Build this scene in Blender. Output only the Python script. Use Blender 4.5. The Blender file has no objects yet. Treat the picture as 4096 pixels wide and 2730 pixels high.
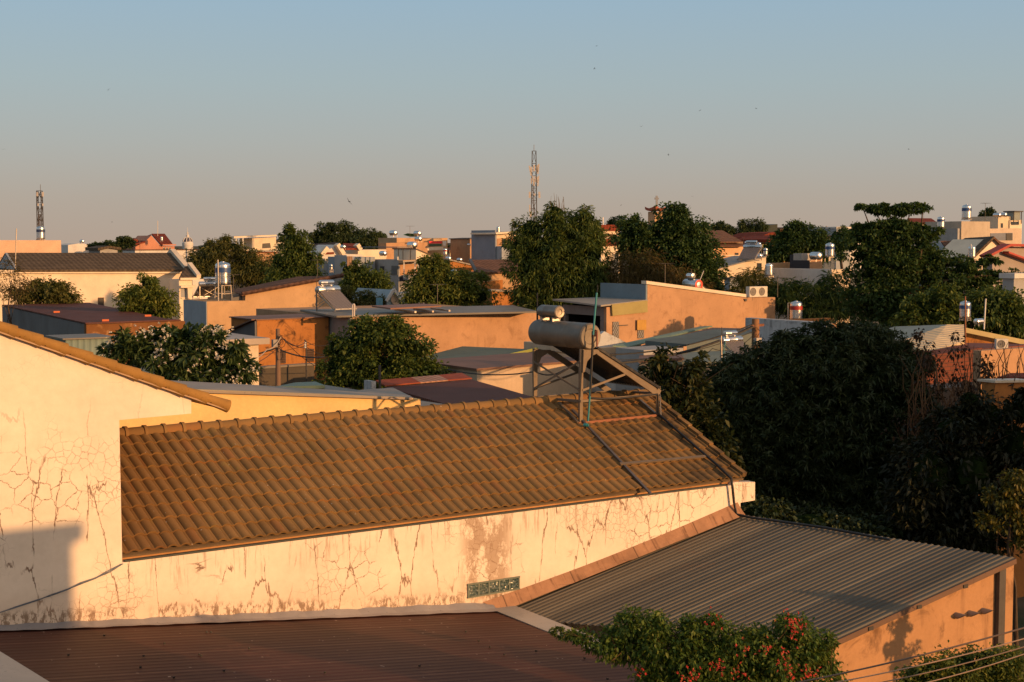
import bpy, bmesh, math, random
import numpy as np
from mathutils import Vector, Matrix

random.seed(11)
RNG = np.random.default_rng(11)
SC = bpy.context.scene
COL = SC.collection
F = 5689.0            # focal length in pixels of the 4096 px wide photograph (50 mm on a 36 mm sensor)
PITCH = 0.0685        # camera looks slightly down
H = 9.5               # camera height: a third-floor balcony
TH = math.radians(34.0)   # the street grid: facades run 34 degrees away from the picture plane
R_ = Vector((math.cos(TH), math.sin(TH), 0))      # along the facades
Q_ = Vector((math.sin(TH), -math.cos(TH), 0))     # out of the facades
UP = Vector((0, 0, 1))
CAM = Vector((0, 0, H))


def ray(x, y):
    a = (x - 2048) / F
    b = -(y - 1365) / F
    return Vector((a, math.cos(PITCH) + b * math.sin(PITCH), -math.sin(PITCH) + b * math.cos(PITCH)))


def P(x, y, d):
    """point of the world seen at photo pixel (x, y), d metres ahead"""
    r = ray(x, y)
    return CAM + r * (d / r.y)


def PZ(x, y, z):
    r = ray(x, y)
    return CAM + r * ((z - H) / r.z)


class Plane:
    def __init__(self, p, n):
        self.p = Vector(p)
        self.n = Vector(n).normalized()
        self.q = self.n

    def pt(self, x, y, off=0.0):
        r = ray(x, y)
        t = (self.p + self.n * off - CAM).dot(self.n) / r.dot(self.n)
        return CAM + r * t


class Face(Plane):
    """vertical facade through the point seen at (x, y), d metres ahead, running in direction th"""
    def __init__(self, x, y, d, th=TH):
        self.r = Vector((math.cos(th), math.sin(th), 0))
        self.q = Vector((math.sin(th), -math.cos(th), 0))
        Plane.__init__(self, P(x, y, d), self.q)

    def back(self, D):
        f = Face.__new__(Face)
        f.r, f.q = self.r, self.q
        Plane.__init__(f, self.p - self.q * D, self.q)
        return f


# ------------------------------------------------------------------ mesh collector
class MB:
    def __init__(self):
        self.v, self.f = [], []

    def add(self, vs, fs):
        o = len(self.v)
        self.v += [tuple(v) for v in vs]
        self.f += [[i + o for i in f] for f in fs]
        return self

    def quad(self, a, b, c, d):
        return self.add([a, b, c, d], [[0, 1, 2, 3]])

    def prism(self, pts, vec):
        n = len(pts)
        vec = Vector(vec)
        vs = [Vector(p) for p in pts] + [Vector(p) + vec for p in pts]
        fs = [list(range(n)), list(range(2 * n - 1, n - 1, -1))]
        fs += [[i, (i + 1) % n, n + (i + 1) % n, n + i] for i in range(n)]
        return self.add(vs, fs)

    def box(self, c, u, v, w):
        """centre and three half vectors"""
        c, u, v, w = Vector(c), Vector(u), Vector(v), Vector(w)
        vs = [c + u * a + v * b + w * k for a in (-1, 1) for b in (-1, 1) for k in (-1, 1)]
        return self.add(vs, [[0, 1, 3, 2], [4, 6, 7, 5], [0, 4, 5, 1], [2, 3, 7, 6], [0, 2, 6, 4], [1, 5, 7, 3]])

    def bar(self, a, b, w, h=None, side=None):
        a, b = Vector(a), Vector(b)
        h = h or w
        d = (b - a).normalized()
        s = Vector(side) if side is not None else (UP if abs(d.z) < .95 else Vector((0, 1, 0)))
        u = d.cross(s)
        if u.length < 1e-4:
            u = d.cross(Vector((1, 0.3, 0)))
        u.normalize()
        v = u.cross(d).normalized()
        return self.box((a + b) / 2, (b - a) / 2, u * w / 2, v * h / 2)

    def tube(self, pts, r, n=6, caps=True):
        pts = [Vector(p) for p in pts]
        m = len(pts)
        rs = r if isinstance(r, (list, tuple)) else [r] * m
        vs, fs = [], []
        u = None
        for i, p in enumerate(pts):
            d = (pts[min(i + 1, m - 1)] - pts[max(i - 1, 0)])
            if d.length < 1e-9:
                d = Vector((0, 0, 1))
            d.normalize()
            if u is None:
                u = d.orthogonal().normalized()
            u = (u - d * u.dot(d))
            if u.length < 1e-6:
                u = d.orthogonal()
            u.normalize()
            w = d.cross(u)
            for k in range(n):
                a = 2 * math.pi * k / n
                vs.append(p + (u * math.cos(a) + w * math.sin(a)) * rs[i])
        for i in range(m - 1):
            for k in range(n):
                fs.append([i * n + k, i * n + (k + 1) % n, (i + 1) * n + (k + 1) % n, (i + 1) * n + k])
        if caps:
            fs.append(list(range(n))[::-1])
            fs.append([(m - 1) * n + k for k in range(n)])
        return self.add(vs, fs)

    def lathe(self, o, axis, prof, n=20):
        """prof: (radius, distance along the axis)"""
        o, axis = Vector(o), Vector(axis).normalized()
        u = axis.orthogonal().normalized()
        w = axis.cross(u)
        vs, fs = [], []
        for r, h in prof:
            for k in range(n):
                a = 2 * math.pi * k / n
                vs.append(o + axis * h + (u * math.cos(a) + w * math.sin(a)) * max(r, 1e-4))
        for i in range(len(prof) - 1):
            for k in range(n):
                fs.append([i * n + k, i * n + (k + 1) % n, (i + 1) * n + (k + 1) % n, (i + 1) * n + k])
        fs.append(list(range(n))[::-1])
        fs.append([(len(prof) - 1) * n + k for k in range(n)])
        return self.add(vs, fs)

    def slab(self, pts, t):
        return self.prism(pts, Vector((0, 0, -t)))

    def corr(self, a0, a1, b0, b1, pitch, amp, prof=None, t=0.0):
        """corrugated sheet: waves counted from a0 to a1, running from a* to b*"""
        a0, a1, b0, b1 = map(Vector, (a0, a1, b0, b1))
        nrm = (a1 - a0).cross(b0 - a0).normalized()
        if nrm.z < 0:
            nrm = -nrm
        prof = prof or [(0, 0), (.15, 0), (.3, 1), (.55, 1), (.7, 0)]
        N = max(2, int(round((a1 - a0).length / pitch)))
        ts, hs = [], []
        for i in range(N):
            for (u, h) in prof:
                ts.append((i + u) / N)
                hs.append(h * amp)
        ts.append(1.0)
        hs.append(0)
        vs = []
        M = 3
        for j in range(M):
            s = j / (M - 1)
            for tt, h in zip(ts, hs):
                A = a0.lerp(a1, tt)
                B = b0.lerp(b1, tt)
                vs.append(A.lerp(B, s) + nrm * h)
        K = len(ts)
        fs = [[j * K + i, j * K + i + 1, (j + 1) * K + i + 1, (j + 1) * K + i] for j in range(M - 1) for i in range(K - 1)]
        return self.add(vs, fs)


def link(o):
    COL.objects.link(o)
    return o


def mesh_from(name, v, f, smooth=None):
    me = bpy.data.meshes.new(name)
    me.from_pydata(v, [], f)
    if len(v) < 60000:
        bm = bmesh.new()
        bm.from_mesh(me)
        bmesh.ops.recalc_face_normals(bm, faces=bm.faces)
        bm.to_mesh(me)
        bm.free()
    if smooth:
        me.shade_smooth()
        me.set_sharp_from_angle(angle=math.radians(smooth))
    me.update()
    return me


def tag(o, label=None, cat=None, group=None, kind=None):
    if label: o['label'] = label
    if cat: o['category'] = cat
    if group: o['group'] = group
    if kind: o['kind'] = kind
    return o


class Thing:
    def __init__(self, name, label, cat, loc=(0, 0, 0), group=None):
        self.o = link(bpy.data.objects.new(name, None))
        self.o.empty_display_size = .3
        self.loc = Vector(loc)
        self.o.location = self.loc
        tag(self.o, label, cat, group)

    def part(self, name, mb, mat, parent=None, label=None, smooth=None, kind=None):
        v = [(a - self.loc.x, b - self.loc.y, c - self.loc.z) for a, b, c in mb.v]
        me = mesh_from(name, v, mb.f, smooth)
        me.materials.append(mat)
        ob = link(bpy.data.objects.new(name, me))
        ob.parent = parent or self.o
        if label: ob['label'] = label
        if kind: ob['kind'] = kind
        return ob

    def raw(self, name, me, mat, parent=None, kind=None):
        me.materials.append(mat)
        ob = link(bpy.data.objects.new(name, me))
        ob.parent = parent or self.o
        if kind: ob['kind'] = kind
        return ob


def solo(name, label, cat, mb, mat, group=None, smooth=None, kind=None):
    loc = Vector(mb.v[0])
    v = [(a - loc.x, b - loc.y, c - loc.z) for a, b, c in mb.v]
    me = mesh_from(name, v, mb.f, smooth)
    me.materials.append(mat)
    ob = link(bpy.data.objects.new(name, me))
    ob.location = loc
    return tag(ob, label, cat, group, kind)


def dup(root, loc, rotz, scale, label, group=None):
    r = root.copy()
    COL.objects.link(r)
    r.location = loc
    r.rotation_euler = (0, 0, rotz)
    r.scale = (scale,) * 3
    r['label'] = label
    if group: r['group'] = group
    for ch in list(root.children):
        c = ch.copy()
        COL.objects.link(c)
        c.parent = r
        for g in list(ch.children):
            d = g.copy()
            COL.objects.link(d)
            d.parent = c
    return r


# ------------------------------------------------------------------ materials
def srgb(r, g, b):
    f = lambda c: c / 12.92 if c <= .04045 else ((c + .055) / 1.055) ** 2.4
    return (f(r / 255), f(g / 255), f(b / 255), 1)


class NT:
    def __init__(self, name):
        self.m = bpy.data.materials.new(name)
        self.m.use_nodes = True
        self.t = self.m.node_tree
        self.t.nodes.clear()
        self.out = self.n('ShaderNodeOutputMaterial')

    def n(self, typ, **kw):
        nd = self.t.nodes.new(typ)
        for k, v in kw.items():
            if k.startswith('_'):
                setattr(nd, k[1:], v)
        return nd

    def l(self, a, b):
        self.t.links.new(a, b)

    def coord(self, scale=(1, 1, 1), which='Object'):
        tc = self.n('ShaderNodeTexCoord')
        mp = self.n('ShaderNodeMapping')
        mp.inputs['Scale'].default_value = scale
        self.l(tc.outputs[which], mp.inputs['Vector'])
        return mp.outputs['Vector']

    def noise(self, vec, scale, detail=4, rough=.6, dist=0.0):
        nd = self.n('ShaderNodeTexNoise')
        nd.inputs['Scale'].default_value = scale
        nd.inputs['Detail'].default_value = detail
        nd.inputs['Roughness'].default_value = rough
        nd.inputs['Distortion'].default_value = dist
        if vec is not None: self.l(vec, nd.inputs['Vector'])
        return nd.outputs['Fac']

    def ramp(self, fac, stops, interp='LINEAR'):
        nd = self.n('ShaderNodeValToRGB')
        cr = nd.color_ramp
        cr.interpolation = interp
        while len(cr.elements) < len(stops): cr.elements.new(.5)
        for e, (p, c) in zip(cr.elements, stops):
            e.position = p
            e.color = c if len(c) == 4 else (*c, 1)
        self.l(fac, nd.inputs[0])
        return nd.outputs[0]

    def math(self, op, a, b=None, clamp=False):
        nd = self.n('ShaderNodeMath', _operation=op, _use_clamp=clamp)
        for i, x in enumerate((a, b)):
            if x is None: continue
            if isinstance(x, (int, float)): nd.inputs[i].default_value = x
            else: self.l(x, nd.inputs[i])
        return nd.outputs[0]

    def mix(self, fac, a, b, mode='MIX'):
        nd = self.n('ShaderNodeMix', _data_type='RGBA', _blend_type=mode)
        for s, x in (('Factor', fac), ('A', a), ('B', b)):
            i = [q for q in nd.inputs if q.name == s and q.type == ('VALUE' if s == 'Factor' else 'RGBA')][0]
            if isinstance(x, (int, float)): i.default_value = x
            elif isinstance(x, tuple): i.default_value = x if len(x) == 4 else (*x, 1)
            else: self.l(x, i)
        return [q for q in nd.outputs if q.type == 'RGBA'][0]

    def smooth(self, x, lo, hi):
        nd = self.n('ShaderNodeMapRange', _interpolation_type='SMOOTHSTEP')
        self.l(x, nd.inputs[0])
        nd.inputs[1].default_value = lo
        nd.inputs[2].default_value = hi
        return nd.outputs[0]

    def bsdf(self, col, rough=.8, metal=0.0, bump=None, bstr=.3, bdist=.02, spec=.3):
        b = self.n('ShaderNodeBsdfPrincipled')
        if isinstance(col, tuple): b.inputs['Base Color'].default_value = col if len(col) == 4 else (*col, 1)
        else: self.l(col, b.inputs['Base Color'])
        if isinstance(rough, (int, float)): b.inputs['Roughness'].default_value = rough
        else: self.l(rough, b.inputs['Roughness'])
        b.inputs['Metallic'].default_value = metal
        b.inputs['Specular IOR Level'].default_value = spec
        if bump is not None:
            bn = self.n('ShaderNodeBump')
            bn.inputs['Strength'].default_value = bstr
            bn.inputs['Distance'].default_value = bdist
            self.l(bump, bn.inputs['Height'])
            self.l(bn.outputs[0], b.inputs['Normal'])
        self.l(b.outputs[0], self.out.inputs[0])
        return self.m


_mc = {}


def sc(c, k):
    return (c[0] * k, c[1] * k, c[2] * k, 1)


def plaster(c, dirt=.35, streak=.35, dirtcol=(.12, .085, .06), name='plaster'):
    """painted render: cloudy tone, rain streaks, small blotches"""
    key = ('pl', c, dirt, streak, dirtcol)
    if key in _mc: return _mc[key]
    t = NT(name)
    v = t.coord()
    cloud = t.noise(v, .55, 5, .6)
    base = t.ramp(cloud, [(.3, sc(c, .84)), (.7, sc(c, 1.08))])
    st = t.noise(t.coord((3.2, 3.2, .22)), 1.0, 5, .7)
    m1 = t.math('MULTIPLY', t.smooth(st, .48, .70), streak * .75)
    m1 = t.math('MULTIPLY', m1, t.smooth(t.noise(t.coord((.5, .5, .9)), 1.0, 3, .6), .42, .62))
    col = t.mix(m1, base, dirtcol)
    bl = t.math('MULTIPLY', t.smooth(t.noise(v, 1.4, 8, .7, .6), .50, .70), dirt)
    col = t.mix(bl, col, dirtcol)
    fine = t.noise(v, 14, 4, .7)
    col = t.mix(.25, col, t.ramp(fine, [(.35, (.75, .75, .75)), (.65, (1.1, 1.1, 1.1))]), 'MULTIPLY')
    m = t.bsdf(col, .9, 0, t.noise(v, 9, 6, .7), .25, .03, .15)
    _mc[key] = m
    return m


def metal_sheet(c, rough=.55, stain=.3, stripe=None, name='painted_sheet', metal=0.0):
    """painted roofing sheet, faded and stained; stripe = direction across the waves (fine rib shading as bump and painted tone)"""
    key = ('ms', c, rough, stain, stripe)
    if key in _mc: return _mc[key]
    t = NT(name)
    v = t.coord()
    col = t.ramp(t.noise(v, .5, 5, .65), [(.3, sc(c, .8)), (.7, sc(c, 1.12))])
    sm = t.math('MULTIPLY', t.smooth(t.noise(v, 2.2, 8, .72, .4), .52, .75), stain)
    col = t.mix(sm, col, sc(c, .45))
    sp = t.math('MULTIPLY', t.smooth(t.noise(v, 23, 2, .5), .68, .74), .6)
    col = t.mix(sp, col, sc(c, .3))
    bump = t.noise(v, 3, 4, .6)
    if stripe is not None:
        tc = t.n('ShaderNodeTexCoord')
        dt = t.n('ShaderNodeVectorMath', _operation='DOT_PRODUCT')
        t.l(tc.outputs['Object'], dt.inputs[0])
        dt.inputs[1].default_value = stripe
        s = t.math('SINE', t.math('MULTIPLY', dt.outputs['Value'], 2 * math.pi / .25))
        bump = t.math('ADD', t.math('MULTIPLY', s, 1.0), t.math('MULTIPLY', bump, .3))
        col = t.mix(.35, col, t.ramp(t.math('MULTIPLY_ADD', s, .5), [(0, (.7, .7, .7)), (1, (1.1, 1.1, 1.1))]), 'MULTIPLY')  # rib shading painted into the tone as well
    m = t.bsdf(col, rough, metal, bump, .5 if stripe else .2, .03, .12)
    _mc[key] = m
    return m


def flat(c, rough=.6, metal=0.0, var=.15, spec=.4, name='paint', nscale=4):
    key = ('fl', c, rough, metal, var, nscale)
    if key in _mc: return _mc[key]
    t = NT(name)
    v = t.coord()
    col = t.ramp(t.noise(v, nscale, 5, .65), [(.3, sc(c, 1 - var)), (.7, sc(c, 1 + var))])
    rg = t.ramp(t.noise(v, nscale * 2.3, 4, .6), [(.3, (max(.03, rough - .08),) * 3), (.7, (min(1, rough + .1),) * 3)])
    m = t.bsdf(col, rg, metal, None, spec=spec)
    _mc[key] = m
    return m


def tiles(c, pitch=.34, name='roof_tiles', row=None):
    """distant roof tiles: courses and rolls as bump + tone"""
    key = ('ti', c, pitch)
    if key in _mc: return _mc[key]
    t = NT(name)
    tc = t.n('ShaderNodeTexCoord')
    def dotv(vv):
        d = t.n('ShaderNodeVectorMath', _operation='DOT_PRODUCT')
        t.l(tc.outputs['Object'], d.inputs[0])
        d.inputs[1].default_value = vv
        return d.outputs['Value']
    w1 = t.math('SINE', t.math('MULTIPLY', dotv(tuple(R_)), 2 * math.pi / pitch))
    zz = t.math('FRACT', t.math('MULTIPLY', dotv((0, 0, 1)), 1 / (pitch * .5)))
    h = t.math('ADD', t.math('MULTIPLY', w1, .5), zz)
    col = t.ramp(t.noise(t.coord(), 1.1, 6, .7), [(.3, sc(c, .72)), (.7, sc(c, 1.2))])
    col = t.mix(.75, col, t.ramp(h, [(0, (.55, .55, .55)), (.6, (1, 1, 1))]), 'MULTIPLY')
    m = t.bsdf(col, .85, 0, h, .6, .05, .08)
    _mc[key] = m
    return m


def steel(name='stainless_steel', c=(.72, .72, .72), rough=.22):
    key = ('st', c, rough)
    if key in _mc: return _mc[key]
    t = NT(name)
    v = t.coord((6, 6, .6))
    col = t.ramp(t.noise(v, 3, 4, .6), [(.3, sc(c, .85)), (.7, sc(c, 1.05))])
    rg = t.ramp(t.noise(t.coord(), 5, 4, .7), [(.3, (rough * .8,) * 3), (.75, (rough * 1.7,) * 3)])
    m = t.bsdf(col, rg, 1.0, t.noise(v, 2, 2), .02, .01)
    _mc[key] = m
    return m


def leafmat(c1, c2, c3, name='leaf', trans=.22, gloss=.12):
    """c1 dark, c2 mid, c3 light tip colour; varies leaf by leaf and clump by clump"""
    key = ('lf', c1, c2, c3, trans)
    if key in _mc: return _mc[key]
    t = NT(name)
    g = t.n('ShaderNodeNewGeometry')
    rnd = g.outputs['Random Per Island']
    cl = t.noise(t.coord(), .9, 3, .6)
    f = t.math('ADD', t.math('MULTIPLY', rnd, .55), t.math('MULTIPLY', cl, .55))
    col = t.ramp(f, [(.2, c1), (.55, c2), (.92, c3)])
    d = t.n('ShaderNodeBsdfPrincipled')
    t.l(col, d.inputs['Base Color'])
    d.inputs['Roughness'].default_value = .5
    d.inputs['Specular IOR Level'].default_value = gloss * 2
    tr = t.n('ShaderNodeBsdfTranslucent')
    t.l(t.mix(.5, col, (c3[0] * 1.2, c3[1] * 1.2, c3[2] * .6)), tr.inputs['Color'])
    mx = t.n('ShaderNodeMixShader')
    mx.inputs[0].default_value = trans
    t.l(d.outputs[0], mx.inputs[1])
    t.l(tr.outputs[0], mx.inputs[2])
    t.l(mx.outputs[0], t.out.inputs[0])
    _mc[key] = t.m
    return t.m


def bark(c=(.09, .065, .045)):
    key = ('bk', c)
    if key in _mc: return _mc[key]
    t = NT('bark')
    col = t.ramp(t.noise(t.coord((5, 5, 1)), 3, 6, .7), [(.3, sc(c, .5)), (.7, sc(c, 1.3))])
    _mc[key] = t.bsdf(col, .95, 0, t.noise(t.coord((6, 6, 1)), 4, 5), .6, .03, .1)
    return _mc[key]


# ------------------------------------------------------------------ foliage
def unit(a):
    return a / (np.linalg.norm(a, axis=1, keepdims=True) + 1e-9)


def rdir(n):
    return unit(RNG.normal(size=(n, 3)))


def leaf_mesh(name, pos, axis, L, W, fold=.18):
    """one folded blade (two triangles pairs) per leaf: base, two shoulders, tip"""
    n = len(pos)
    axis = unit(axis)
    up = np.tile(np.array([[0, 0, 1.0]]), (n, 1)) + RNG.normal(size=(n, 3)) * .55
    side = unit(np.cross(axis, up))
    nrm = np.cross(side, axis)
    L = np.asarray(L).reshape(-1, 1) * np.ones((n, 1))
    W = np.asarray(W).reshape(-1, 1) * np.ones((n, 1))
    base = pos
    mid = pos + axis * L * .5
    droop = np.zeros((n, 3)); droop[:, 2] = -.18 * L[:, 0]
    tip = pos + axis * L + droop
    lft = mid - side * W * .5 + nrm * W * fold
    rgt = mid + side * W * .5 + nrm * W * fold
    V = np.stack([base, rgt, tip, lft], 1).reshape(-1, 3)
    me = bpy.data.meshes.new(name)
    me.vertices.add(4 * n)
    me.vertices.foreach_set('co', V.astype(np.float32).ravel())
    tri = np.arange(n)[:, None] * 4 + np.array([[0, 1, 2, 0, 2, 3]])
    me.loops.add(6 * n)
    me.loops.foreach_set('vertex_index', tri.astype(np.int32).ravel())
    me.polygons.add(2 * n)
    me.polygons.foreach_set('loop_start', np.arange(0, 6 * n, 3, dtype=np.int32))
    me.update(calc_edges=True)
    return me


def crown_points(lobes, n, clump=.3, inner=.25, squash=1.0, per=48):
    """lobes: (centre, (rx, ry, rz)); leaves gather in clumps that crowd the shell of each lobe"""
    vol = np.array([max(1e-6, (r[0] * r[1] + r[0] * r[2] + r[1] * r[2])) for c, r in lobes])
    cnt = np.maximum(6, (n * vol / vol.sum()).astype(int))
    pos, out = [], []
    for (c, r), k in zip(lobes, cnt):
        c = np.array(c); r = np.array(r)
        nc = max(5, k // per)
        d = rdir(nc)
        rad = np.where(RNG.random(nc) < inner, RNG.uniform(.3, .8, nc), RNG.uniform(.8, 1.04, nc))
        cc = d * rad[:, None] * r
        sz = clump * (r * .6 + r.mean() * .4 * min(1.0, r.min() / r.mean() + .2))[None, :] * RNG.uniform(.6, 1.35, nc)[:, None]
        idx = RNG.integers(0, nc, k)
        off = RNG.normal(size=(k, 3)) * np.array([.55, .55, .42 * squash])
        p = cc[idx] + off * sz[idx]
        pos.append(c + p)
        o = unit(p / r) * .7 + unit(off + 1e-6) * .9
        out.append(o)
    return np.concatenate(pos), np.concatenate(out)


def limbs(mb, base, top, r0, targets, n=6, twigs=2):
    """tapered, slightly crooked trunk and limbs that reach into the lobes"""
    base, top = Vector(base), Vector(top)
    pts, rs = [], []
    k = 5
    jit = (top - base).length * .03
    for i in range(k + 1):
        t = i / k
        p = base.lerp(top, t)
        if 0 < i < k: p += Vector((random.uniform(-1, 1), random.uniform(-1, 1), 0)) * jit
        pts.append(p)
        rs.append(r0 * (1.25 - .75 * t))
    mb.tube(pts, rs, n)
    for tg in targets:
        tg = Vector(tg)
        t = random.uniform(.45, .95)
        st = base.lerp(top, t)
        m1 = st.lerp(tg, .5) + Vector((random.uniform(-1, 1), random.uniform(-1, 1), random.uniform(-.3, .6))) * (tg - st).length * .12
        rr = r0 * (1.1 - .75 * t) * .6
        mb.tube([st, m1, tg], [rr, rr * .65, rr * .2], 5)
        for _ in range(twigs):
            e = tg + Vector((random.uniform(-1, 1), random.uniform(-1, 1), random.uniform(-.6, .3))) * min(.9, (tg - st).length * .3)
            mb.tube([m1.lerp(tg, .5), e], [rr * .4, rr * .1], 4)


def lobe_px(x, y, rx, ry, d, dd=0.0, rd=None):
    c = P(x, y, d + dd)
    k = (d + dd) / F
    rx, ry = rx * k, ry * k
    return (tuple(c), (rx, rd if rd else (rx + ry) / 2, ry))


def tree(name, label, d, lobes, n, L, W, mat, cat='tree', group=None, base=None, trunk_r=.18, clump=.3, inner=.25,
         droop=.25, zground=0.0, limbs_on=True, style='leaf', trunk=True, axis_up=0.0, bk=None, core=.6, twigs=2):
    """lobes in photo pixels: (x, y, rx, ry[, metres nearer/farther])"""
    lb = [lobe_px(q[0], q[1], q[2], q[3], d, q[4] if len(q) > 4 else 0.0) for q in lobes]
    cen = np.mean([np.array(c) for c, r in lb], axis=0)
    low = min(c[2] - r[2] for c, r in lb)
    bx = P(base, 1365, d) if base is not None else Vector(cen)
    loc = Vector((bx.x, bx.y, zground))
    T = Thing(name, label, cat, loc, group)
    if trunk:
        mb = MB()
        top = Vector((cen[0], cen[1], max(cen[2], zground + 1)))
        limbs(mb, loc, top, trunk_r, [c for c, r in lb] if limbs_on else [], 6, twigs)
        T.part('trunk', mb, bk or bark(), smooth=60)
    if style == 'leaf':
        pos, out = crown_points(lb, n, clump, inner)
        ax = unit(out) * .8 + rdir(len(pos)) * .7
        ax[:, 2] += axis_up - droop
        Ls = L * RNG.uniform(.65, 1.25, len(pos))
        me = leaf_mesh('crown', pos - np.array(loc), ax, Ls, W * Ls / L)
    else:                      # rosettes of long leaves at the shoot tips
        m = 9
        k = max(8, n // m)
        c, out = crown_points(lb, k, clump, inner, 1.0, 10)
        k = len(c)
        a0 = unit(unit(out) + np.array([[0, 0, .55]]) + RNG.normal(size=(k, 3)) * .25)
        u = unit(np.cross(a0, RNG.normal(size=(k, 3))))
        w = np.cross(a0, u)
        pos, ax = [], []
        for j in range(m):
            an = 2 * math.pi * j / m + RNG.uniform(-.3, .3, k)
            op = RNG.uniform(.75, 1.35, k)[:, None]
            dv = a0 * np.cos(op) + (u * np.cos(an)[:, None] + w * np.sin(an)[:, None]) * np.sin(op)
            dv[:, 2] -= droop
            pos.append(c + a0 * RNG.uniform(-.3, .3, k)[:, None] * L)
            ax.append(dv)
        pos = np.concatenate(pos); ax = np.concatenate(ax)
        Ls = L * RNG.uniform(.7, 1.2, len(pos))
        me = leaf_mesh('crown', pos - np.array(loc), ax, Ls, W * Ls / L)
    cr = T.raw('crown', me, mat)
    if core:  # dark solids added inside the crown to block light and darken it
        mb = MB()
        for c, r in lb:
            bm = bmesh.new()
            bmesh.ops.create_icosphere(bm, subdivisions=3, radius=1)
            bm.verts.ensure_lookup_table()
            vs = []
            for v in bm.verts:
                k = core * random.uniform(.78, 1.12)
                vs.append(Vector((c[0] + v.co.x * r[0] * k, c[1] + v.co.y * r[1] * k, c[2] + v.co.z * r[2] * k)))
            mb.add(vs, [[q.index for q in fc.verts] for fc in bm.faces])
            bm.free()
        T.part('dark_core', mb, leafmat((.006, .011, .004), (.011, .02, .007), (.016, .028, .009), trans=.05, gloss=0.0), cr, kind='stuff')
    T.lb = lb
    return T


# ------------------------------------------------------------------ buildings
def wall_prism(mb, f, outline, D, zb=0.0, off=0.0):
    """outline: photo pixels of the top edge from one side to the other on facade f; sides drop to zb; D metres deep"""
    top = [f.pt(x, y, off) for x, y in outline]
    a, b = top[0].copy(), top[-1].copy()
    a.z = b.z = zb
    mb.prism([a] + top + [b], -f.q * D)
    return top


def level(f, x0, y0, x1):
    """pixel row at x1 of a level line that starts at (x0, y0) on facade f"""
    z = f.pt(x0, y0).z
    lo, hi = -500.0, 3500.0
    for _ in range(60):
        m = (lo + hi) / 2
        if f.pt(x1, m).z > z: lo = m
        else: hi = m
    return (lo + hi) / 2


def plate(mb, f, poly, t, off=0.0):
    """flat piece standing t proud of facade f, outline in photo pixels"""
    mb.prism([f.pt(x, y, off) for x, y in poly], f.q * t)
    return mb


def rect(x0, y0, x1, y1):
    return [(x0, y0), (x1, y0), (x1, y1), (x0, y1)]


def window(T, f, poly, frame_mat, glass_mat=None, off=0.003, t=.06, name='window'):
    """frame ring proud of the wall with a recessed pane"""
    pts = [f.pt(x, y, off) for x, y in poly]
    c = sum(pts, Vector()) / 4
    inn = [p.lerp(c, .16) for p in pts]
    mb = MB()
    for i in range(4):
        j = (i + 1) % 4
        mb.prism([pts[i], pts[j], inn[j], inn[i]], f.q * t)
    w = T.part(name, mb, frame_mat)
    g = MB().prism(inn, f.q * t * .3)
    T.part("pane", g, glass_mat or GLASS, w)
    return w

# ================================================================== camera, sun, sky
SUN_AZ = Vector((.835, -.55, 0)).normalized()
SUN_EL = math.radians(9.0)
cam = bpy.data.cameras.new('camera')
cam.sensor_width = 36
cam.lens = 36 * F / 4096
cam.clip_start = .2
cam.clip_end = 6000
co = link(bpy.data.objects.new('camera', cam))
co.location = CAM
co.rotation_euler = (math.pi / 2 - PITCH, 0, 0)
SC.camera = co
SC.view_settings.view_transform = 'Standard'
SC.view_settings.look = 'None'
SC.view_settings.exposure = 0

sun = bpy.data.lights.new('sun', 'SUN')
sun.energy = 4.7
sun.angle = math.radians(.5)
sun.color = (1.0, .515, .205)
so = link(bpy.data.objects.new('sun', sun))
sd = Vector((SUN_AZ.x * math.cos(SUN_EL), SUN_AZ.y * math.cos(SUN_EL), math.sin(SUN_EL)))
so.rotation_euler = sd.to_track_quat('Z', 'Y').to_euler()
so.location = (30, -20, 40)

w = bpy.data.worlds.new('World')
SC.world = w
w.use_nodes = True
nt = w.node_tree
nt.nodes.clear()
wo = nt.nodes.new('ShaderNodeOutputWorld')
bg = nt.nodes.new('ShaderNodeBackground')
sky = nt.nodes.new('ShaderNodeTexSky')
sky.sky_type = 'NISHITA'
sky.sun_disc = False
sky.sun_elevation = SUN_EL
sky.sun_rotation = math.atan2(SUN_AZ.x, SUN_AZ.y)
sky.altitude = 0
sky.air_density = 1.0
sky.dust_density = 3.0
sky.ozone_density = 2.0
# evening haze: the sky warms toward the horizon
tc = nt.nodes.new('ShaderNodeTexCoord')
sx = nt.nodes.new('ShaderNodeSeparateXYZ')
nt.links.new(tc.outputs['Generated'], sx.inputs[0])
rp = nt.nodes.new('ShaderNodeValToRGB')
SKYG = [(0.0, (.525, .41, .325)), (.03, (.50, .43, .362)), (.07, (.455, .47, .45)), (.11, (.41, .495, .52)), (.18, (.335, .49, .62)), (.4, (.285, .34, .385)), (1.0, (.245, .29, .33))]
cr = rp.color_ramp
while len(cr.elements) < len(SKYG): cr.elements.new(.5)
for e, (p_, c_) in zip(cr.elements, SKYG):
    e.position = p_
    e.color = (*c_, 1)
nt.links.new(sx.outputs['Z'], rp.inputs[0])
mxs = nt.nodes.new('ShaderNodeMix')
mxs.data_type = 'RGBA'
SKYMIX = .85
SKYSTR = .12
sc10 = nt.nodes.new('ShaderNodeVectorMath')
sc10.operation = 'SCALE'
sc10.inputs['Scale'].default_value = 1 / SKYSTR
nt.links.new(rp.outputs[0], sc10.inputs[0])
mxs.inputs[0].default_value = SKYMIX
ci = [i for i in mxs.inputs if i.type == 'RGBA']
nt.links.new(sky.outputs[0], ci[0])
nt.links.new(sc10.outputs[0], ci[1])
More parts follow.
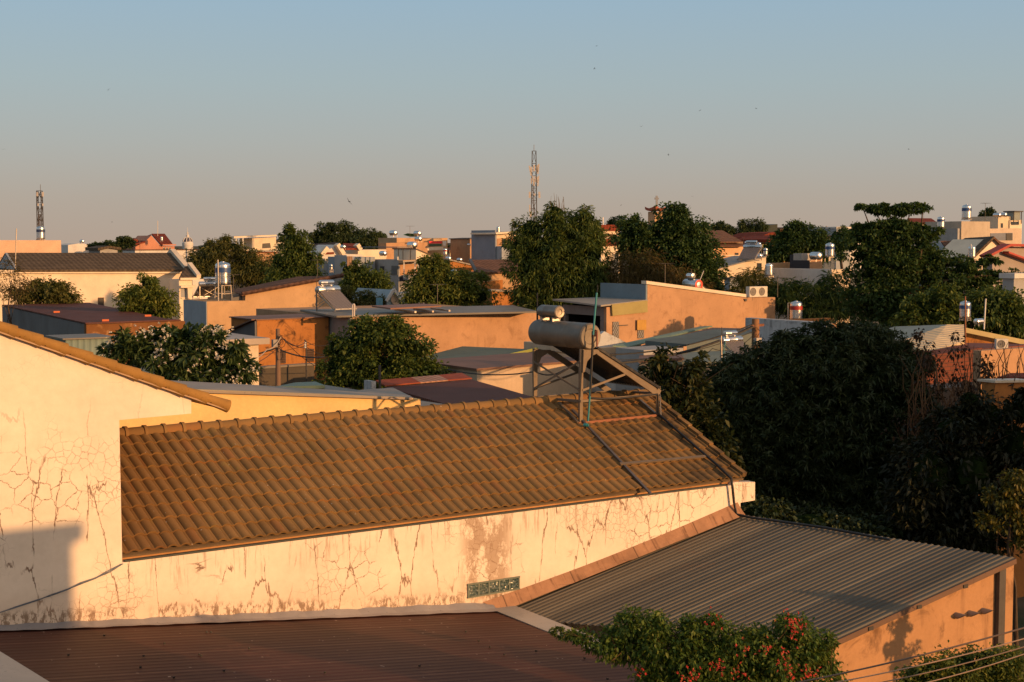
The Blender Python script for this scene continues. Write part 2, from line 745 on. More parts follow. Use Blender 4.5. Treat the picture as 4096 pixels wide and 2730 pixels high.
# warm glow of the low sun on its own side of the sky
dts = nt.nodes.new('ShaderNodeVectorMath')
dts.operation = 'DOT_PRODUCT'
nt.links.new(tc.outputs['Generated'], dts.inputs[0])
dts.inputs[1].default_value = (SUN_AZ.x * math.cos(SUN_EL), SUN_AZ.y * math.cos(SUN_EL), math.sin(SUN_EL))
gl = nt.nodes.new('ShaderNodeValToRGB')
gl.color_ramp.elements[0].position = .25
gl.color_ramp.elements[0].color = (0, 0, 0, 1)
gl.color_ramp.elements[1].position = 1.0
gl.color_ramp.elements[1].color = (.62, .33, .13, 1)
nt.links.new(dts.outputs['Value'], gl.inputs[0])
g10 = nt.nodes.new('ShaderNodeVectorMath')
g10.operation = 'SCALE'
g10.inputs['Scale'].default_value = 1 / SKYSTR
nt.links.new(gl.outputs[0], g10.inputs[0])
adg = nt.nodes.new('ShaderNodeVectorMath')
adg.operation = 'ADD'
nt.links.new([o for o in mxs.outputs if o.type == 'RGBA'][0], adg.inputs[0])
nt.links.new(g10.outputs[0], adg.inputs[1])
nt.links.new(adg.outputs[0], bg.inputs[0])
bg.inputs[1].default_value = SKYSTR
nt.links.new(bg.outputs[0], wo.inputs[0])

# ================================================================== materials shared
CREAM = (.78, .68, .56)
STEEL = steel()
STEEL_DULL = steel('dull_steel', (.50, .47, .43), .38)
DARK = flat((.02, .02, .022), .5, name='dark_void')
GLASS = flat((.03, .04, .05), .12, spec=.6, name='window_glass')
FRAME_W = flat((.7, .68, .62), .6, name='white_frame')
FRAME_D = flat((.06, .055, .05), .5, name='dark_frame')
BLACKP = flat((.015, .015, .016), .45, name='black_plastic')
GALV = flat((.42, .37, .31), .45, .5, name='galvanised_steel')
TEALP = flat((.03, .22, .24), .4, name='teal_pipe')
CABLE = flat((.02, .02, .02), .6, name='cable_rubber')
CONC = plaster((.33, .29, .25), .5, .5, name='concrete')
BLUEB = flat((.03, .075, .20), .4, name='blue_band')
REDB = flat((.34, .025, .02), .4, name='red_band')

# ================================================================== ground
g = MB()
g.quad((-3000, -600, 0), (3000, -600, 0), (3000, 5000, 0), (-3000, 5000, 0))
t = NT('ground_soil')
v = t.coord()
col = t.ramp(t.noise(v, .12, 6, .7), [(.35, (.05, .06, .03)), (.5, (.11, .09, .06)), (.65, (.16, .13, .1))])
solo('ground', None, None, g, t.bsdf(col, .95, 0, t.noise(v, 2, 6), .4, .1, .1), kind='structure')

# ================================================================== the near tiled house
W = Face(493, 2250, 20.67)
A0 = W.p.copy()
house = Thing('tiled_house', 'cream cracked-wall house with long brown tiled roof carrying the big solar heater', 'house', (A0.x, A0.y, 0))


def wall_material():
    t = NT('cracked_cream_paint')
    tc = t.n('ShaderNodeTexCoord')
    dt = t.n('ShaderNodeVectorMath', _operation='DOT_PRODUCT')
    t.l(tc.outputs['Object'], dt.inputs[0])
    dt.inputs[1].default_value = tuple(R_)
    a = dt.outputs['Value']
    sp = t.n('ShaderNodeSeparateXYZ')
    t.l(tc.outputs['Object'], sp.inputs[0])
    z = sp.outputs['Z']

    def vec(ka, kz, oy=0.0):
        c = t.n('ShaderNodeCombineXYZ')
        t.l(t.math('MULTIPLY', a, ka), c.inputs[0])
        t.l(t.math('MULTIPLY', z, kz), c.inputs[1])
        c.inputs[2].default_value = oy
        return c.outputs[0]

    flatv = vec(1, 1)
    cloud = t.noise(flatv, .8, 5, .6)
    base = t.ramp(cloud, [(.3, sc(CREAM, .9)), (.7, sc(CREAM, 1.06))])
    fine = t.noise(flatv, 7, 6, .7)
    base = t.mix(.3, base, t.ramp(fine, [(.3, (.8, .76, .7)), (.65, (1.06, 1.06, 1.06))]), 'MULTIPLY')

    def cracks(v, scale, width, mask, thr, dist=.35):
        dn = t.n('ShaderNodeTexNoise')
        dn.inputs['Scale'].default_value = scale * 1.4
        dn.inputs['Detail'].default_value = 6
        dn.inputs['Roughness'].default_value = .7
        t.l(v, dn.inputs['Vector'])
        sub = t.n('ShaderNodeVectorMath', _operation='SUBTRACT')
        t.l(dn.outputs['Color'], sub.inputs[0])
        sub.inputs[1].default_value = (.5, .5, .5)
        scl = t.n('ShaderNodeVectorMath', _operation='SCALE')
        t.l(sub.outputs[0], scl.inputs[0])
        scl.inputs['Scale'].default_value = dist / scale * 2
        ad = t.n('ShaderNodeVectorMath', _operation='ADD')
        t.l(v, ad.inputs[0])
        t.l(scl.outputs[0], ad.inputs[1])
        vo = t.n('ShaderNodeTexVoronoi', _feature='DISTANCE_TO_EDGE', _voronoi_dimensions='2D')
        vo.inputs['Scale'].default_value = scale
        t.l(ad.outputs[0], vo.inputs['Vector'])
        wn = t.math('MULTIPLY', t.noise(v, scale * 1.7, 3, .6), width * 2)
        line = t.math('SUBTRACT', 1.0, t.smooth(t.math('DIVIDE', vo.outputs['Distance'], wn), .35, 1.0), True)
        return t.math('MULTIPLY', line, t.smooth(mask, thr, thr + .09))

    m_a = t.noise(vec(1, 1, 3.7), .55, 3, .6)
    m_b = t.noise(vec(1, 1, 8.1), .8, 3, .6)
    c1 = cracks(flatv, 4.0, .027, m_a, .535)                     # net of cracks
    c2 = cracks(flatv, 8.5, .045, m_b, .54)                      # finer net
    c3 = cracks(vec(2.2, .45, 1.3), 1.0, .02, t.noise(vec(1.6, .8, 5), 1.3, 2), .45, .3)   # long vertical cracks
    c4 = cracks(vec(.35, 1.3, 2.3), 1.0, .016, t.noise(vec(.5, 1.5, 9), .9, 2), .61, .3)    # long level cracks
    # the upper gable was repainted: few cracks there
    lowz = t.math('SUBTRACT', 1.0, t.math('MULTIPLY', t.smooth(z, 6.35, 7.3), .8))
    cr_ = t.math('MAXIMUM', t.math('MAXIMUM', c1, t.math('MULTIPLY', c2, .7)), t.math('MAXIMUM', c3, c4))
    cr_ = t.math('MULTIPLY', t.math('MULTIPLY', cr_, lowz), .85)
    col = t.mix(cr_, base, (.15, .08, .045))
    # brown scaling around the worst cracks
    sca = t.math('MULTIPLY', t.smooth(m_a, .60, .72), t.smooth(t.noise(flatv, 6, 8, .75), .57, .66))
    col = t.mix(t.math('MULTIPLY', t.math('MULTIPLY', sca, lowz), .28), col, (.42, .27, .16))

    def band(x, c, wd):
        return t.math('SUBTRACT', 1.0, t.smooth(t.math('ABSOLUTE', t.math('SUBTRACT', x, c)), wd * .5, wd))
    # runs under the eave
    zt = t.math('SUBTRACT', A0.z - .02, z)
    run = t.math('MULTIPLY', t.smooth(t.noise(vec(9, .8, 2), 1.0, 5, .75), .52, .62), t.math('SUBTRACT', 1.0, t.smooth(zt, .08, .6)))
    right_of = t.smooth(a, -.05, .1)
    run = t.math('MULTIPLY', run, t.math('MULTIPLY', right_of, t.smooth(zt, -.05, 0)))
    col = t.mix(t.math('MULTIPLY', run, .5), col, (.22, .13, .07))
    # big stain above the glass blocks
    a_st = (W.pt(1945, 2200) - A0).dot(R_)
    z_st = W.pt(1945, 2200).z
    st = t.math('MULTIPLY', band(a, a_st, .62), t.smooth(t.math('ADD', t.noise(vec(1.0, .6, 4), 3.2, 8, .75), t.math('MULTIPLY', band(z, z_st, 1.1), .08)), .50, .60))
    col = t.mix(t.math('MULTIPLY', st, t.math('MULTIPLY', band(z, z_st, 1.3), .62)), col, (.24, .135, .07))
    # black scaling just above the flashing
    p0, p1 = W.pt(0, 2490), W.pt(1880, 2405)
    sl = (p1.z - p0.z) / (p1 - p0).dot(R_)
    zb = t.math('SUBTRACT', z, t.math('MULTIPLY', t.math('SUBTRACT', a, (p0 - A0).dot(R_)), sl))
    hb = t.math('SUBTRACT', zb, p0.z)
    k = t.math('MULTIPLY', t.math('SUBTRACT', 1.0, t.smooth(hb, .07, .20)), t.smooth(t.noise(vec(5.5, 2.2, 1), 2.4, 8, .75), .46, .55))
    k = t.math('MULTIPLY', k, t.smooth(t.noise(vec(1, 0, 6), 1.1, 2), .33, .5))
    col = t.mix(t.math('MULTIPLY', k, .9), col, (.06, .035, .022))
    dust = t.math('MULTIPLY', t.math('SUBTRACT', 1.0, t.smooth(hb, .05, .55)), .35)
    col = t.mix(dust, col, (.52, .36, .24))
    bump = t.math('ADD', t.math('MULTIPLY', fine, .4), t.math('MULTIPLY', cr_, -1.2))
    return t.bsdf(col, .88, 0, bump, .35, .02, .2)


WALLM = wall_material()
mb = MB()
ol = [(-160, 1277), (765, 1584), (765, 1655), (477, 1681), (489, 2251), (1200, 2160), (2200, 2029), (2930, 1942), (2933, 1930), (3020, 1929), (3020, 2002), (2962, 2012)]
pts = [W.pt(x, y) for x, y in ol]
e = pts[-1].copy(); e.z = 0
s_ = pts[0].copy(); s_.z = 0
mb.prism([s_] + pts + [e], -Q_ * .2)
house.part('wall', mb, WALLM)

ROOF_W, ROOF_H = 2.95, 1.40
U_ = (-Q_ * ROOF_W + UP * ROOF_H).normalized()
N_ = R_.cross(U_).normalized()
if N_.z < 0: N_ = -N_
SL = math.hypot(ROOF_W, ROOF_H)
E0 = A0 + UP * .10 - Q_ * .06
AR = (W.pt(2985, 1925) - A0).dot(R_)
AL = -.9
ROOF = Plane(E0, N_)


def RP(a, b, n=0.0):
    return E0 + R_ * a + U_ * b + N_ * n


def tile_material():
    t = NT('concrete_roof_tiles')
    tc = t.n('ShaderNodeTexCoord')
    v = tc.outputs['Object']
    g = t.n('ShaderNodeNewGeometry')
    c = (.240, .145, .058)
    col = t.ramp(t.noise(v, .9, 6, .65), [(.3, sc(c, .82)), (.7, sc(c, 1.12))])
    col = t.mix(.5, col, t.ramp(g.outputs['Random Per Island'], [(0, (1.18, .80, .70)), (.03, (1.18, .80, .70)), (.035, (.74, .72, .72)), (.955, (1.16, 1.1, 1.05)), (.96, (.55, .55, .52)), (1, (.55, .55, .52))]), 'MULTIPLY')
    li = t.smooth(t.noise(v, 3.0, 8, .75), .56, .72)
    col = t.mix(t.math('MULTIPLY', li, .55), col, (.26, .19, .05))          # yellow-green lichen
    bl = t.smooth(t.noise(v, 1.7, 8, .7, .5), .6, .75)
    col = t.mix(t.math('MULTIPLY', bl, .4), col, (.10, .075, .05))
    sp = t.smooth(t.noise(v, 21, 2, .5), .735, .76)
    col = t.mix(t.math('MULTIPLY', sp, .8), col, (.6, .55, .48))           # bird droppings
    dr = t.n('ShaderNodeVectorMath', _operation='DOT_PRODUCT')
    t.l(v, dr.inputs[0]); dr.inputs[1].default_value = tuple(R_)
    mo = t.math('MULTIPLY', t.smooth(dr.outputs['Value'], AR - 3.2, AR - .4), t.smooth(t.noise(v, 1.3, 7, .7), .42, .62))
    col = t.mix(t.math('MULTIPLY', mo, .75), col, (.045, .036, .026))        # black weathering at the free end
    dl = t.math('MULTIPLY', t.math('SUBTRACT', 1.0, t.smooth(dr.outputs['Value'], .0, 2.2)), .45)
    col = t.mix(dl, col, (.15, .07, .03))
    return t.bsdf(col, .82, 0, t.noise(v, 28, 4, .7), .2, .006, .12)


TILEM = tile_material()


def tile_prof(p):
    if p < .76:
        return .039 * math.sin(math.pi * p / .76) ** .62
    return .007 * math.sin(math.pi * (p - .76) / .24)


def tile_slope(RPf, a0, a1, nb, course=.352, roll=.20):
    mb = MB()
    K = 9
    for j in range(nb):
        b0 = j * course
        b1 = min((j + 1) * course + .03, SL)
        ntile = int(math.ceil((a1 - a0) / (roll * 2)))
        for i in range(ntile):
            A_ = a0 + i * roll * 2
            jn = RNG.normal() * .003
            jb = RNG.normal() * .004
            tilt = RNG.normal() * .004
            vs, fs = [], []
            w_ = min(roll * 2, a1 - A_)
            m = 2 * K
            for q in range(m + 1):
                aa = q / m
                h = tile_prof((aa * 2) % 1.0 if aa < 1 else 0.0)
                x = A_ + aa * w_
                lo = .034 + jn + tilt * (aa - .5)
                vs += [RPf(x, b0 + jb, lo + h * .9 - .032), RPf(x, b0 + jb - .004, lo + h), RPf(x, b1, jn + h)]
            for q in range(m):
                o = q * 3
                fs += [[o, o + 3, o + 4, o + 1], [o + 1, o + 4, o + 5, o + 2]]
            mb.add(vs, fs)
    return mb


NC = 9
COURSE = SL / NC - .002
roof = house.part('roof', tile_slope(lambda a, b, n: RP(a, b, n + .012 * math.sin(a * .8 + b) + .008 * math.sin(a * 2.1 + 1)), AL, AR, NC, COURSE), TILEM, smooth=50)
# far slope and underlay, plain because it faces away
mb = MB()
RB = RP(0, SL)
far = lambda a, b: RP(a, SL) + (-Q_ * ROOF_W - UP * ROOF_H) * b
mb.prism([far(AL, 0), far(AR, 0), far(AR, 1), far(AL, 1)], UP * -.06)
mb.prism([RP(AL, 0, -.03), RP(AR, 0, -.03), RP(AR, SL, -.03), RP(AL, SL, -.03)], N_ * -.03)
house.part('roof_underlay', mb, flat((.16, .11, .06), .9))
# ridge caps with collars
mb = MB()
a = AL
while a < AR - .05:
    L_ = min(.335, AR - a)
    o = RP(a, SL, -.015) + UP * .012 * random.uniform(-.4, .4)
    vs = []
    prof = [(.0, .135), (.055, .138), (.06, .116), (L_, .108)]
    n = 12
    for (h, r) in prof:
        for k in range(n + 1):
            an = math.pi * (k / n) * 1.12 - .06 * math.pi
            vs.append(o + R_ * (L_ - h) + (Q_ * math.cos(an) + UP * math.sin(an) * .95) * r)
    fs = []
    for i in range(3):
        for k in range(n):
            fs.append([i * (n + 1) + k, i * (n + 1) + k + 1, (i + 1) * (n + 1) + k + 1, (i + 1) * (n + 1) + k])
    mb.add(vs, fs)
    a += .335
house.part('ridge', mb, TILEM, roof, smooth=45)
# verge tiles down the free end
mb = MB()
for j in range(NC):
    b0, b1 = j * COURSE, (j + 1) * COURSE + .03
    for (aa, ww, hh) in ((AR - .02, .11, .085), ):
        p0, p1 = RP(aa, b0, .07), RP(aa, b1, .035)
        mb.bar(p0, p1, ww, hh, side=N_)
house.part('verge', mb, TILEM, roof)
# fascia and a dark bar painted as the shaded gap under it
mb = MB()
fa = E0 - Q_ * .05
mb.prism([fa + R_ * -.2 - UP * .02, fa + R_ * (AR - .1) - UP * .02, fa + R_ * (AR - .1) - UP * .16, fa + R_ * -.2 - UP * .16], -Q_ * .03)
house.part('fascia', mb, plaster((.48, .25, .10), .6, .2, (.12, .05, .02), name='stained_fascia'))
mb = MB()
gap_o = A0 - Q_ * .02 + UP * .012
mb.bar(gap_o + R_ * .02, gap_o + R_ * (AR - .5), .05, .03)
house.part('eave_gap_shade', mb, flat((.035, .045, .04), .6, name='gap_shade_paint'))
# end gable, floor slab side
mb = MB()
ge = A0 + R_ * (AR - .35) - Q_ * .21
g0, g1 = ge.copy(), ge - Q_ * (2 * ROOF_W - .3)
pk = ge - Q_ * (ROOF_W - .15) + UP * (ROOF_H - .1)
b0, b1 = g0.copy(), g1.copy(); b0.z = b1.z = 0
mb.prism([b0, g0, pk, g1, b1], -R_ * .2)
bk = g1.copy()
mb.prism([g1, g1 - R_ * (AR + .3), b1 - R_ * (AR + .3), b1], Q_ * .2)
house.part('gable_wall', mb, plaster((.62, .55, .45), .4, .4))
# corner block where the eave wall ends is part of the wall; glass block strip
mb = MB()
gf = []
xs = [1872, 1913, 1954, 1995, 2036, 2074]
yt = lambda x: 2339 + (x - 1872) * (2308 - 2339) / 202
yb = lambda x: 2391 + (x - 1872) * (2355 - 2391) / 202
for i in range(6):
    x = xs[i]
    mb.prism([W.pt(x - 2.5, yt(x)), W.pt(x + 2.5, yt(x)), W.pt(x + 2.5, yb(x)), W.pt(x - 2.5, yb(x))], Q_ * .022)
mb.prism([W.pt(1868, yt(1868) - 3), W.pt(2078, yt(2078) - 3), W.pt(2078, yt(2078) + 3), W.pt(1868, yt(1868) + 3)], Q_ * .024)
mb.prism([W.pt(1868, yb(1868) - 3), W.pt(2078, yb(2078) - 3), W.pt(2078, yb(2078) + 3), W.pt(1868, yb(1868) + 3)], Q_ * .024)
gw = house.part('glass_block_window', mb, flat((.12, .15, .12), .5, name='mortar'))
t = NT('green_glass_block')
v = t.coord()
vo = t.n('ShaderNodeTexVoronoi')
vo.inputs['Scale'].default_value = 26
t.l(v, vo.inputs['Vector'])
col = t.ramp(vo.outputs['Distance'], [(.1, (.012, .03, .028)), (.6, (.06, .10, .09)), (.8, (.12, .14, .12))])
GB = t.bsdf(col, .08, 0, vo.outputs['Distance'], .8, .02, .7)
for i in range(5):
    x0, x1 = xs[i] + 3, xs[i + 1] - 3
    p = [W.pt(x0, yt(x0) + 4), W.pt(x1, yt(x1) + 4), W.pt(x1, yb(x1) - 4), W.pt(x0, yb(x0) - 4)]
    house.part('glass_block', MB().prism(p, Q_ * .012), GB, gw)
# barge of the taller gable on the same wall: stepped half-round caps
mb = MB()
GA, GB_ = W.pt(-160, 1255, .02), W.pt(905, 1624, .02)
gd = (GB_ - GA)
n = 11
CAPM = NT('ochre_cap_tiles')
v = CAPM.coord()
c = (.30, .165, .045)
col = CAPM.ramp(CAPM.noise(v, 2.2, 7, .7), [(.3, sc(c, .8)), (.7, sc(c, 1.15))])
col = CAPM.mix(CAPM.math('MULTIPLY', CAPM.smooth(CAPM.noise(v, 30, 3), .62, .7), .5), col, (.12, .07, .02))
CAPM = CAPM.bsdf(col, .8, 0, CAPM.noise(v, 30, 4), .2, .006, .2)
for i in range(n):
    p0 = GA + gd * (i / n)
    p1 = GA + gd * ((i + 1.08) / n)
    dn = gd.normalized()
    side = Q_
    upv = dn.cross(side).normalized()
    if upv.z < 0: upv = -upv
    vs = []
    for (p, r) in ((p0, .072), (p1, .102)):
        for k in range(13):
            an = -0.42 * math.pi + k / 12 * math.pi * 1.05
            vs.append(p + (side * math.cos(an) + upv * math.sin(an)) * r)
    fs = [[k, k + 1, 14 + k, 13 + k] for k in range(12)] + [list(range(13, 26))]
    mb.add(vs, fs)
    # fixing screws
    for fr in (.25, .75):
        q = p0.lerp(p1, fr) + side * .092 + upv * -.03
        mb.box(q, R_ * .006, Q_ * .006, UP * .006)
house.part('barge', mb, CAPM, smooth=50)
mb = MB()
b0, b1 = W.pt(-160, 1276, .0), W.pt(905, 1640, .0)
mb.bar(b0 + Q_ * .05, b1 + Q_ * .05 - gd * .01, .09, .02)
mb.bar(W.pt(768, 1594, -.06), W.pt(893, 1634, -.06), .12, .05)
mb.prism([GA - UP * .03, GB_ - UP * .03, GB_ - UP * .03 - Q_ * 9, GA - UP * .03 - Q_ * 9], UP * -.04)
house.part('barge_batten', mb, flat((.40, .26, .15), .7, name='batten_wood'))
# service cable sagging down the wall
mb = MB()
cp = [(492, 2256), (440, 2285), (380, 2316), (330, 2335), (270, 2358), (200, 2382), (150, 2403), (60, 2432), (-60, 2470)]
mb.tube([W.pt(x, y, .03 + .03 * (i % 2)) for i, (x, y) in enumerate(cp)], .008, 5)
mb.tube([W.pt(x, y + 5 * math.sin(i * 1.7), .045) for i, (x, y) in enumerate(cp)], .006, 5)
solo('service_cable', 'twisted grey cable sagging down the cream cracked wall', 'cable', mb, flat((.10, .12, .15), .5, name='grey_cable'))

# ================================================================== lower roofs in front of the wall
# dark red sheet roof
L0, L1 = W.pt(0, 2512), W.pt(1975, 2436)
rdir_ = (L1 - L0).normalized()
REDP = Plane(L0, -rdir_.cross(Q_))
red = Thing('red_sheet_roof', 'dark red corrugated roof below the cracked cream wall, running out of frame', 'roof', (L0.x, L0.y, L0.z))
aL = L0 - rdir_ * 3.0
aR = L1 + rdir_ * .05
NEARB = 14.0
mb = MB()
mb.corr(aL, aL + Q_ * NEARB, aR, aR + Q_ * NEARB, .155, .0042)
t = NT('dark_red_sheet')
v = t.coord()
c = (.055, .0155, .0095)
col = t.ramp(t.noise(v, .7, 6, .65), [(.3, sc(c, .72)), (.7, sc(c, 1.25))])
tc_ = t.n('ShaderNodeTexCoord')
dq = t.n('ShaderNodeVectorMath', _operation='DOT_PRODUCT')
t.l(tc_.outputs['Object'], dq.inputs[0]); dq.inputs[1].default_value = tuple(Q_)
seam = t.math('FRACT', t.math('MULTIPLY', dq.outputs['Value'], 1 / .93))
col = t.mix(t.math('MULTIPLY', t.math('SUBTRACT', 1.0, t.smooth(seam, .0, .05)), .5), col, (.2, .10, .065))
sp = t.smooth(t.noise(t.coord((1, 1, 1)), 13, 3, .6), .69, .73)
col = t.mix(t.math('MULTIPLY', sp, .7), col, (.03, .014, .012))
wh = t.smooth(t.noise(v, 9, 2, .5), .735, .75)
col = t.mix(t.math('MULTIPLY', wh, .7), col, (.4, .3, .24))
rs = t.math('MULTIPLY', t.smooth(t.noise(v, 1.6, 7, .7), .58, .72), .4)
col = t.mix(rs, col, (.16, .06, .035))
REDM = t.bsdf(col, .62, 0, t.noise(v, 3, 4), .15, .02, .35)
red.part('sheet', mb, REDM)
mb = MB()
for i in range(34):       # roofing screws
    p = aL.lerp(aR, random.uniform(.3, 1)) + Q_ * random.uniform(.4, 7)
    mb.box(p + UP * .025, R_ * .012, Q_ * .012, UP * .012)
red.part('roof_screws', mb, BLACKP, kind='stuff')
# flashing along the wall, blue-grey
mb = MB()
fl = []
K = 60
for i in range(K + 1):
    x = -180 + i * (1965 + 180) / K
    yb_ = 2500 + (x - 0) * (2410 - 2500) / 1960 + 2.5 * math.sin(i * 1.3) + 1.5 * math.sin(i * 3.1)
    p = W.pt(x, yb_, .004)
    q = REDP.pt(x + 12, yb_ + 34 - 6 * (x / 1960) + 3 * math.sin(i * .9), 0)
    s = (p - L0).dot(rdir_)
    q = L0 + rdir_ * s + Q_ * (.30 + .012 * math.sin(i * .9)) + UP * (.026 + .004 * math.sin(i * 1.9))
    fl.append((p, p.lerp(q, .45) - UP * .03 + Q_ * .03, q))
for i in range(K):
    for k in range(2):
        mb.quad(fl[i][k], fl[i + 1][k], fl[i + 1][k + 1], fl[i][k + 1])
red.part('flashing', mb, metal_sheet((.33, .33, .35), .45, .25, None, 'grey_flashing', .35), smooth=60)

# grey corrugated lean-to on the far side of the valley
G0 = W.pt(2008, 2436)
G1 = W.pt(2958, 2062)
X0 = P(4060, 2237, 24.3)
GREYP = Plane(G0, -(G1 - G0).cross(X0 - G0))
gp = lambda x, y, o=0.0: GREYP.pt(x, y, o)
lean = Thing('grey_lean_to', 'lean-to with grey corrugated roof and orange rendered wall beside the red sheet roof', 'outbuilding', (G0.x, G0.y, 0))
c00, c01 = gp(1950, 2466), gp(2940, 2056)
c11, c10 = gp(4062, 2233), gp(3290, 2585)
# keep the long sides parallel with the slope direction
dirg = (c11 - c10).normalized()
lenA = (c01 - c00).length
mb = MB()
mb.corr(c00, c10, c01, c11, .125, .017, [(0, 0), (.22, 0), (.38, 1), (.62, 1), (.78, 0)])
t = NT('grey_corrugated_sheet')
v = t.coord()
dq = t.n('ShaderNodeVectorMath', _operation='DOT_PRODUCT')
t.l(v, dq.inputs[0]); dq.inputs[1].default_value = tuple(Q_)
cq = t.n('ShaderNodeCombineXYZ'); t.l(dq.outputs['Value'], cq.inputs[0])
c = (.135, .12, .09)
bands = t.noise(cq.outputs[0], 2.3, 3, .8)
col = t.ramp(bands, [(.35, sc(c, .62)), (.65, sc(c, 1.25))])
fq_ = t.math('FLOOR', t.math('MULTIPLY', dq.outputs['Value'], 1 / .94))
wn_ = t.n('ShaderNodeTexWhiteNoise', _noise_dimensions='1D'); t.l(fq_, wn_.inputs['W'])
col = t.mix(.55, col, t.ramp(wn_.outputs['Value'], [(0, (.6, .62, .66)), (1, (1.2, 1.12, 1.0))]), 'MULTIPLY')
rs = t.math('MULTIPLY', t.smooth(t.noise(v, 1.3, 8, .72, .5), .55, .72), .5)
col = t.mix(rs, col, (.15, .085, .045))
sp = t.smooth(t.noise(v, 17, 3, .6), .69, .72)
col = t.mix(t.math('MULTIPLY', sp, .7), col, (.03, .025, .02))
GREYM = t.bsdf(col, .55, 0, t.noise(v, 4, 5), .2, .02, .3)
shr = lean.part('roof_sheet', mb, GREYM)
mb = MB()
dn = UP * -.05
mb.bar(c10 + dn, c11 + dn, .05, .09)
lean.part('edge_trim', mb, metal_sheet((.16, .10, .07), .6, .4, None, 'brown_trim'))
# valley flashing strip where it meets the red roof
mb = MB()
v0, v1 = L1 + UP * .03, L1 + Q_ * 3.4 + UP * .0
for (p, q, wd) in ((v0, v1, .34),):
    mb.prism([p - R_ * .12, p + R_ * wd, q + R_ * wd, q - R_ * .12], UP * .012)
lean.part('valley_flashing', mb, metal_sheet((.42, .42, .40), .45, .3, None, 'pale_flashing', .3))
# terracotta-painted flashing against the wall
mb = MB()
K = 44
up_, md_, lo_ = [], [], []
for i in range(K + 1):
    f_ = i / K
    x = 1930 + f_ * (2950 - 1930)
    y = 2410 + f_ * (2010 - 2410) + 14 * math.sin(f_ * math.pi)
    p = W.pt(x, y, .004)
    lap = .018 * ((f_ * 4) % 1.0)
    q = G0.lerp(G1, f_) + Q_ * (.17 + lap) + UP * (.03 + lap)
    up_.append(p); lo_.append(q)
    md_.append(p.lerp(q, .55) + UP * (.02 - .05) + Q_ * .02)
for i in range(K):
    mb.quad(up_[i], up_[i + 1], md_[i + 1], md_[i])
    mb.quad(md_[i], md_[i + 1], lo_[i + 1], lo_[i])
t = NT('terracotta_flashing')
v = t.coord()
dr = t.n('ShaderNodeVectorMath', _operation='DOT_PRODUCT')
t.l(v, dr.inputs[0]); dr.inputs[1].default_value = tuple(R_)
cx = t.n('ShaderNodeCombineXYZ'); t.l(dr.outputs['Value'], cx.inputs[0])
c = (.36, .20, .115)
col = t.ramp(t.noise(v, 2.5, 6, .7), [(.3, sc(c, .75)), (.7, sc(c, 1.2))])
stn = t.math('MULTIPLY', t.smooth(t.noise(cx.outputs[0], 5.5, 4, .8), .5, .62), t.smooth(t.noise(v, 3, 4, .7), .4, .6))
col = t.mix(t.math('MULTIPLY', stn, .75), col, (.12, .06, .035))
lapl = t.math('FRACT', t.math('MULTIPLY', dr.outputs['Value'], 1 / 1.45))
col = t.mix(t.math('MULTIPLY', t.math('SUBTRACT', 1.0, t.smooth(lapl, 0, .025)), .85), col, (.05, .03, .02))
lean.part('wall_flashing', mb, t.bsdf(col, .7, 0, t.noise(v, 8, 5), .3, .02, .15), smooth=60)
# orange end wall facing the street
OW = Plane(c10 - Q_ * .12, Q_)
top0, top1 = gp(3250, 2602), gp(4073, 2236)
a_ = Vector(c10 - Q_ * .12 - UP * .09) - dirg * .6
b_ = Vector(c11 - Q_ * .12 - UP * .09) + dirg * .12
b_.z += .03
mb = MB()
a2, b2 = a_.copy(), b_.copy()
a2.z = b2.z = 0
mb.prism([a2, a_, b_, b2], -Q_ * .15)
bb = c01 - dirg * .35 - UP * .12 + Q_ * .3; b_s = b_ - Q_ * .16 - dirg * .35 - UP * .08; bb2 = bb.copy(); bb2.z = 0; b_s2 = b_s.copy(); b_s2.z = 0
mb.prism([b_s, bb, bb2, b_s2], -R_ * .15)
lean.part('wall', mb, plaster((.45, .255, .13), .8, 1.0, (.13, .07, .04), name='orange_render'))
_h = (b_ - a_); _h.z = 0
OWP = Plane(a_, Vector((_h.y, -_h.x, 0)))
mb = MB()
p0, p1 = OWP.pt(4003, 2262, .04), OWP.pt(4012, 2620, .04)
p1 = Vector((p0.x, p0.y, 0))
mb.box((p0 + p1) / 2, R_ * .085, Q_ * .05, UP * (p0.z - p1.z) / 2)
lean.part('downpipe', mb, flat((.07, .065, .06), .6, name='dark_pipe'))
for (x, y) in ((3845, 2348), (3660, 2430), (3466, 2516)):
    p = OWP.pt(x, y - 6, .06)
    lean.part('purlin_end', MB().box(p, R_ * .055, Q_ * .1, UP * .03), flat((.05, .045, .04), .7))
for (x, y) in ((3822, 2462), (3876, 2454), (3929, 2444)):
    p = OWP.pt(x, y, 0)
    mb = MB()
    ax_ = (Q_ * .8 - UP * .45 + R_ * .5).normalized()
    n = 14
    u_ = Q_.orthogonal().normalized(); w_ = Q_.cross(u_)
    vs = []
    for k in range(n):
        an = 2 * math.pi * k / n
        o_ = (R_ * math.cos(an) + UP * math.sin(an)) * .055
        vs.append(p + o_)
        vs.append(p + o_ + Q_ * (.13 + .09 * math.sin(an)))
    fs = [[2 * k, 2 * ((k + 1) % n), 2 * ((k + 1) % n) + 1, 2 * k + 1] for k in range(n)]
    mb.add(vs, fs)
    lean.part('vent_pipe', mb, flat((.25, .22, .2), .5, name='grey_pipe'), smooth=50)
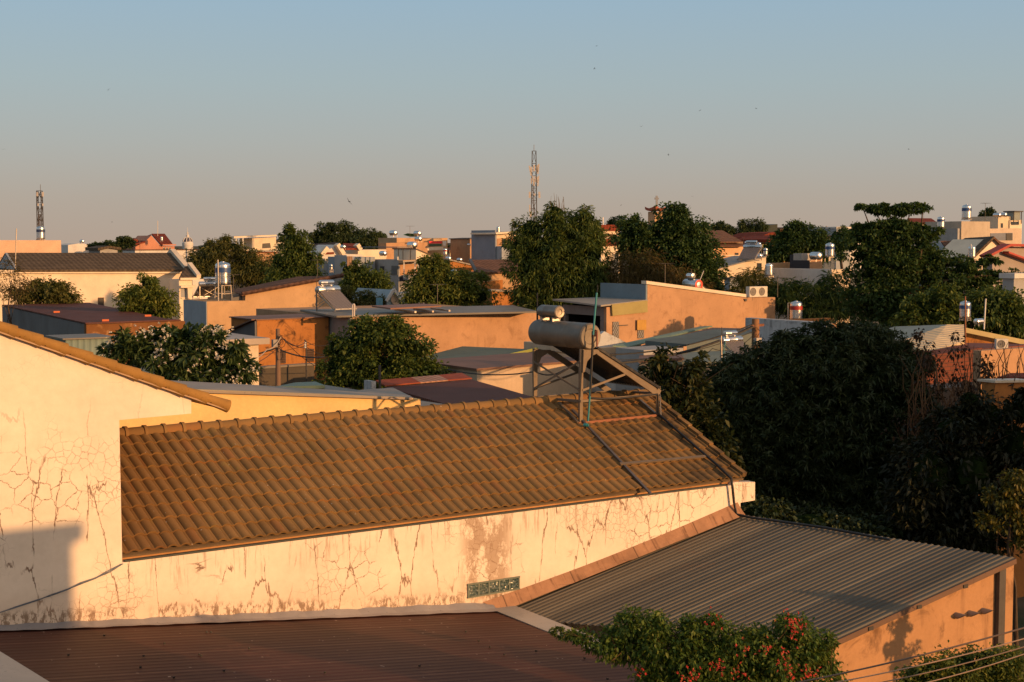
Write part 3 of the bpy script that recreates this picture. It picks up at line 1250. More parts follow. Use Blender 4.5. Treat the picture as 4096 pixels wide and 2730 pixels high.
# black pipe off the tiled roof, lying along the top of the lean-to roof
mb = MB()
pp = [ROOF.pt(2632, 1655, .09), ROOF.pt(2760, 1768, .10), ROOF.pt(2870, 1862, .10), ROOF.pt(2925, 1915, .12), W.pt(2930, 1950, .10), W.pt(2936, 2010, .10), W.pt(2946, 2058, .12), gp(3010, 2072, .06), gp(3300, 2112, .06), gp(3560, 2160, .06)]
mb.tube(pp, .026, 7)
solo('black_hose', 'black hose from the tiled roof down its end and along the grey lean-to', 'hose', mb, BLACKP, smooth=60)
# pale sheet lying on the red roof
mb = MB()
q = [REDP.pt(-60, 2575, .18), REDP.pt(0, 2612, .18), REDP.pt(215, 2745, .16), REDP.pt(330, 2830, .14), REDP.pt(-60, 2830, .16)]
mb.prism(q, UP * .02)
solo('pale_metal_sheet', 'pale grey metal sheet edge lying over the red corrugated roof', 'metal sheet', mb, metal_sheet((.44, .42, .38), .5, .35, None, 'pale_sheet', .2))

# ================================================================== the big solar water heater on the tiled roof
foot = ROOF.pt(2318, 1690, .05)
NP = Plane(foot, Q_)                       # near frame
FRM = 1.62
FP = Plane(foot - Q_ * FRM, Q_)            # far frame
heater = Thing('solar_water_heater', 'large solar water heater on a steel frame straddling the tiled ridge', 'solar heater', foot)
TANKM = NT('weathered_zinc_tank')
v = TANKM.coord()
col = TANKM.ramp(TANKM.noise(v, 3, 6, .7), [(.3, (.135, .115, .09)), (.7, (.20, .175, .14))])
col = TANKM.mix(TANKM.math('MULTIPLY', TANKM.smooth(TANKM.noise(v, 7, 8, .7), .56, .7), .4), col, (.16, .13, .10))
TANKM = TANKM.bsdf(col, .5, .3, TANKM.noise(v, 6, 4), .08, .02, .5)
ALU = flat((.165, .125, .085), .55, .15, name='dull_aluminium')
RUST = plaster((.32, .14, .08), .5, .4, (.1, .05, .03), name='rusted_bar')

capc = NP.pt(2361, 1347, .04)
tr = .262
TL = 1.80
mb = MB()
prof = [(.02, -.012), (tr * .55, -.006), (tr * .60, .016), (tr * .9, .022), (tr * .985, .0), (tr * 1.015, -.02), (tr * 1.015, -.055), (tr, -.06)]
back = [(tr, -TL * .30), (tr * 1.012, -TL * .31), (tr * 1.012, -TL * .33), (tr, -TL * .34), (tr, -TL * .72), (tr * 1.014, -TL * .73), (tr * 1.014, -TL * .77), (tr, -TL * .78), (tr, -TL + .03), (tr * .96, -TL), (tr * .5, -TL - .03), (.01, -TL - .04)]
mb.lathe(capc, Q_, prof + back, 40)
tank = heater.part('tank', mb, TANKM, smooth=40)
mb = MB()
mb.box(capc + Q_ * .03 + UP * .05 + R_ * .1, R_ * .03, Q_ * .04, UP * .05)
mb.tube([capc + Q_ * .03 + UP * .12 + R_ * .1, capc + Q_ * .09 + UP * .12 + R_ * .1, capc + Q_ * .09 - UP * .2 + R_ * .1], .018, 8)
heater.part('valve', mb, flat((.25, .1, .07), .5), tank)
# makeup tank on top
axr = (capc - NP.pt(2361, 1347)).dot(R_)
def on_axis(x, y, dz):
    """point straight above the tank axis seen in column x"""
    Pn = Plane(capc, R_)
    return Pn.pt(x, y)
smc = on_axis(2238, 1265, 0)
sr = .13
smc.z = capc.z + tr + .05 + sr
mb = MB()
mb.lathe(smc, Q_, [(.02, -.01), (sr * .45, -.008), (sr * .5, .012), (sr * .85, .015), (sr, .0), (sr * 1.03, -.02), (sr, -.04), (sr, -.40), (sr * 1.02, -.41), (sr * 1.02, -.43), (sr, -.44), (sr, -.60), (sr * .9, -.64), (.02, -.66)], 30)
mt = heater.part('feed_tank', mb, flat((.22, .19, .16), .38, .6, name='dull_zinc'), smooth=40)
for k in (-.12, -.52):
    c = smc + Q_ * k
    heater.part('saddle', MB().box(c - UP * (sr + .03), R_ * .10, Q_ * .02, UP * .05), STEEL_DULL, mt)
mb = MB()
e1 = smc + Q_ * -.64 - R_ * .02
mb.tube([e1 + UP * .02, e1 - Q_ * .12 + UP * .02, e1 - Q_ * .12 - UP * .26, e1 - Q_ * .02 - UP * .26], .02, 8)
heater.part('connecting_pipe', mb, BLACKP, mt, smooth=50)
mb = MB()
e2 = smc + Q_ * .01
mb.tube([e2 + R_ * .1 + UP * .02 - Q_ * .0, e2 + R_ * .12 - UP * .2 - Q_ * .05], .012, 6)
heater.part('connecting_pipe', mb, BLACKP, mt, smooth=50)
mb = MB()
vp = e1 - Q_ * .12
ztop = Plane(vp, Q_).pt(2143, 1172).z
mb.tube([Vector((vp.x, vp.y, smc.z - .24)), Vector((vp.x, vp.y, ztop))], .013, 6)
heater.part('vent_pipe', mb, BLACKP)


def frame_side(PL, pre, dx, dark=False):
    m = ALU
    mb = MB()
    if PL is NP:
        leg = [(2317, 1396), (2348, 1400), (2331, 1450), (2327, 1492), (2325, 1700), (2313, 1700), (2314, 1490)]
        arch = [(2330, 1400), (2398, 1398), (2392, 1412), (2366, 1424), (2347, 1446), (2337, 1488), (2328, 1492)]
        rail = [(2378, 1402), (2400, 1402), (2640, 1562), (2634, 1576), (2606, 1574), (2384, 1418)]
    else:
        leg = [(2130, 1394), (2160, 1398), (2148, 1440), (2145, 1480), (2143, 1614), (2131, 1614), (2129, 1480)]
        arch = [(2145, 1400), (2205, 1400), (2190, 1412), (2164, 1430), (2152, 1460), (2144, 1482)]
        rail = [(2186, 1402), (2212, 1404), (2440, 1556), (2434, 1566), (2414, 1564), (2190, 1415)]
    plate(mb, PL, leg, .05, -.05)
    l = heater.part('leg', mb, m)
    heater.part('gusset', plate(MB(), PL, arch, .018, .002), m, l)
    heater.part('collector_rail', plate(MB(), PL, rail, .045, -.045), m)


frame_side(NP, 'near', 0)
frame_side(FP, 'far', 0)
B = lambda f1, x0, y0, f2, x1, y1, w, h=None, m=None, nm='brace': heater.part(nm, MB().bar(f1.pt(x0, y0), f2.pt(x1, y1), w, h or w), m or ALU)
B(FP, 2135, 1447, NP, 2318, 1562, .022, .035)
B(FP, 2134, 1556, NP, 2322, 1445, .022, .035)
B(NP, 2330, 1562, NP, 2500, 1498, .02, .045)
B(FP, 2138, 1554, FP, 2312, 1490, .02, .045)
B(NP, 2316, 1606, NP, 2632, 1578, .04, .05, nm='base_bar')
B(FP, 2130, 1592, FP, 2440, 1566, .04, .05, nm='base_bar')
B(FP, 2127, 1590, NP, 2326, 1606, .04, .05, nm='base_bar')
B(NP, 2312, 1694, NP, 2628, 1662, .05, .05, RUST, 'base_bar')
B(NP, 2627, 1578, NP, 2626, 1662, .035, .035, None, 'leg')
B(NP, 2640, 1576, NP, 2644, 1664, .022, .022, STEEL_DULL, 'leg')
B(FP, 2440, 1566, NP, 2634, 1574, .06, .05, nm='manifold')
# black hose hung along the base
mb = MB()
mb.tube([NP.pt(2352, 1592, .05), NP.pt(2420, 1597, .06), NP.pt(2480, 1594, .06), NP.pt(2540, 1588, .06), NP.pt(2630, 1578, .05), NP.pt(2634, 1660, .06)], .02, 7)
heater.part('water_hose', mb, BLACKP, smooth=60)
# glass tubes: seen from underneath
TUBE = flat((.012, .012, .016), .12, spec=.7, name='vacuum_tube')
t0, t1 = NP.pt(2384, 1402), NP.pt(2632, 1562)
td = (t1 - t0)
nrm = Q_.cross(td).normalized()
if nrm.z < 0: nrm = -nrm
NT_ = 18
for i in range(NT_):
    k = (i + .6) / (NT_ + .2)
    s = t0 - Q_ * FRM * k + nrm * .05
    mb = MB().tube([s, s + td * .985], .029, 8)
    heater.part('vacuum_tube', mb, TUBE, smooth=60)
mb = MB()
s = t0 + td * .99 + nrm * .05
mb.bar(s + Q_ * .03, s - Q_ * (FRM + .02), .07, .06)
heater.part('tube_holder', mb, ALU)
mb = MB()
s = t0 + nrm * .055 + Q_ * .02
mb.bar(s - td * .0, s + td * 1.0, .03, .05, side=nrm)
heater.part('side_trim', mb, flat((.05, .05, .055), .25, .5, name='dark_trim'))

# poles beside the heater
mb = MB()
tp = Plane(NP.pt(2350, 1684, .22), Q_)
mb.tube([tp.pt(2352, 1686), tp.pt(2359, 1590), tp.pt(2366, 1470), tp.pt(2374, 1320), tp.pt(2387, 1172)], .019, 8)
pole = Thing('teal_pipe_pole', 'tall teal plastic pipe standing against the near end of the big solar heater', 'pole', tp.pt(2352, 1686))
pole.part('pipe', mb, TEALP, smooth=60)
mb = MB()
mb.tube([tp.pt(2360, 1586), tp.pt(2366, 1480), tp.pt(2372, 1340)], .023, 8)
pole.part('black_sleeve', mb, BLACKP, smooth=60)
mb = MB()
mb.tube([tp.pt(2387, 1180), tp.pt(2391, 1155), tp.pt(2389, 1140)], .01, 6)
pole.part('cable_tail', mb, BLACKP)
mb = MB()
mb.lathe(tp.pt(2345, 1701), Q_ + R_ * .6, [(.02, -.05), (.035, -.05), (.035, .02), (.022, .02), (.022, .05)], 10)
pole.part('pipe_elbow', mb, TEALP, smooth=50)

# rails lying on the tiles
def lying(name, label, x0, y0, x1, y1, w, h, mat, off=.075):
    mb = MB()
    a, b = ROOF.pt(x0, y0, off), ROOF.pt(x1, y1, off)
    mb.bar(a, b, w, h, side=N_)
    return solo(name, label, 'roof rail', mb, mat, 'steel rails lying on the tiled roof')
lying('roof_rail', 'steel rail running down the tiles from the heater leg to the eave', 2290, 1640, 2603, 1976, .05, .03, flat((.12, .11, .11), .5, .4, name='dark_rail'))
lying('roof_rail', 'level steel bar across the lower tiles, halfway to the eave', 2480, 1857, 2822, 1826, .06, .03, ALU, .09)
lying('roof_rail', 'short steel rail on the tiles under the heater, behind its near legs', 2560, 1600, 2622, 1655, .05, .03, flat((.16, .15, .14), .5, .4, name='dark_rail'))
lying('roof_rail', 'short steel rail on the tiles at the foot of the arched heater leg', 2236, 1610, 2312, 1690, .05, .03, ALU)

# ================================================================== builders for the town
PL = {
    'cream': plaster((.72, .60, .44), .12, .12), 'creamlit': plaster((.78, .66, .50), .06, .08), 'tan': plaster((.52, .34, .19), .2, .3),
    'orange': plaster((.48, .29, .165), .35, .5, (.16, .08, .04)), 'rust': plaster((.42, .18, .055), 1.0, 1.0, (.07, .038, .02)),
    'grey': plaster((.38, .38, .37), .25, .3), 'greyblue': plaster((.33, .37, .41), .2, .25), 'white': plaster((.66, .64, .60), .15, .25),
    'mould': plaster((.10, .085, .065), .9, .8, (.05, .045, .04)), 'whitemould': plaster((.50, .52, .53), .6, .9, (.08, .08, .08)),
    'pink': plaster((.55, .26, .17), .15, .15), 'yellow': plaster((.74, .52, .25), .12, .1), 'mossy': plaster((.19, .085, .033), .9, .2, (.52, .30, .14)),
    'dimgrey': plaster((.17, .17, .17), .4, .4), 'teal': plaster((.15, .18, .17), .3, .4), 'beigebrick': plaster((.58, .45, .31), .2, .1),
    'brick': plaster((.22, .095, .06), .6, .5), 'palegold': plaster((.36, .31, .13), .1, .1),
}
MS = {
    'grey': metal_sheet((.24, .235, .225), .5, .25, tuple(Q_)), 'greyp': metal_sheet((.20, .18, .15), .5, .25), 'redbrown': metal_sheet((.125, .05, .036), .65, .3, tuple(Q_)),
    'green': metal_sheet((.13, .16, .115), .55, .3, tuple(Q_)), 'dark': metal_sheet((.125, .092, .068), .55, .3), 'teal': metal_sheet((.19, .26, .24), .5, .25, tuple(R_)),
    'cream': metal_sheet((.62, .50, .31), .5, .2, tuple(Q_)), 'rust': metal_sheet((.30, .075, .04), .7, .6, tuple(Q_)), 'pale': metal_sheet((.32, .29, .25), .45, .2, None),
    'brown': metal_sheet((.21, .12, .085), .6, .2), 'blue': metal_sheet((.02, .04, .10), .5, .2), 'greenfascia': metal_sheet((.28, .30, .08), .6, .2),
    'mint': metal_sheet((.16, .23, .17), .5, .25),
}
TI = {'grey': tiles((.115, .088, .062), .45), 'brown': tiles((.17, .095, .065), .5), 'red': tiles((.21, .05, .03), .6), 'dark': tiles((.045, .045, .05), .5),
      'tan': tiles((.19, .125, .085), .5)}


def bldg(name, label, x, y, d, outline, D, wall, th=TH, side=None, roof=None, rt=.12, over=.15, cat='building', wins=(), wmat=None, group=None, zb=0.0, rname='roof'):
    f = Face(x, y, d, th)
    o = []
    for q in outline:
        o.append((q[0], level(f, x, y, q[0]) if q[1] is None else q[1]))
    p0 = f.pt(*o[0])
    T = Thing(name, label, cat, (p0.x, p0.y, zb), group)
    mb = MB()
    top = wall_prism(mb, f, o, D, zb)
    T.part('wall', mb, wall)
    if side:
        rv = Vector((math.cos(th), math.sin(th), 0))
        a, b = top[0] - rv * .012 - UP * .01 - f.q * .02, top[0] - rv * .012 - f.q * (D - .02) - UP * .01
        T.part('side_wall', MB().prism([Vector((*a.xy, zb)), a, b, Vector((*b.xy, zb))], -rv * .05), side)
    if roof:
        rr = (top[-1] - top[0]); rr.z = 0; rr.normalize()
        tp = [p + f.q * over + UP * .006 for p in top]
        tp[0] = tp[0] - rr * over
        tp[-1] = tp[-1] + rr * over
        mb = MB().prism(tp + [p + UP * rt for p in reversed(tp)], -f.q * (D + 2 * over))
        T.part(rname, mb, roof)
    for q in wins:
        window(T, f, rect(*q[:4]), q[4] if len(q) > 4 else FRAME_W, q[5] if len(q) > 5 else GLASS)
    T.f = f
    T.top = top
    return T


def inset(pts, k):
    c = sum(pts, Vector()) / len(pts)
    return [c + (p - c) * k for p in pts]


def shed(name, label, pts, roofmat, wallmat, t=.1, cat='shed', k=.94, drop=.0, group=None):
    pts = [Vector(p) for p in pts]
    c = sum(pts, Vector()) / len(pts)
    T = Thing(name, label, cat, (c.x, c.y, 0), group)
    T.part('roof', MB().prism(pts, UP * -t), roofmat)
    ins = inset(pts, k)
    n = len(ins)
    top = [p - UP * (t + .005 + drop) for p in ins]
    bot = [Vector((p.x, p.y, 0)) for p in ins]
    mb = MB()
    mb.add(top + bot, [list(range(n)), list(range(2 * n - 1, n - 1, -1))] + [[i, (i + 1) % n, n + (i + 1) % n, n + i] for i in range(n)])
    T.part('wall', mb, wallmat)
    return T


def slope(T, name, f, e0, e1, r0, r1, dback, mat, t=.15, off=.2, parent=None):
    """roof slope: eave on facade f, ridge dback metres behind, corners in photo pixels"""
    fb = f.back(dback)
    pts = [f.pt(*e0, off), f.pt(*e1, off), fb.pt(*r1), fb.pt(*r0)]
    return T.part(name, MB().prism(pts, UP * -t), mat, parent), pts


# ------------------------------------------------------------------ steel tanks
def tank_proto(name, band, loc, rot, scale, label, group, stand=.5):
    T = Thing(name, label, 'water tank', (0, 0, 0), group)
    r, h = .48, 1.45
    prof = [(r * .3, 0), (r * .96, 0.01), (r, .05)]
    for i in range(1, 9):
        z = .05 + i * (h - .25) / 9
        prof += [(r, z - .03), (r * 1.035, z - .015), (r * 1.035, z + .015), (r, z + .03)]
    prof += [(r, h - .18), (r * .98, h - .13), (r * .75, h - .03), (r * .3, h + .02), (r * .28, h + .06), (.01, h + .06)]
    b = T.part('body', MB().lathe((0, 0, stand), UP, prof, 28), STEEL, smooth=40)
    if band:
        T.part('band', MB().lathe((0, 0, stand + h * .56), UP, [(r * 1.02, -.01), (r * 1.042, -.01), (r * 1.042, .30), (r * 1.02, .30)], 28), band, smooth=40)
    mb = MB()
    for sx in (-1, 1):
        for sy in (-1, 1):
            T.part('leg', MB().bar((sx * r * .8, sy * r * .8, 0), (sx * r * .72, sy * r * .72, stand), .05), GALV)
    mb = MB()
    for z in (stand - .03, stand * .35):
        for a, b_ in (((-1, -1), (1, -1)), ((1, -1), (1, 1)), ((1, 1), (-1, 1)), ((-1, 1), (-1, -1))):
            mb.bar((a[0] * r * .78, a[1] * r * .78, z), (b_[0] * r * .78, b_[1] * r * .78, z), .04)
    T.part('ring_frame', mb, GALV)
    T.o.location = loc
    T.o.rotation_euler = (0, 0, rot)
    T.o.scale = (scale,) * 3
    return T


_tp = {}


def tank_at(x, ybase, d, wpx, band, label, stand=.5, pipe=None):
    """ybase: photo row of the tank bottom (top of its stand)"""
    s = wpx * d / F / 1.0
    p = P(x, ybase, d) - UP * stand * s
    key = (id(band), round(stand, 2))
    g = 'upright stainless water tanks on the roofs'
    if key in _tp:
        return dup(_tp[key].o, p, random.uniform(0, 1), s, label, g)
    _tp[key] = tank_proto('water_tank', band, p, random.uniform(0, 1), s, label, g, stand)
    return _tp[key].o


_dp = []


def drum_at(x, y, d, dpx, label, rot=TH - math.pi / 2, stand=.35):
    """lying drum, centre of its near end at (x, y), diameter dpx"""
    s = dpx * d / F / .7
    p = P(x, y, d) - UP * (.35 + stand) * s
    g = 'lying stainless drums on the roofs'
    if _dp:
        return dup(_dp[0].o, p, rot, s, label, g)
    T = Thing('lying_drum', label, 'water tank', (0, 0, 0), g)
    r = .35
    pr = [(.02, .05), (r * .6, .03), (r * .92, -.02), (r, -.06)]
    for i in range(1, 5):
        zz = -.06 - i * .24
        pr += [(r, zz + .03), (r * 1.03, zz), (r, zz - .03)]
    pr += [(r, -1.2), (r * .9, -1.25), (.02, -1.3)]
    T.part('body', MB().lathe((0, 0, r + stand), (1, 0, 0), pr, 24), STEEL, smooth=40)
    for xx in (-.15, -1.05):
        for yy in (-.28, .28):
            T.part('leg', MB().bar((xx, yy, 0), (xx, yy * .9, stand + .12), .04), GALV)
    T.o.location, T.o.rotation_euler, T.o.scale = p, (0, 0, rot), (s,) * 3
    _dp.append(T)
    return T.o


PANEL = None


def panel_mat():
    t = NT('vacuum_tube_panel')
    tc = t.n('ShaderNodeTexCoord')
    s = t.n('ShaderNodeSeparateXYZ')
    t.l(tc.outputs['Object'], s.inputs[0])
    w_ = t.math('SINE', t.math('MULTIPLY', s.outputs['X'], 2 * math.pi / .105))
    col = t.ramp(t.math('MULTIPLY_ADD', w_, .5), [(.25, (.33, .28, .25)), (.55, (.03, .028, .035)), (1, (.015, .014, .02))])
    return t.bsdf(col, .3, 0, w_, .6, .03, .6)


PANEL = panel_mat()
_hp = []


def small_heater(p, rot, s, label):
    g = 'solar water heaters on the roofs'
    if _hp:
        return dup(_hp[0].o, p, rot, s, label, g)
    T = Thing('solar_water_heater', label, 'solar heater', (0, 0, 0), g)
    # tank along x, panel falls toward -y
    r = .22
    zt = 1.25
    T.part('tank', MB().lathe((.85, 0, zt), (1, 0, 0), [(.02, .02), (r * .9, .0), (r, -.04), (r, -.5), (r * 1.03, -.52), (r, -.54), (r, -1.2), (r * 1.03, -1.22), (r, -1.24), (r, -1.66), (r * .9, -1.7), (.02, -1.72)], 24), STEEL, smooth=40)
    T.part('feed_tank', MB().lathe((.40, 0, zt + .42), (1, 0, 0), [(.02, .02), (.15, 0), (.16, -.03), (.16, -.5), (.165, -.52), (.16, -.54), (.16, -.95), (.15, -1.0), (.02, -1.01)], 20), STEEL, smooth=40)
    for xx in (.25, -.45):
        T.part('saddle', MB().box((xx, 0, zt + .24), (.05, 0, 0), (0, .05, 0), (0, 0, .05)), FRAME_W)
    T.part('collector', MB().prism([(-.8, -.12, zt - .05), (.8, -.12, zt - .05), (.8, -1.55, .14), (-.8, -1.55, .14)], (0, .03, .05)), PANEL)
    T.part('tube_holder', MB().bar((-.85, -1.57, .14), (.85, -1.57, .14), .1, .08), STEEL_DULL)
    for xx in (-.82, .82):
        mb = MB().bar((xx, .1, 0), (xx, .1, zt - .15), .05)
        T.part('leg', mb, GALV)
        T.part('rail', MB().bar((xx, -.02, zt - .15), (xx, -1.55, .08), .05, .08), GALV)
        T.part('base_bar', MB().bar((xx, .1, .05), (xx, -1.55, .05), .04), GALV)
        T.part('brace', MB().bar((xx, .1, .3), (xx, -.75, .72), .035), GALV)
    T.part('brace', MB().bar((-.82, .1, .1), (.82, .1, 1.0), .03), GALV)
    T.part('brace', MB().bar((.82, .12, .1), (-.82, .12, 1.0), .03), GALV)
    T.part('vent_pipe', MB().tube([(-.88, -.02, 0), (-.88, -.02, 2.1)], .02, 6), BLACKP)
    T.o.location, T.o.rotation_euler, T.o.scale = p, (0, 0, rot), (s,) * 3
    _hp.append(T)
    return T.o


def wire(name, label, pts, r, mat=None, sag=0.0, cat='cable', group=None, n=14):
    """a cable through the given points, hanging between them"""
    out = []
    for a, b in zip(pts[:-1], pts[1:]):
        for i in range(n):
            t_ = i / n
            q = Vector(a).lerp(Vector(b), t_)
            q.z -= sag * 4 * t_ * (1 - t_)
            out.append(q)
    out.append(Vector(pts[-1]))
    return solo(name, label, cat, MB().tube(out, r, 5), mat or CABLE, group)


# ================================================================== yellow house right behind the tiled ridge
YP = Plane(A0 - Q_ * 7.0, Q_)
yel = Thing('yellow_house', 'house with plain yellow side wall and low metal roof just behind the tiled ridge', 'house', YP.pt(700, 1800))
p = [YP.pt(x, y) for x, y in [(150, 1540), (760, 1560), (1646, 1592), (1655, 1597), (1682, 1597)]]
b0, b1 = p[0].copy(), p[-1].copy(); b0.z = b1.z = 0
mb = MB().prism([b0] + p + [b1], -Q_ * .25)
yel.part('wall', mb, plaster((.80, .55, .24), .06, .1, (.3, .15, .06), name='yellow_paint'))
YB = Plane(YP.p - Q_ * 3.2, Q_)
lo = [(150, 1541), (760, 1561), (1648, 1591)]
hi = [(420, 1508), (1024, 1541), (1640, 1583)]
mb = MB()
lp = [YP.pt(x, y, .12) for x, y in lo]; hp_ = [YB.pt(x, y) for x, y in hi]
for i in range(2):
    mb.prism([lp[i], lp[i + 1], hp_[i + 1], hp_[i]], UP * -.05)
yel.part('roof', mb, metal_sheet((.30, .25, .20), .5, .3, None, 'tan_sheet'))
mb = MB()
bb0, bb1 = YB.pt(420, 1512), YB.pt(1640, 1590)
c0, c1 = bb0.copy(), bb1.copy(); c0.z = c1.z = 0
mb.prism([c0, bb0, bb1, c1], -Q_ * .2)
yel.part('rear_wall', mb, PL['dimgrey'])

# low sheds between
sd = lambda pts, d: [P(x, y, d + (q[0] if q else 0)) for (x, y, *q) in pts]
shed('metal_shed', 'low shed with pale green ridge sheet, behind the yellow house', sd([(1090, 1549), (1300, 1542, 0), (1262, 1527, 5), (1180, 1531, 5)], 46), MS['mint'], PL['grey'])
shed('metal_shed', 'low shed with smooth blue-grey roof in front of the dark round tree', sd([(1190, 1560), (1480, 1585, -2), (1440, 1562, 3), (1290, 1539, 6)], 44), MS['greyp'], PL['grey'])
shed('metal_shed', 'low shed with tan grey roof at the end of the yellow wall', sd([(1400, 1578), (1665, 1597, -1), (1572, 1551, 5), (1445, 1560, 5)], 40), metal_sheet((.27, .23, .19), .5, .25, None), PL['grey'])
shed('metal_shed', 'narrow blue-grey lean-to roof between the tiled ridge and the red-brown roof', sd([(1680, 1640), (1900, 1650), (1850, 1628, 3), (1684, 1603, 4)], 37), MS['greyp'], PL['grey'])

# ================================================================== red-brown roof with the rust strip
rb = shed('rusty_roof_shed', 'wide shed with dark red-brown roof and a patched rust-coloured ridge strip', [P(1845, 1634, 46), P(2260, 1625, 46), P(1888, 1519, 57), P(1540, 1549, 55)], MS['redbrown'], PL['dimgrey'])
z1, z2 = P(1540, 1549, 55), P(1888, 1519, 57)
up0, up1 = P(1502, 1527, 56.2), P(1848, 1497, 58.2)
for (a, b, m) in ((0, .40, MS['rust']), (.40, .72, metal_sheet((.40, .22, .15), .6, .5, tuple(R_))), (.72, 1.0, MS['rust'])):
    mb = MB().prism([z1.lerp(z2, a) + UP * .02, z1.lerp(z2, b) + UP * .02, up0.lerp(up1, b), up0.lerp(up1, a)], UP * .05)
    rb.part('ridge_sheet', mb, m)
f = Face(1505, 1535, 54.5)
rb.part('end_wall', MB().prism([f.pt(*q) for q in [(1486, 1526), (1504, 1526), (1504, 1600), (1486, 1600)]], -f.q * .6), PL['whitemould'])
p = P(1520, 1549, 54.6)
solo('post', 'dark slim post standing at the corner of the rust-coloured ridge strip', 'post', MB().tube([Vector((p.x, p.y, 0)), P(1519, 1462, 54.6)], .05, 8), flat((.06, .05, .045), .7), smooth=60)

# ================================================================== white brick block houses around the big heater
b1_ = bldg('block_house', 'pale block-work house with flat grey top, seen through the legs of the big solar heater', 1908, 1484, 62, [(1908, 1484), (2345, 1448)], 5, PL['beigebrick'], roof=MS['brown'], rt=.1, over=.1)
shed('green_roof_house', 'green ribbed roof with yellow-green fascia, right of the dark round tree', [P(1745, 1480, 64), P(2130, 1398, 72), P(1850, 1386, 78), P(1640, 1440, 72)], MS['green'], PL['cream'], cat='house', t=.12)
mb = MB()
a, b = P(1745, 1484, 63.9), P(2150, 1395, 72)
mb.bar(a - UP * .12, b - UP * .12, .06, .35)
gh = Thing('roof_fascia_board', 'yellow-green fascia board along the low edge of the green roof', 'fascia board', a)
gh.part('board', mb, MS['greenfascia'])
shed('cream_porch', 'sunlit cream porch strip under the yellow-green fascia', [P(1790, 1494, 63), P(2150, 1420, 68), P(2130, 1404, 72), P(1760, 1486, 67)], MS['brown'], PL['creamlit'], cat='porch')
b2_ = bldg('gabled_block_house', 'beige block-work house with mould-streaked white gable behind the big heater tank', 2410, 1392, 70, [(2372, 1395), (2545, None)], 6, PL['beigebrick'])
f = b2_.f.back(.25)
b2_.part('gable', MB().prism([f.pt(*q) for q in [(2330, 1398), (2418, 1326), (2535, 1386), (2545, 1392), (2545, 1398)]], -f.q * .25), PL['whitemould'])
b2_.part('cornice', plate(MB(), b2_.f, [(2500, 1381), (2552, 1379), (2547, 1391), (2500, 1392)], .25, .003), PL['creamlit'])
f2 = Face(2545, 1480, 62)
bldg('shop_front', 'low shop with white and red striped eave board behind the collector of the big heater', 2530, 1475, 64, [(2530, 1475), (2640, None)], 3, PL['white'], roof=flat((.45, .05, .03), .5), rt=.14)
shed('blue_roof_shed', 'small dark blue roof low between the block house and the dark bushes', [P(2548, 1456, 64), P(2640, 1452, 64), P(2600, 1430, 68), P(2548, 1432, 68)], MS['blue'], PL['dimgrey'])

# ================================================================== left: white long house
lw = bldg('long_white_house', 'long bright cream house with grey tiled roof and white gable coping', 0, 1086, 125, [(-120, None), (722, None)], 12, PL['creamlit'])
f = lw.f
sl1, pts = slope(lw, 'roof', f, (62, 1080), (738, 1079), (20, 1012), (681, 1012), 5.5, TI['grey'], .2, .35)
back = f.back(11)
bl = pts[0] + (pts[3] - pts[0]) * 2; bl.z = pts[0].z
br = pts[1] + (pts[2] - pts[1]) * 2; br.z = pts[1].z
lw.part('rear_slope', MB().prism([pts[3], pts[2], br, bl], UP * -.2), TI['grey'])
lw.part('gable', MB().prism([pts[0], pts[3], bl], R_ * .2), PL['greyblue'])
lw.part('coping', MB().bar(pts[1] + R_ * .25 + UP * .1 + Q_ * .1, pts[2] + R_ * .25 + UP * .15, .5, .45).bar(pts[2] + R_ * .25 + UP * .15, br + R_ * .25 + UP * .1, .5, .45), PL['creamlit'])
lw.part('cornice', plate(MB(), f, [(-120, 1081), (742, 1080), (738, 1088), (722, 1094), (-120, 1094)], .3, .003), PL['creamlit'])
window(lw, f, rect(392, 1191, 415, 1232), flat((.10, .06, .035), .7), DARK)
g2 = bldg('porch_wing', 'small tiled porch with white coping and round-topped pillar beside the long white house', 722, 1119, 130, [(716, 1119), (768, None)], 2.5, PL['creamlit'])
f = g2.f
sl2, pts = slope(g2, 'roof', f, (716, 1112), (789, 1111), (738, 1068), (752, 1064), 3.0, TI['grey'], .15, .3)
g2.part('coping', MB().bar(pts[1] + R_ * .15 + UP * .1, pts[2] + R_ * .15 + UP * .15, .4, .35), PL['creamlit'])
g2.part('cornice', plate(MB(), f, [(716, 1112), (796, 1111), (790, 1120), (716, 1121)], .35, .003), PL['creamlit'])
g2.part('ledge', plate(MB(), f, [(716, 1143), (777, 1142), (770, 1151), (716, 1152)], .5, .003), PL['creamlit'])
g2.part('recess_shade', plate(MB(), f, [(723, 1153), (768, 1152), (768, 1190), (723, 1190)], .006, .003), PL['grey'])  # flat grey plate, the shade of the recess put into its colour
g2.part('pillar', plate(MB(), f, [(744, 1152), (765, 1152), (762, 1195), (747, 1195)], .4, .012), PL['creamlit'])
bldg('grey_wall_house', 'plain pale grey wall between the white porch and the steel tank with blue band', 770, 1118, 135, [(770, 1118), (829, None)], 4, PL['white'])
bldg('orange_block', 'flat-topped pale orange block carrying a steel tank and lattice mast', 244, 962, 150, [(-150, None), (244, 962)], 10, plaster((.64, .44, .30), .1, .12), roof=None)
tank_at(163.5, 957, 155, 34, flat((.03, .05, .12), .4), 'steel water tank with dark blue band at the foot of the lattice mast', .25)
mb = MB().tube([P(61, 1075, 100), P(63, 1000, 100), P(66, 915, 100)], .035, 6)
solo('aerial_pole', 'thin leaning aerial pole in front of the long grey tiled roof', 'pole', mb, GALV)

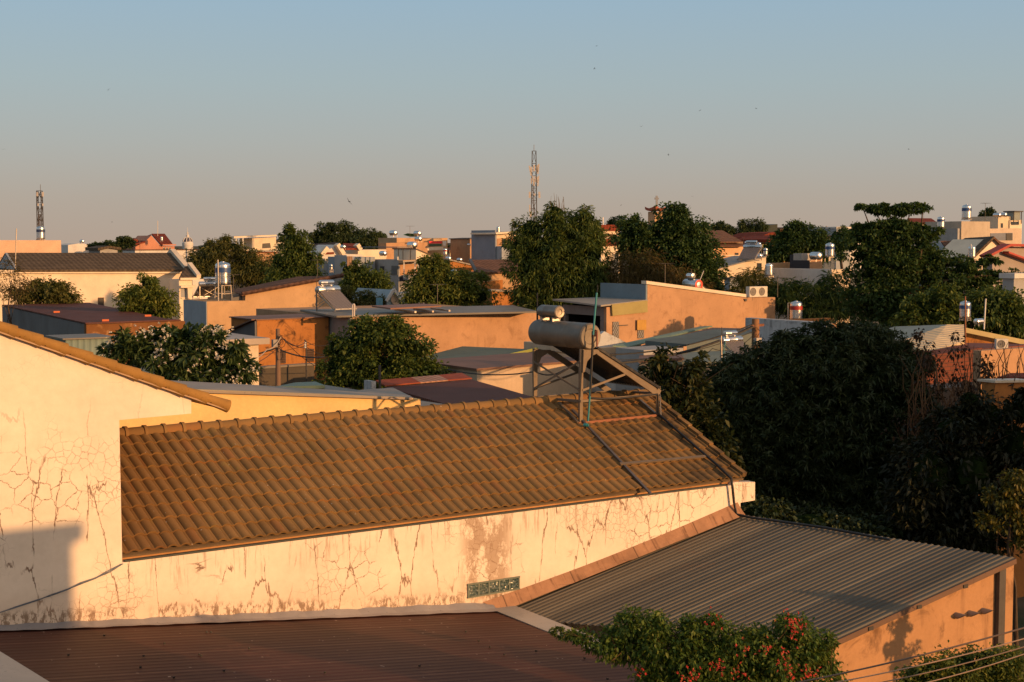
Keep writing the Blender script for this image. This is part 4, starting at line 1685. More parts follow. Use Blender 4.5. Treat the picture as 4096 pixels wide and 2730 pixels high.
# red-brown shed by the left edge
FR = Face(345, 1299, 65)
zr = FR.pt(345, 1299).z
rs_ = Thing('mossy_shed', 'shed with dark red-brown roof and mossy orange front wall', 'shed', (FR.pt(345, 1350).x, FR.pt(345, 1350).y, 0))
mb = MB(); wall_prism(mb, FR, [(345, 1299), (740, 1285)], .3)
rs_.part('front_wall', mb, PL['mossy'])
zroof = zr + .02
rp_ = [PZ(344, 1300, zr), PZ(700, 1287.5, zr), PZ(662, 1282, zr), PZ(357, 1217, zr), PZ(8, 1226, zr)]
rp_[1] = FR.pt(725, 1285.8); rp_[1].z = zr
rs_.part('roof', MB().prism([p_ + UP * .03 - Q_ * .05 for p_ in rp_], UP * .06), MS['redbrown'])
q0, q1 = FR.pt(345, 1299) - Q_ * .32, PZ(8, 1226, zr)
q0b, q1b = q0.copy(), q1.copy(); q0b.z = q1b.z = 0
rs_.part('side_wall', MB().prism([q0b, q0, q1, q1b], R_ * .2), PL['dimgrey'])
for (x, y) in ((420, 1285), (225, 1251), (590, 1266)):
    p_ = PZ(x, y, zr + .1)
    solo('loose_brick', {420: 'orange brick lying on the red-brown roof above its mossy wall', 225: 'small orange brick near the shaded edge of the red-brown roof', 590: 'flat orange brick at the far right corner of the red-brown roof'}[x], 'brick', MB().box(p_ + UP * .03, R_ * .16, Q_ * .09, UP * .05), flat((.5, .13, .05), .8), 'loose bricks on the red-brown roof')
ts = bldg('teal_shed', 'pale teal corrugated metal shed below the mossy orange wall', 265, 1360, 57, [(262, None), (443, None)], 2.2, MS['teal'], roof=MS['greyp'], rt=.06, cat='shed')
bldg('cornice_house', 'cream house with projecting cornice and metal roof behind the white-flowering tree', 1034, 1377, 47, [(655, None), (1034, None)], 3.0, PL['cream'], roof=metal_sheet((.40, .34, .28), .5, .2, None), rt=.2, over=.28, cat='house')

# ================================================================== tan gable house with the steel tank
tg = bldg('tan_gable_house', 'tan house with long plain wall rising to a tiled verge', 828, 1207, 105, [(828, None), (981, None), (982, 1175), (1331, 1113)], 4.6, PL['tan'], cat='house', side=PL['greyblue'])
f = tg.f
fb = f.back(4.4)
pts = [f.pt(968, 1177, .25), f.pt(1372, 1103, .25), fb.pt(1190, 1107), fb.pt(915, 1163)]
tg.part('roof', MB().prism(pts, UP * -.15), TI['brown'])
mb = MB()
for i in range(22):
    a, b = pts[0].lerp(pts[1], i / 22), pts[0].lerp(pts[1], (i + 1.05) / 22)
    mb.tube([a + UP * .04, b + UP * .04], [.12, .15], 8)
tg.part('verge', mb, tiles((.12, .07, .055), .5), smooth=60)
tg.part('step_wall', MB().prism([f.pt(925, 1176, -.6), f.pt(981, 1176, -.6), f.pt(981, 1206, -.6), f.pt(925, 1206, -.6)], -f.q * .2), PL['dimgrey'])
tank_at(892, 1141, 107, 62, BLUEB, 'big ribbed steel tank with broad blue band on a lattice stand over the tan wall', .85)
p0 = P(873, 1207, 106.3)
solo('aerial_pole', 'thin metal pole standing in front of the big blue-banded tank', 'pole', MB().tube([p0, P(873, 1120, 106.3), P(871, 1040, 106.3)], .06, 6), GALV)
small_heater(P(835, 1196, 108), TH - math.pi, .9, 'solar heater half hidden on the roof left of the blue-banded tank')

# ================================================================== orange wall hall with the mid solar heater
hall = bldg('orange_hall', 'long hall with stained orange wall and flat grey roof', 1408, 1271, 79, [(1408, None), (2160, None)], 13, PL['orange'])
z9 = hall.top[0].z
hall.part('roof', MB().prism([PZ(1336, 1264, z9 + .12), PZ(2155, 1246, z9 + .12), PZ(2050, 1221.5, z9 + .12), PZ(1200, 1239, z9 + .12)], UP * -.1), MS['greyp'])
f = hall.f
s0, s1 = PZ(1300, 1261, z9), PZ(1200, 1240, z9)
s0b, s1b = s0.copy(), s1.copy(); s0b.z = s1b.z = 0
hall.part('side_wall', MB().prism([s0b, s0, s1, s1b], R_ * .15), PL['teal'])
s0, s1 = hall.top[0] - R_ * .02, hall.top[0] - Q_ * 3.2 - R_ * .02
s0 = s0 - UP * .05; s1 = s1 - UP * .05
s0b, s1b = s0.copy(), s1.copy(); s0b.z = s1b.z = 0
hall.part('corner_wall', MB().prism([s0b, s0, s1, s1b], -R_ * .1), plaster((.36, .33, .30), .3, .5))
pz = z9 + .45
pan = [PZ(1487, 1229, pz), PZ(1562, 1239, pz), PZ(1765, 1229, pz), PZ(1690, 1220, pz)]
pn = Thing('tilted_sheet', 'flat reddish-brown sheet propped on bars over the grey hall roof', 'roof sheet', PZ(1562, 1239, pz))
pn.part('sheet', MB().prism(pan, UP * .08), metal_sheet((.26, .14, .10), .6, .2, None))
for (x0, y0, x1, y1) in ((1580, 1240, 1662, 1249), (1655, 1237, 1732, 1247), (1725, 1234, 1798, 1244)):
    pn.part('support_bar', MB().bar(PZ(x0, y0, z9 + .28), PZ(x1, y1, z9 + .28), .1, .1), GALV)
small_heater(PZ(1312, 1243, z9 + .12), TH + .26, 1.0, 'solar heater with long tube panel on the teal-edged end of the hall roof')
p = PZ(1412, 1268, z9 + .1)
mb = MB().tube([P(1410, 1268, p.y), P(1410, 1222, p.y), P(1412, 1218, p.y), P(1416, 1218, p.y), P(1418, 1222, p.y), P(1416, 1268, p.y)], .045, 8)
solo('vent_pipe', 'pale pipe bent like an upside-down U at the corner of the orange hall', 'pipe', mb, flat((.55, .5, .45), .5), smooth=60)

rust = bldg('rust_wall_house', 'house with dark-streaked rust-orange wall and two louvred windows', 1028, 1283, 78.4, [(1028, 1283), (1314, 1270.5)], 3.6, PL['rust'], cat='house', roof=MS['brown'], rt=.06, over=.1)
f = rust.f
a = f.pt(1026, 1286)
bk = a - Q_ * 4.5 - UP * 1.0
ab, bb = a.copy(), bk.copy(); ab.z = bb.z = 0
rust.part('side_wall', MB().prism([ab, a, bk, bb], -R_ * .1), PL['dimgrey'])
rust.part('side_roof', MB().prism([a + UP * .06, a + UP * .06 - R_ * .3, bk + UP * .06 - R_ * .3, bk + UP * .06], UP * .06), MS['brown'])
for (x0, y0, x1, y1) in ((1119, 1403, 1142, 1454), (1227, 1396, 1255, 1447)):
    wn = rust.part('window', plate(MB(), f, rect(x0, y0, x1, y1), .05, .003), flat((.04, .03, .025), .6))
    n = 7
    for i in range(n):
        yy = y0 + (i + .5) * (y1 - y0) / n
        p0, p1 = f.pt(x0 + 1, yy, .09), f.pt(x1 - 1, yy, .09)
        rust.part('louvre', MB().box((p0 + p1) / 2, (p1 - p0) / 2, Q_ * .045 - UP * .035, UP * .008 + Q_ * .008), flat((.12, .08, .06), .5), wn)
lwf = Face(1257, 1463, 71)
mb = MB(); wall_prism(mb, lwf, [(960, 1482), (1257, 1463)], .35)
lowall = Thing('yard_wall', 'low mouldy grey yard wall with pale top below the rust-orange house', 'wall', lwf.pt(1100, 1530))
lowall.part('wall', mb, PL['mould'])
mb = MB()
q0, q1 = lwf.pt(960, 1481), lwf.pt(1259, 1462)
mb.prism([q0 + Q_ * .04, q1 + Q_ * .04, q1 - Q_ * .4, q0 - Q_ * .4], UP * .1)
lowall.part('coping', mb, plaster((.24, .21, .17), .6, .3))

# utility pole with its tangle
UPD = 60
up = Thing('utility_pole', 'concrete utility pole with a tangle of black cables before the rust-orange wall', 'utility pole', Vector((P(1111, 1530, UPD).x, UPD, 0)))
tp_ = P(1111, 1316, UPD)
up.part('pole', MB().tube([up.loc, tp_], [.16, .085], 12), plaster((.20, .13, .09), .5, .6), smooth=60)
p = P(1098, 1374, UPD - .3)
up.part('meter_box', MB().box(p, R_ * .10, Q_ * .09, UP * .16), flat((.22, .2, .18), .5))
mb = MB()
for i in range(7):
    c = P(1122 + random.uniform(-10, 14), 1372 + random.uniform(-26, 50), UPD - .25)
    rr = random.uniform(.08, .28)
    ph = random.uniform(0, 6)
    mb.tube([c + Vector((math.cos(k * .7 + ph) * rr * .6, math.sin(k) * .05, math.sin(k * .7 + ph) * rr)) for k in range(9)], .012, 4)
up.part('cable_coil', mb, CABLE, kind='stuff')
ins = Thing('cable_post', 'thin metal cable post with insulators in front of the right louvred window', 'pole', Vector((P(1226, 1460, 69.5).x, 69.5, 0)))
tq = P(1224, 1368, 69.5)
ins.part('post', MB().tube([ins.loc, tq, tq + Vector((-.08, 0, .1))], .04, 6), flat((.05, .045, .04), .6))
for i in range(3):
    ins.part('insulator', MB().lathe(P(1221, 1372 + i * 9, 69.5), UP, [(.05, -.04), (.07, 0), (.05, .04)], 8), FRAME_W)
pk = P(1124, 1348, UPD - .2)
GC = 'cables strung from the pole before the rust-orange wall'
wire('overhead_cable', 'thick black cable running from the pole to the dark round tree', [P(700, 1440, 58), P(1105, 1393, UPD - .2), P(1330, 1420, 70), P(1500, 1440, 70)], .035, None, .25, group=GC)
wire('overhead_cable', 'thin cable from the pole top down to the cable post with insulators', [pk, tq + UP * .02, P(1345, 1358, 80)], .016, None, .3, group=GC)
wire('overhead_cable', 'slack cable falling from the pole top to the right of the louvred window', [pk, P(1230, 1392, 72), P(1340, 1422, 75)], .018, None, .15, group=GC)
wire('overhead_cable', 'thin cable dropping steeply from the pole to the low yard wall', [pk, P(1300, 1482, 70)], .014, None, .2, group=GC)
wire('overhead_cable', 'pale cable looping from the pole toward the cornice house', [pk, P(1068, 1398, UPD - 1), P(985, 1440, 52)], .02, flat((.4, .36, .3), .6), .15, group=GC)
wire('overhead_cable', 'lowest thin cable from the pole across the cream cornice house', [P(1108, 1395, UPD), P(930, 1475, 50)], .014, None, .2, group=GC)

# ================================================================== big tan house on the right
bt = bldg('big_tan_house', 'big tan-orange house with sloping white coping and rain-streaked wall', 2590, 1140, 88, [(2590, 1140), (2990, 1193), (2991, 1191), (3101, 1190)], 4.6, PL['orange'], cat='house')
f = bt.f
mb = MB()
p0, p1 = f.pt(2586, 1137, .06), f.pt(2985, 1190, .06)
mb.prism([p0, p1, p1 - Q_ * .5, p0 - Q_ * .5], UP * .2)
bt.part('coping', mb, PL['creamlit'])
bt.part('drain_stain', plate(MB(), f, [(2974, 1196), (2984, 1196), (2984, 1206), (2978, 1206)], .08, .003), FRAME_D)
s0, s1 = f.pt(2590, 1139) - R_ * .01, f.pt(2590, 1139) - R_ * .01 - Q_ * 4.6
lows = f.pt(2590, 1215)
s0b, s1b = s0.copy(), s1.copy(); s0b.z = s1b.z = lows.z - .6
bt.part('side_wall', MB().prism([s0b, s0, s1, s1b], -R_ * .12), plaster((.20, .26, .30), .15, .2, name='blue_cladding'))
lowf = f.back(-.02)
pts_ = [lowf.pt(*q) for q in [(2426, 1230), (2590, 1214)]]
w0, w1 = pts_[0].copy(), pts_[1].copy(); w0.z = w1.z = 0
bt.part('wing_wall', MB().prism([w0, pts_[0], pts_[1], w1], -Q_ * .25), PL['orange'])
# dark open bay on the shaded side of the wing
wl = pts_[0] - R_ * .01
sp_ = Plane(wl, R_)
wz = wl.z
bayL = wl - Q_ * 4.3
for (a_, b_, z0, z1, nm) in ((0, .35, 0, wz, 'bay_pillar'), (3.95, 4.3, 0, wz, 'bay_pillar'), (.35, 3.95, wz - .55, wz, 'bay_beam')):
    q0, q1 = wl - Q_ * (a_ + .26), wl - Q_ * (b_ + .26)
    bt.part(nm, MB().prism([Vector((q0.x, q0.y, z0)), Vector((q1.x, q1.y, z0)), Vector((q1.x, q1.y, z1)), Vector((q0.x, q0.y, z1))], R_ * .25), plaster((.24, .21, .19), .4, .4))
q0, q1 = wl - Q_ * .3 + R_ * 2.2, wl - Q_ * 4.5 + R_ * 2.2
q2, q3 = wl - Q_ * 4.5 - R_ * .02, wl - Q_ * 4.5 + R_ * 2.2
bt.part('bay_dark_back', MB().prism([Vector((q2.x, q2.y, 0)), Vector((q3.x, q3.y, 0)), Vector((q3.x, q3.y, wz)), Vector((q2.x, q2.y, wz))], -Q_ * .1), DARK)  # black sheets put the shade inside the bay into colour
bt.part('bay_dark_back', MB().prism([Vector((q0.x, q0.y, 0)), Vector((q1.x, q1.y, 0)), Vector((q1.x, q1.y, wz)), Vector((q0.x, q0.y, wz))], R_ * .1), DARK)
bt.part('wing_roof', MB().prism([wl - R_ * .5 + Q_ * .1 + UP * .05, f.pt(2592, 1206, .1), f.pt(2592, 1206, .1) - Q_ * 5, wl - R_ * .5 - Q_ * 4.9 + UP * .25], UP * .1), MS['pale'])
bt.part('sign_panel', plate(MB(), f, [(2443, 1219), (2585, 1203), (2586, 1249), (2446, 1264)], .12, .06), PL['palegold'], label='blank yellow-green panel over the side wing')
GRW = flat((.5, .47, .42), .6)
for (x0, x1, y0, y1) in ((2451, 2475, 1288, 1354), (2551, 2575, 1282, 1354)):
    wn = bt.part('grille_window', plate(MB(), lowf, rect(x0, y0, x1, y1), .02, .003), flat((.03, .03, .03), .6))
    mb = MB()
    for r in range(4):
        ya, yb = y0 + (y1 - y0) * r / 4, y0 + (y1 - y0) * (r + 1) / 4
        for c in range(3):
            xa = x0 + (x1 - x0) * c / 3; xb = x0 + (x1 - x0) * (c + 1) / 3; xm = (xa + xb) / 2
            mb.bar(lowf.pt(xa + 1, ya, .05), lowf.pt(xm - 1, (ya + yb) / 2, .05), .03)
            mb.bar(lowf.pt(xm - 1, (ya + yb) / 2, .05), lowf.pt(xa + 1, yb, .05), .03)
            mb.bar(lowf.pt(xb - 1, ya, .055), lowf.pt(xm + 1, (ya + yb) / 2, .055), .03)
            mb.bar(lowf.pt(xm + 1, (ya + yb) / 2, .055), lowf.pt(xb - 1, yb, .055), .03)
    bt.part('grille', mb, GRW, wn)
bt.part('shutter', plate(MB(), lowf, [(2547, 1281), (2583, 1280), (2583, 1320), (2547, 1321)], .06, .09), plaster((.52, .30, .08), .2, .2), label='ochre board over the upper half of a grille window')
bt.part('bracket', MB().bar(lowf.pt(2476, 1303, .1), lowf.pt(2512, 1301, .1), .04, .05), FRAME_D)
FAN = flat((.16, .15, .14), .5)


def ac_unit(p, label, s=1.0, rot=TH):
    T = Thing('air_conditioner', label, 'air conditioner', p, 'air conditioner units on the roofs')
    r = Vector((math.cos(rot), math.sin(rot), 0)); q = Vector((math.sin(rot), -math.cos(rot), 0))
    c = p + UP * .38 * s
    T.part('case', MB().box(c, r * .42 * s, q * .16 * s, UP * .34 * s), flat((.60, .57, .50), .5, 0, .08))
    T.part('fan_grille', MB().lathe(c + q * .162 * s - r * .08 * s, q, [(.27 * s, 0), (.27 * s, .015), (.24 * s, .015), (.23 * s, .004), (.06 * s, .004), (.05 * s, .02), (.01, .02)], 20), FAN)
    for k in (-.3, .3):
        T.part('foot', MB().box(p + r * k * s, r * .05 * s, q * .15 * s, UP * .04 * s), FRAME_D)
    return T
zz = f.pt(3010, 1191).z
ac_unit(f.pt(3009, 1191, -.35), 'air conditioner next to the end of the sloping white coping', 1.0)
ac_unit(f.pt(3044, 1190, -.35), 'air conditioner at the outer corner of the big tan house roof', 1.0)
# steel drum of its solar heater
hz = f.back(1.5)
hc = hz.pt(2795, 1140)
hh = Thing('solar_water_heater', 'plump steel drum of a solar heater with red badge on the big tan house', 'solar heater', hc - UP * .9, 'solar water heaters on the roofs')
r = .36
hh.part('tank', MB().lathe(hc, Q_, [(.02, .05), (r * .5, .04), (r * .55, .02), (r * .9, .01), (r, -.05), (r, -.3), (r * 1.02, -.32), (r, -.34), (r, -1.25), (r * .9, -1.3), (.02, -1.32)], 28), STEEL, smooth=40)
hh.part('badge', MB().lathe(hc, Q_, [(r * .6, .03), (r * .92, .022), (r * .9, .018), (r * .6, .02)], 28), flat((.6, .06, .03), .4, name='red_badge'))
for k in (-.15, -1.1):
    hh.part('leg', MB().bar(hc + Q_ * k - UP * r * .9, hc + Q_ * k - UP * 1.0, .06), GALV)
    hh.part('rail', MB().bar(hc + Q_ * k - UP * .1 + R_ * r, hc + Q_ * k + R_ * 1.5 - UP * .85, .06, .08), GALV)
hh.part('collector', MB().prism([hc + Q_ * -.1 + R_ * .3, hc + Q_ * -1.15 + R_ * .3, hc + Q_ * -1.15 + R_ * 1.5 - UP * .75, hc + Q_ * -.1 + R_ * 1.5 - UP * .75], UP * .06), BLACKP)
hh.part('vent_pipe', MB().tube([hc + R_ * .1 + UP * .3, P(2815, 1084, hc.y)], .025, 6), FRAME_W)
hh.part('feed_tank', MB().lathe(hc + Q_ * -.5 + UP * (r + .2), Q_, [(.02, .02), (.17, 0), (.18, -.04), (.18, -.55), (.16, -.6), (.02, -.6)], 18), STEEL, smooth=40)
solo('aerial_pole', 'thin pole behind the plump steel drum on the big tan house', 'pole', MB().tube([f.back(2.5).pt(2763, 1150), f.back(2.5).pt(2765, 1078)], .03, 6), FRAME_D)

# ================================================================== dark sheds before the big tan house
sh1 = shed('dark_roof_shed', 'shed with dark grey roof and mint-green edge below the big tan house', [P(2560, 1384, 68), P(2745, 1384, 68), P(3030, 1316, 79), P(2850, 1311, 82)], MS['dark'], PL['dimgrey'])
mb = MB()
a, b = P(2510, 1393, 68.5), P(2850, 1308, 82.2)
mb.prism([a, b, b + UP * .0 - R_ * .9, a - R_ * .9 + UP * .1], UP * .06)
sh1.part('edge_sheet', mb, MS['mint'])
bldg('teal_wall_shed', 'shed with shaded teal-grey wall beside the utility pole with bundled cables', 2745, 1376, 66, [(2745, 1378), (3035, 1330)], 3, PL['teal'])
shed('low_teal_roof', 'low greenish roof in front of the shaded teal-grey wall', [P(2665, 1450, 60), P(2965, 1446, 60), P(2990, 1400, 65), P(2745, 1410, 65)], metal_sheet((.20, .22, .17), .6, .3, None), PL['dimgrey'])
bldg('pillar_stub', 'small sunlit orange pillar under the dark roof edge', 2734, 1387, 64.5, [(2734, 1387), (2747, None)], .5, PL['orange'], cat='pillar')
bldg('low_shed_house', 'dim grey wall strip under the eave of the dark grey roof', 2575, 1402, 63, [(2575, 1402), (2733, None)], 2, PL['grey'])
shed('low_flat_roof', 'low brownish flat roof left of the sunlit orange pillar', [P(2552, 1442, 60), P(2735, 1432, 60), P(2720, 1412, 64), P(2560, 1416, 64)], MS['brown'], PL['dimgrey'])
UD = 58
u2 = Thing('utility_pole', 'weathered utility pole carrying thick bundled cables beside the white mouldy wall', 'utility pole', Vector((P(3028, 1400, UD).x, UD, 0)))
tp2 = P(3022, 1276, UD)
u2.part('pole', MB().tube([u2.loc, tp2], [.2, .15], 12), plaster((.30, .16, .08), .8, .8, (.06, .04, .03)), smooth=60)
u2.part('meter_box', MB().box(P(3030, 1366, UD - .3), R_ * .14, Q_ * .09, UP * .14), flat((.4, .36, .32), .5))
u2.part('crossarm', MB().bar(P(3005, 1306, UD - .1), P(3055, 1300, UD), .1, .1), RUST)
mb = MB()
for i in range(9):
    c = P(3040 + random.uniform(-16, 22), 1350 + random.uniform(-50, 60), UD - .25)
    rr = random.uniform(.1, .3); ph = random.uniform(0, 6)
    mb.tube([c + Vector((math.cos(k * .7 + ph) * rr * .7, math.sin(k) * .05, math.sin(k * .7 + ph) * rr)) for k in range(9)], .012, 4)
u2.part('cable_coil', mb, CABLE, kind='stuff')
G2 = 'bundled cables hung from the weathered pole'
a = P(3012, 1298, UD - .2)
wire('overhead_cable', 'upper bundled cable from the weathered pole across the tan wall', [a, P(2150, 1400, 54)], .03, None, .6, group=G2)
wire('overhead_cable', 'thick lower bundled cable from the weathered pole to the block house', [a - UP * .1, P(2440, 1455, 54)], .055, None, .3, group=G2)
wire('overhead_cable', 'slim cable below the thick bundle, reaching the white eave', [a - UP * .3, P(2400, 1440, 54)], .016, None, .35, group=G2)
wire('overhead_cable', 'single slack wire from the pole past the small solar heater', [P(3015, 1340, UD), P(2850, 1395, 56), P(2700, 1420, 55)], .014, None, .3, group=G2)
wire('overhead_cable', 'level dark cable crossing the block-work wall under the big heater tank', [P(1790, 1478, 50), P(2140, 1487, 46), P(2260, 1478, 46)], .022, None, .15, group=G2)
small_heater(P(2925, 1440, 55) , TH + .05, .62, 'little solar heater in front of the shaded teal-grey wall')
for (x0, y0, x1, y1, d_, lb, m_) in ((2887, 1432, 2885, 1344, 54, 'thin bare pole left of the little solar heater', GALV), (2892, 1432, 2904, 1344, 54, 'thin leaning teal pole at the little solar heater', TEALP)):
    solo('thin_pole', lb, 'pole', MB().tube([P(x0, y0, d_), P(x1, y1, d_)], .018, 5), m_)

# right: white shaded house, cream roof, brick house
wm = bldg('white_mouldy_house', 'white house wall in shade with black mould along its top', 3305, 1292, 72, [(3305, 1292), (3330, None)], 5.9, PL['whitemould'])
wl_ = bldg('orange_strip_wall', 'sunlit orange boundary wall falling behind the big dark tree', 3300, 1291, 80, [(3300, 1291), (3440, 1308)], .4, PL['orange'], cat='wall')
bldg('rust_parapet', 'long rust-brown parapet behind the red-banded tank', 3080, 1284, 84, [(3080, 1284), (3322, 1273)], .4, PL['rust'], cat='wall')
tank_at(3184, 1280, 86, 50, REDB, 'steel water tank with red band over the white mouldy house', .2)
solo('tank_pipe', 'thin bent pipe rising left of the red-banded tank', 'pipe', MB().tube([P(3152, 1280, 85), P(3152, 1213, 85), P(3172, 1213, 85)], .03, 6), GALV)
cr_ = Thing('cream_roof_house', 'house with sunlit cream ribbed roof between the dark tree and the dry creepers', 'house', P(3700, 1500, 60))
ra, rb_, rc, rd = P(3610, 1362, 57), P(3698, 1412, 54.5), P(3858, 1367, 58.5), P(3856, 1299, 62)
re = P(3788, 1299, 61)
cr_.part('roof', MB().prism([ra, rb_, rc, rd, re], UP * -.1), MS['cream'])
cr_.part('far_slope', MB().prism([re, ra, P(3555, 1352, 60), P(3440, 1345, 64), P(3580, 1307, 67)], UP * -.1), metal_sheet((.36, .34, .26), .5, .2, None))
bw = [Vector((p_.x, p_.y, 0)) for p_ in (rb_, rc)]
cr_.part('wall', MB().prism([bw[0], rb_ - UP * .15, rc - UP * .15, bw[1]], -Q_ * .3), PL['brick'])
fz = Face(3860, 1312, 63, math.radians(10))
cr_.part('fascia', plate(MB(), fz, [(3858, 1311), (4150, 1371), (4150, 1391), (3860, 1331)], .1), metal_sheet((.55, .45, .22), .5, .15, None))
fq = fz.back(.3)
pw = [fq.pt(*q) for q in [(3860, 1322), (4150, 1384)]]
bw = [Vector((p_.x, p_.y, 0)) for p_ in pw]
cr_.part('side_wall', MB().prism([bw[0], pw[0], pw[1], bw[1]], -fz.q * .3), PL['rust'])
tank_at(3860, 1272, 72, 45, BLUEB, 'steel water tank with blue band above the cream ribbed roof', .3)
drum_at(3930, 1286, 68, 24, 'grey lying drum at the foot of the blue-banded tank above the cream ribbed roof', TH, .2)
for (x0, y0, x1, y1, lb) in ((3862, 1400, 3861, 1186, 'rusty pole with small aerial in front of the blue-banded tank'), (3936, 1318, 3943, 1196, 'pale slim pole right of the blue-banded tank')):
    solo('aerial_pole', lb, 'pole', MB().tube([P(x0, y0, 58), P(x1, y1, 58)], .03, 5), RUST if x0 < 3900 else FRAME_W)
bs = Thing('brick_house', 'red brick house in shade behind the dry creepers', 'house', P(3760, 1700, 50))
f = Face(3640, 1425, 50)
mb = MB(); wall_prism(mb, f, [(3600, 1440), (3930, 1392)], 1.0)
t = NT('red_brick')
v = t.n('ShaderNodeTexCoord')
d1 = t.n('ShaderNodeVectorMath', _operation='DOT_PRODUCT'); t.l(v.outputs['Object'], d1.inputs[0]); d1.inputs[1].default_value = tuple(R_)
s_ = t.n('ShaderNodeSeparateXYZ'); t.l(v.outputs['Object'], s_.inputs[0])
cv = t.n('ShaderNodeCombineXYZ'); t.l(d1.outputs['Value'], cv.inputs[0]); t.l(s_.outputs['Z'], cv.inputs[1])
br_ = t.n('ShaderNodeTexBrick')
br_.inputs['Scale'].default_value = 1.0
br_.inputs['Brick Width'].default_value = .32; br_.inputs['Row Height'].default_value = .14; br_.inputs['Mortar Size'].default_value = .012
br_.inputs['Color1'].default_value = (.20, .065, .04, 1); br_.inputs['Color2'].default_value = (.14, .05, .035, 1); br_.inputs['Mortar'].default_value = (.08, .05, .04, 1)
t.l(cv.outputs[0], br_.inputs['Vector'])
bs.part('wall', mb, t.bsdf(br_.outputs['Color'], .9, 0, br_.outputs['Fac'], .3, .01, .1))
ro = [P(3690, 1413, 52), P(3985, 1392, 52), P(4140, 1378, 58), P(3860, 1372, 60)]
bs.part('roof', MB().prism(ro, UP * -.1), metal_sheet((.20, .07, .045), .7, .4, None))
ow = bldg('orange_annex', 'sunlit orange annex wall at the edge beside the dry creepers', 3925, 1404, 44, [(3925, 1404), (4200, None)], .3, PL['orange'], roof=None)
ac_unit(P(4005, 1398, 49), 'air conditioner on the red roof behind the orange annex wall', .5, .1)
shed('red_tile_porch', 'small red tiled porch roof under the orange annex wall', [P(3990, 1510, 40), P(4200, 1512, 40), P(4200, 1490, 43), P(4040, 1493, 43)], TI['red'], PL['dimgrey'])
lt = bldg('white_lean_to', 'lean-to with bright white gutter and sunlit corner among dry reeds', 3980, 1532, 37, [(3978, 1532), (4120, 1530)], .4, PL['rust'], roof=flat((.6, .52, .4), .4), rt=.06, over=.08, cat='outbuilding')
bldg('reed_wall', 'grey wall half hidden behind the dry creepers under the brick house', 3700, 1560, 43, [(3640, None), (3975, None)], 1, plaster((.14, .11, .09), .5, .5), cat='wall')

# ================================================================== lattice masts
MASTM = flat((.085, .075, .065), .5, .3, name='mast_steel')
def mast(name, label, x, ytop, ybase, d, wpx_top, wpx_base, panels, zbase=0.0):
    top, base = P(x, ytop, d), P(x, ybase, d)
    T = Thing(name, label, 'antenna mast', Vector((base.x, base.y, zbase)))
    wt, wb = wpx_top * d / F / 2, wpx_base * d / F / 2
    base = Vector((base.x, base.y, zbase))
    n = max(8, int((top.z - zbase) / 1.6))
    cr = [(-1, -1), (1, -1), (1, 1), (-1, 1)]
    mb = MB()
    def pt(k, t):
        w_ = wb + (wt - wb) * t
        return Vector((base.x + cr[k][0] * w_, base.y + cr[k][1] * w_, base.z + (top.z - base.z) * t))
    for k in range(4):
        mb.bar(pt(k, 0), pt(k, 1), .11)
    T.part('legs', mb, MASTM, kind='stuff')
    mb = MB()
    for i in range(n):
        t0, t1 = i / n, (i + 1) / n
        for k in range(4):
            j = (k + 1) % 4
            a, b = (k, j) if i % 2 else (j, k)
            mb.bar(pt(a, t0), pt(b, t1), .055)
            mb.bar(pt(k, t1), pt(j, t1), .05)
    T.part('lattice', mb, MASTM)
    T.part('lightning_rod', MB().tube([top, top + UP * 25 * d / F], .035, 5), MASTM)
    pm = flat((.52, .47, .42), .5)
    for (dx, y0, y1, w_, tilt) in panels:
        a, b = P(x + dx, y0, d - .6), P(x + dx + tilt, y1, d - .6)
        T.part('antenna_panel', MB().bar(a, b, w_ * 1.1 * d / F, .2), pm)
        m_ = (a + b) / 2
        T.part('panel_bracket', MB().bar(m_, Vector((base.x, base.y, m_.z)), .07), MASTM)
    mb = MB()
    for k in range(4):
        ph = random.uniform(-.3, .3)
        mb.tube([Vector((base.x + ph + .1 * math.sin(i), base.y - .3, base.z + (top.z - base.z) * i / 12 * .8)) for i in range(13)], .05, 4)
    T.part('feeder_cable', mb, flat((.10, .075, .06), .7), kind='stuff')
    return T
mast('lattice_mast', 'slender lattice antenna mast behind the steel tank on the pale orange block', 162, 764, 960, 210, 17, 22, [(-13, 770, 786, 5, 0), (9, 769, 787, 6, 0), (-10, 815, 825, 4, 0), (9, 815, 825, 4, 0)])
mast('lattice_mast', 'tall lattice antenna mast crowded with panels, rising behind the central leafy tree', 2136, 605, 900, 200, 15, 32,
     [(-19, 664, 704, 5, 8), (-10, 668, 690, 6, 0), (1, 660, 686, 6, 0), (13, 662, 690, 5, 0), (19, 657, 697, 6, -4), (-11, 714, 736, 4, 0), (-6, 704, 745, 5, 7), (4, 706, 730, 4, 0), (13, 708, 732, 4, 0), (19, 704, 746, 5, -4), (-17, 768, 793, 7, 0), (21, 768, 793, 7, 1), (2, 775, 783, 7, 0), (-17, 820, 850, 4, 0), (-14, 848, 872, 7, 0)])

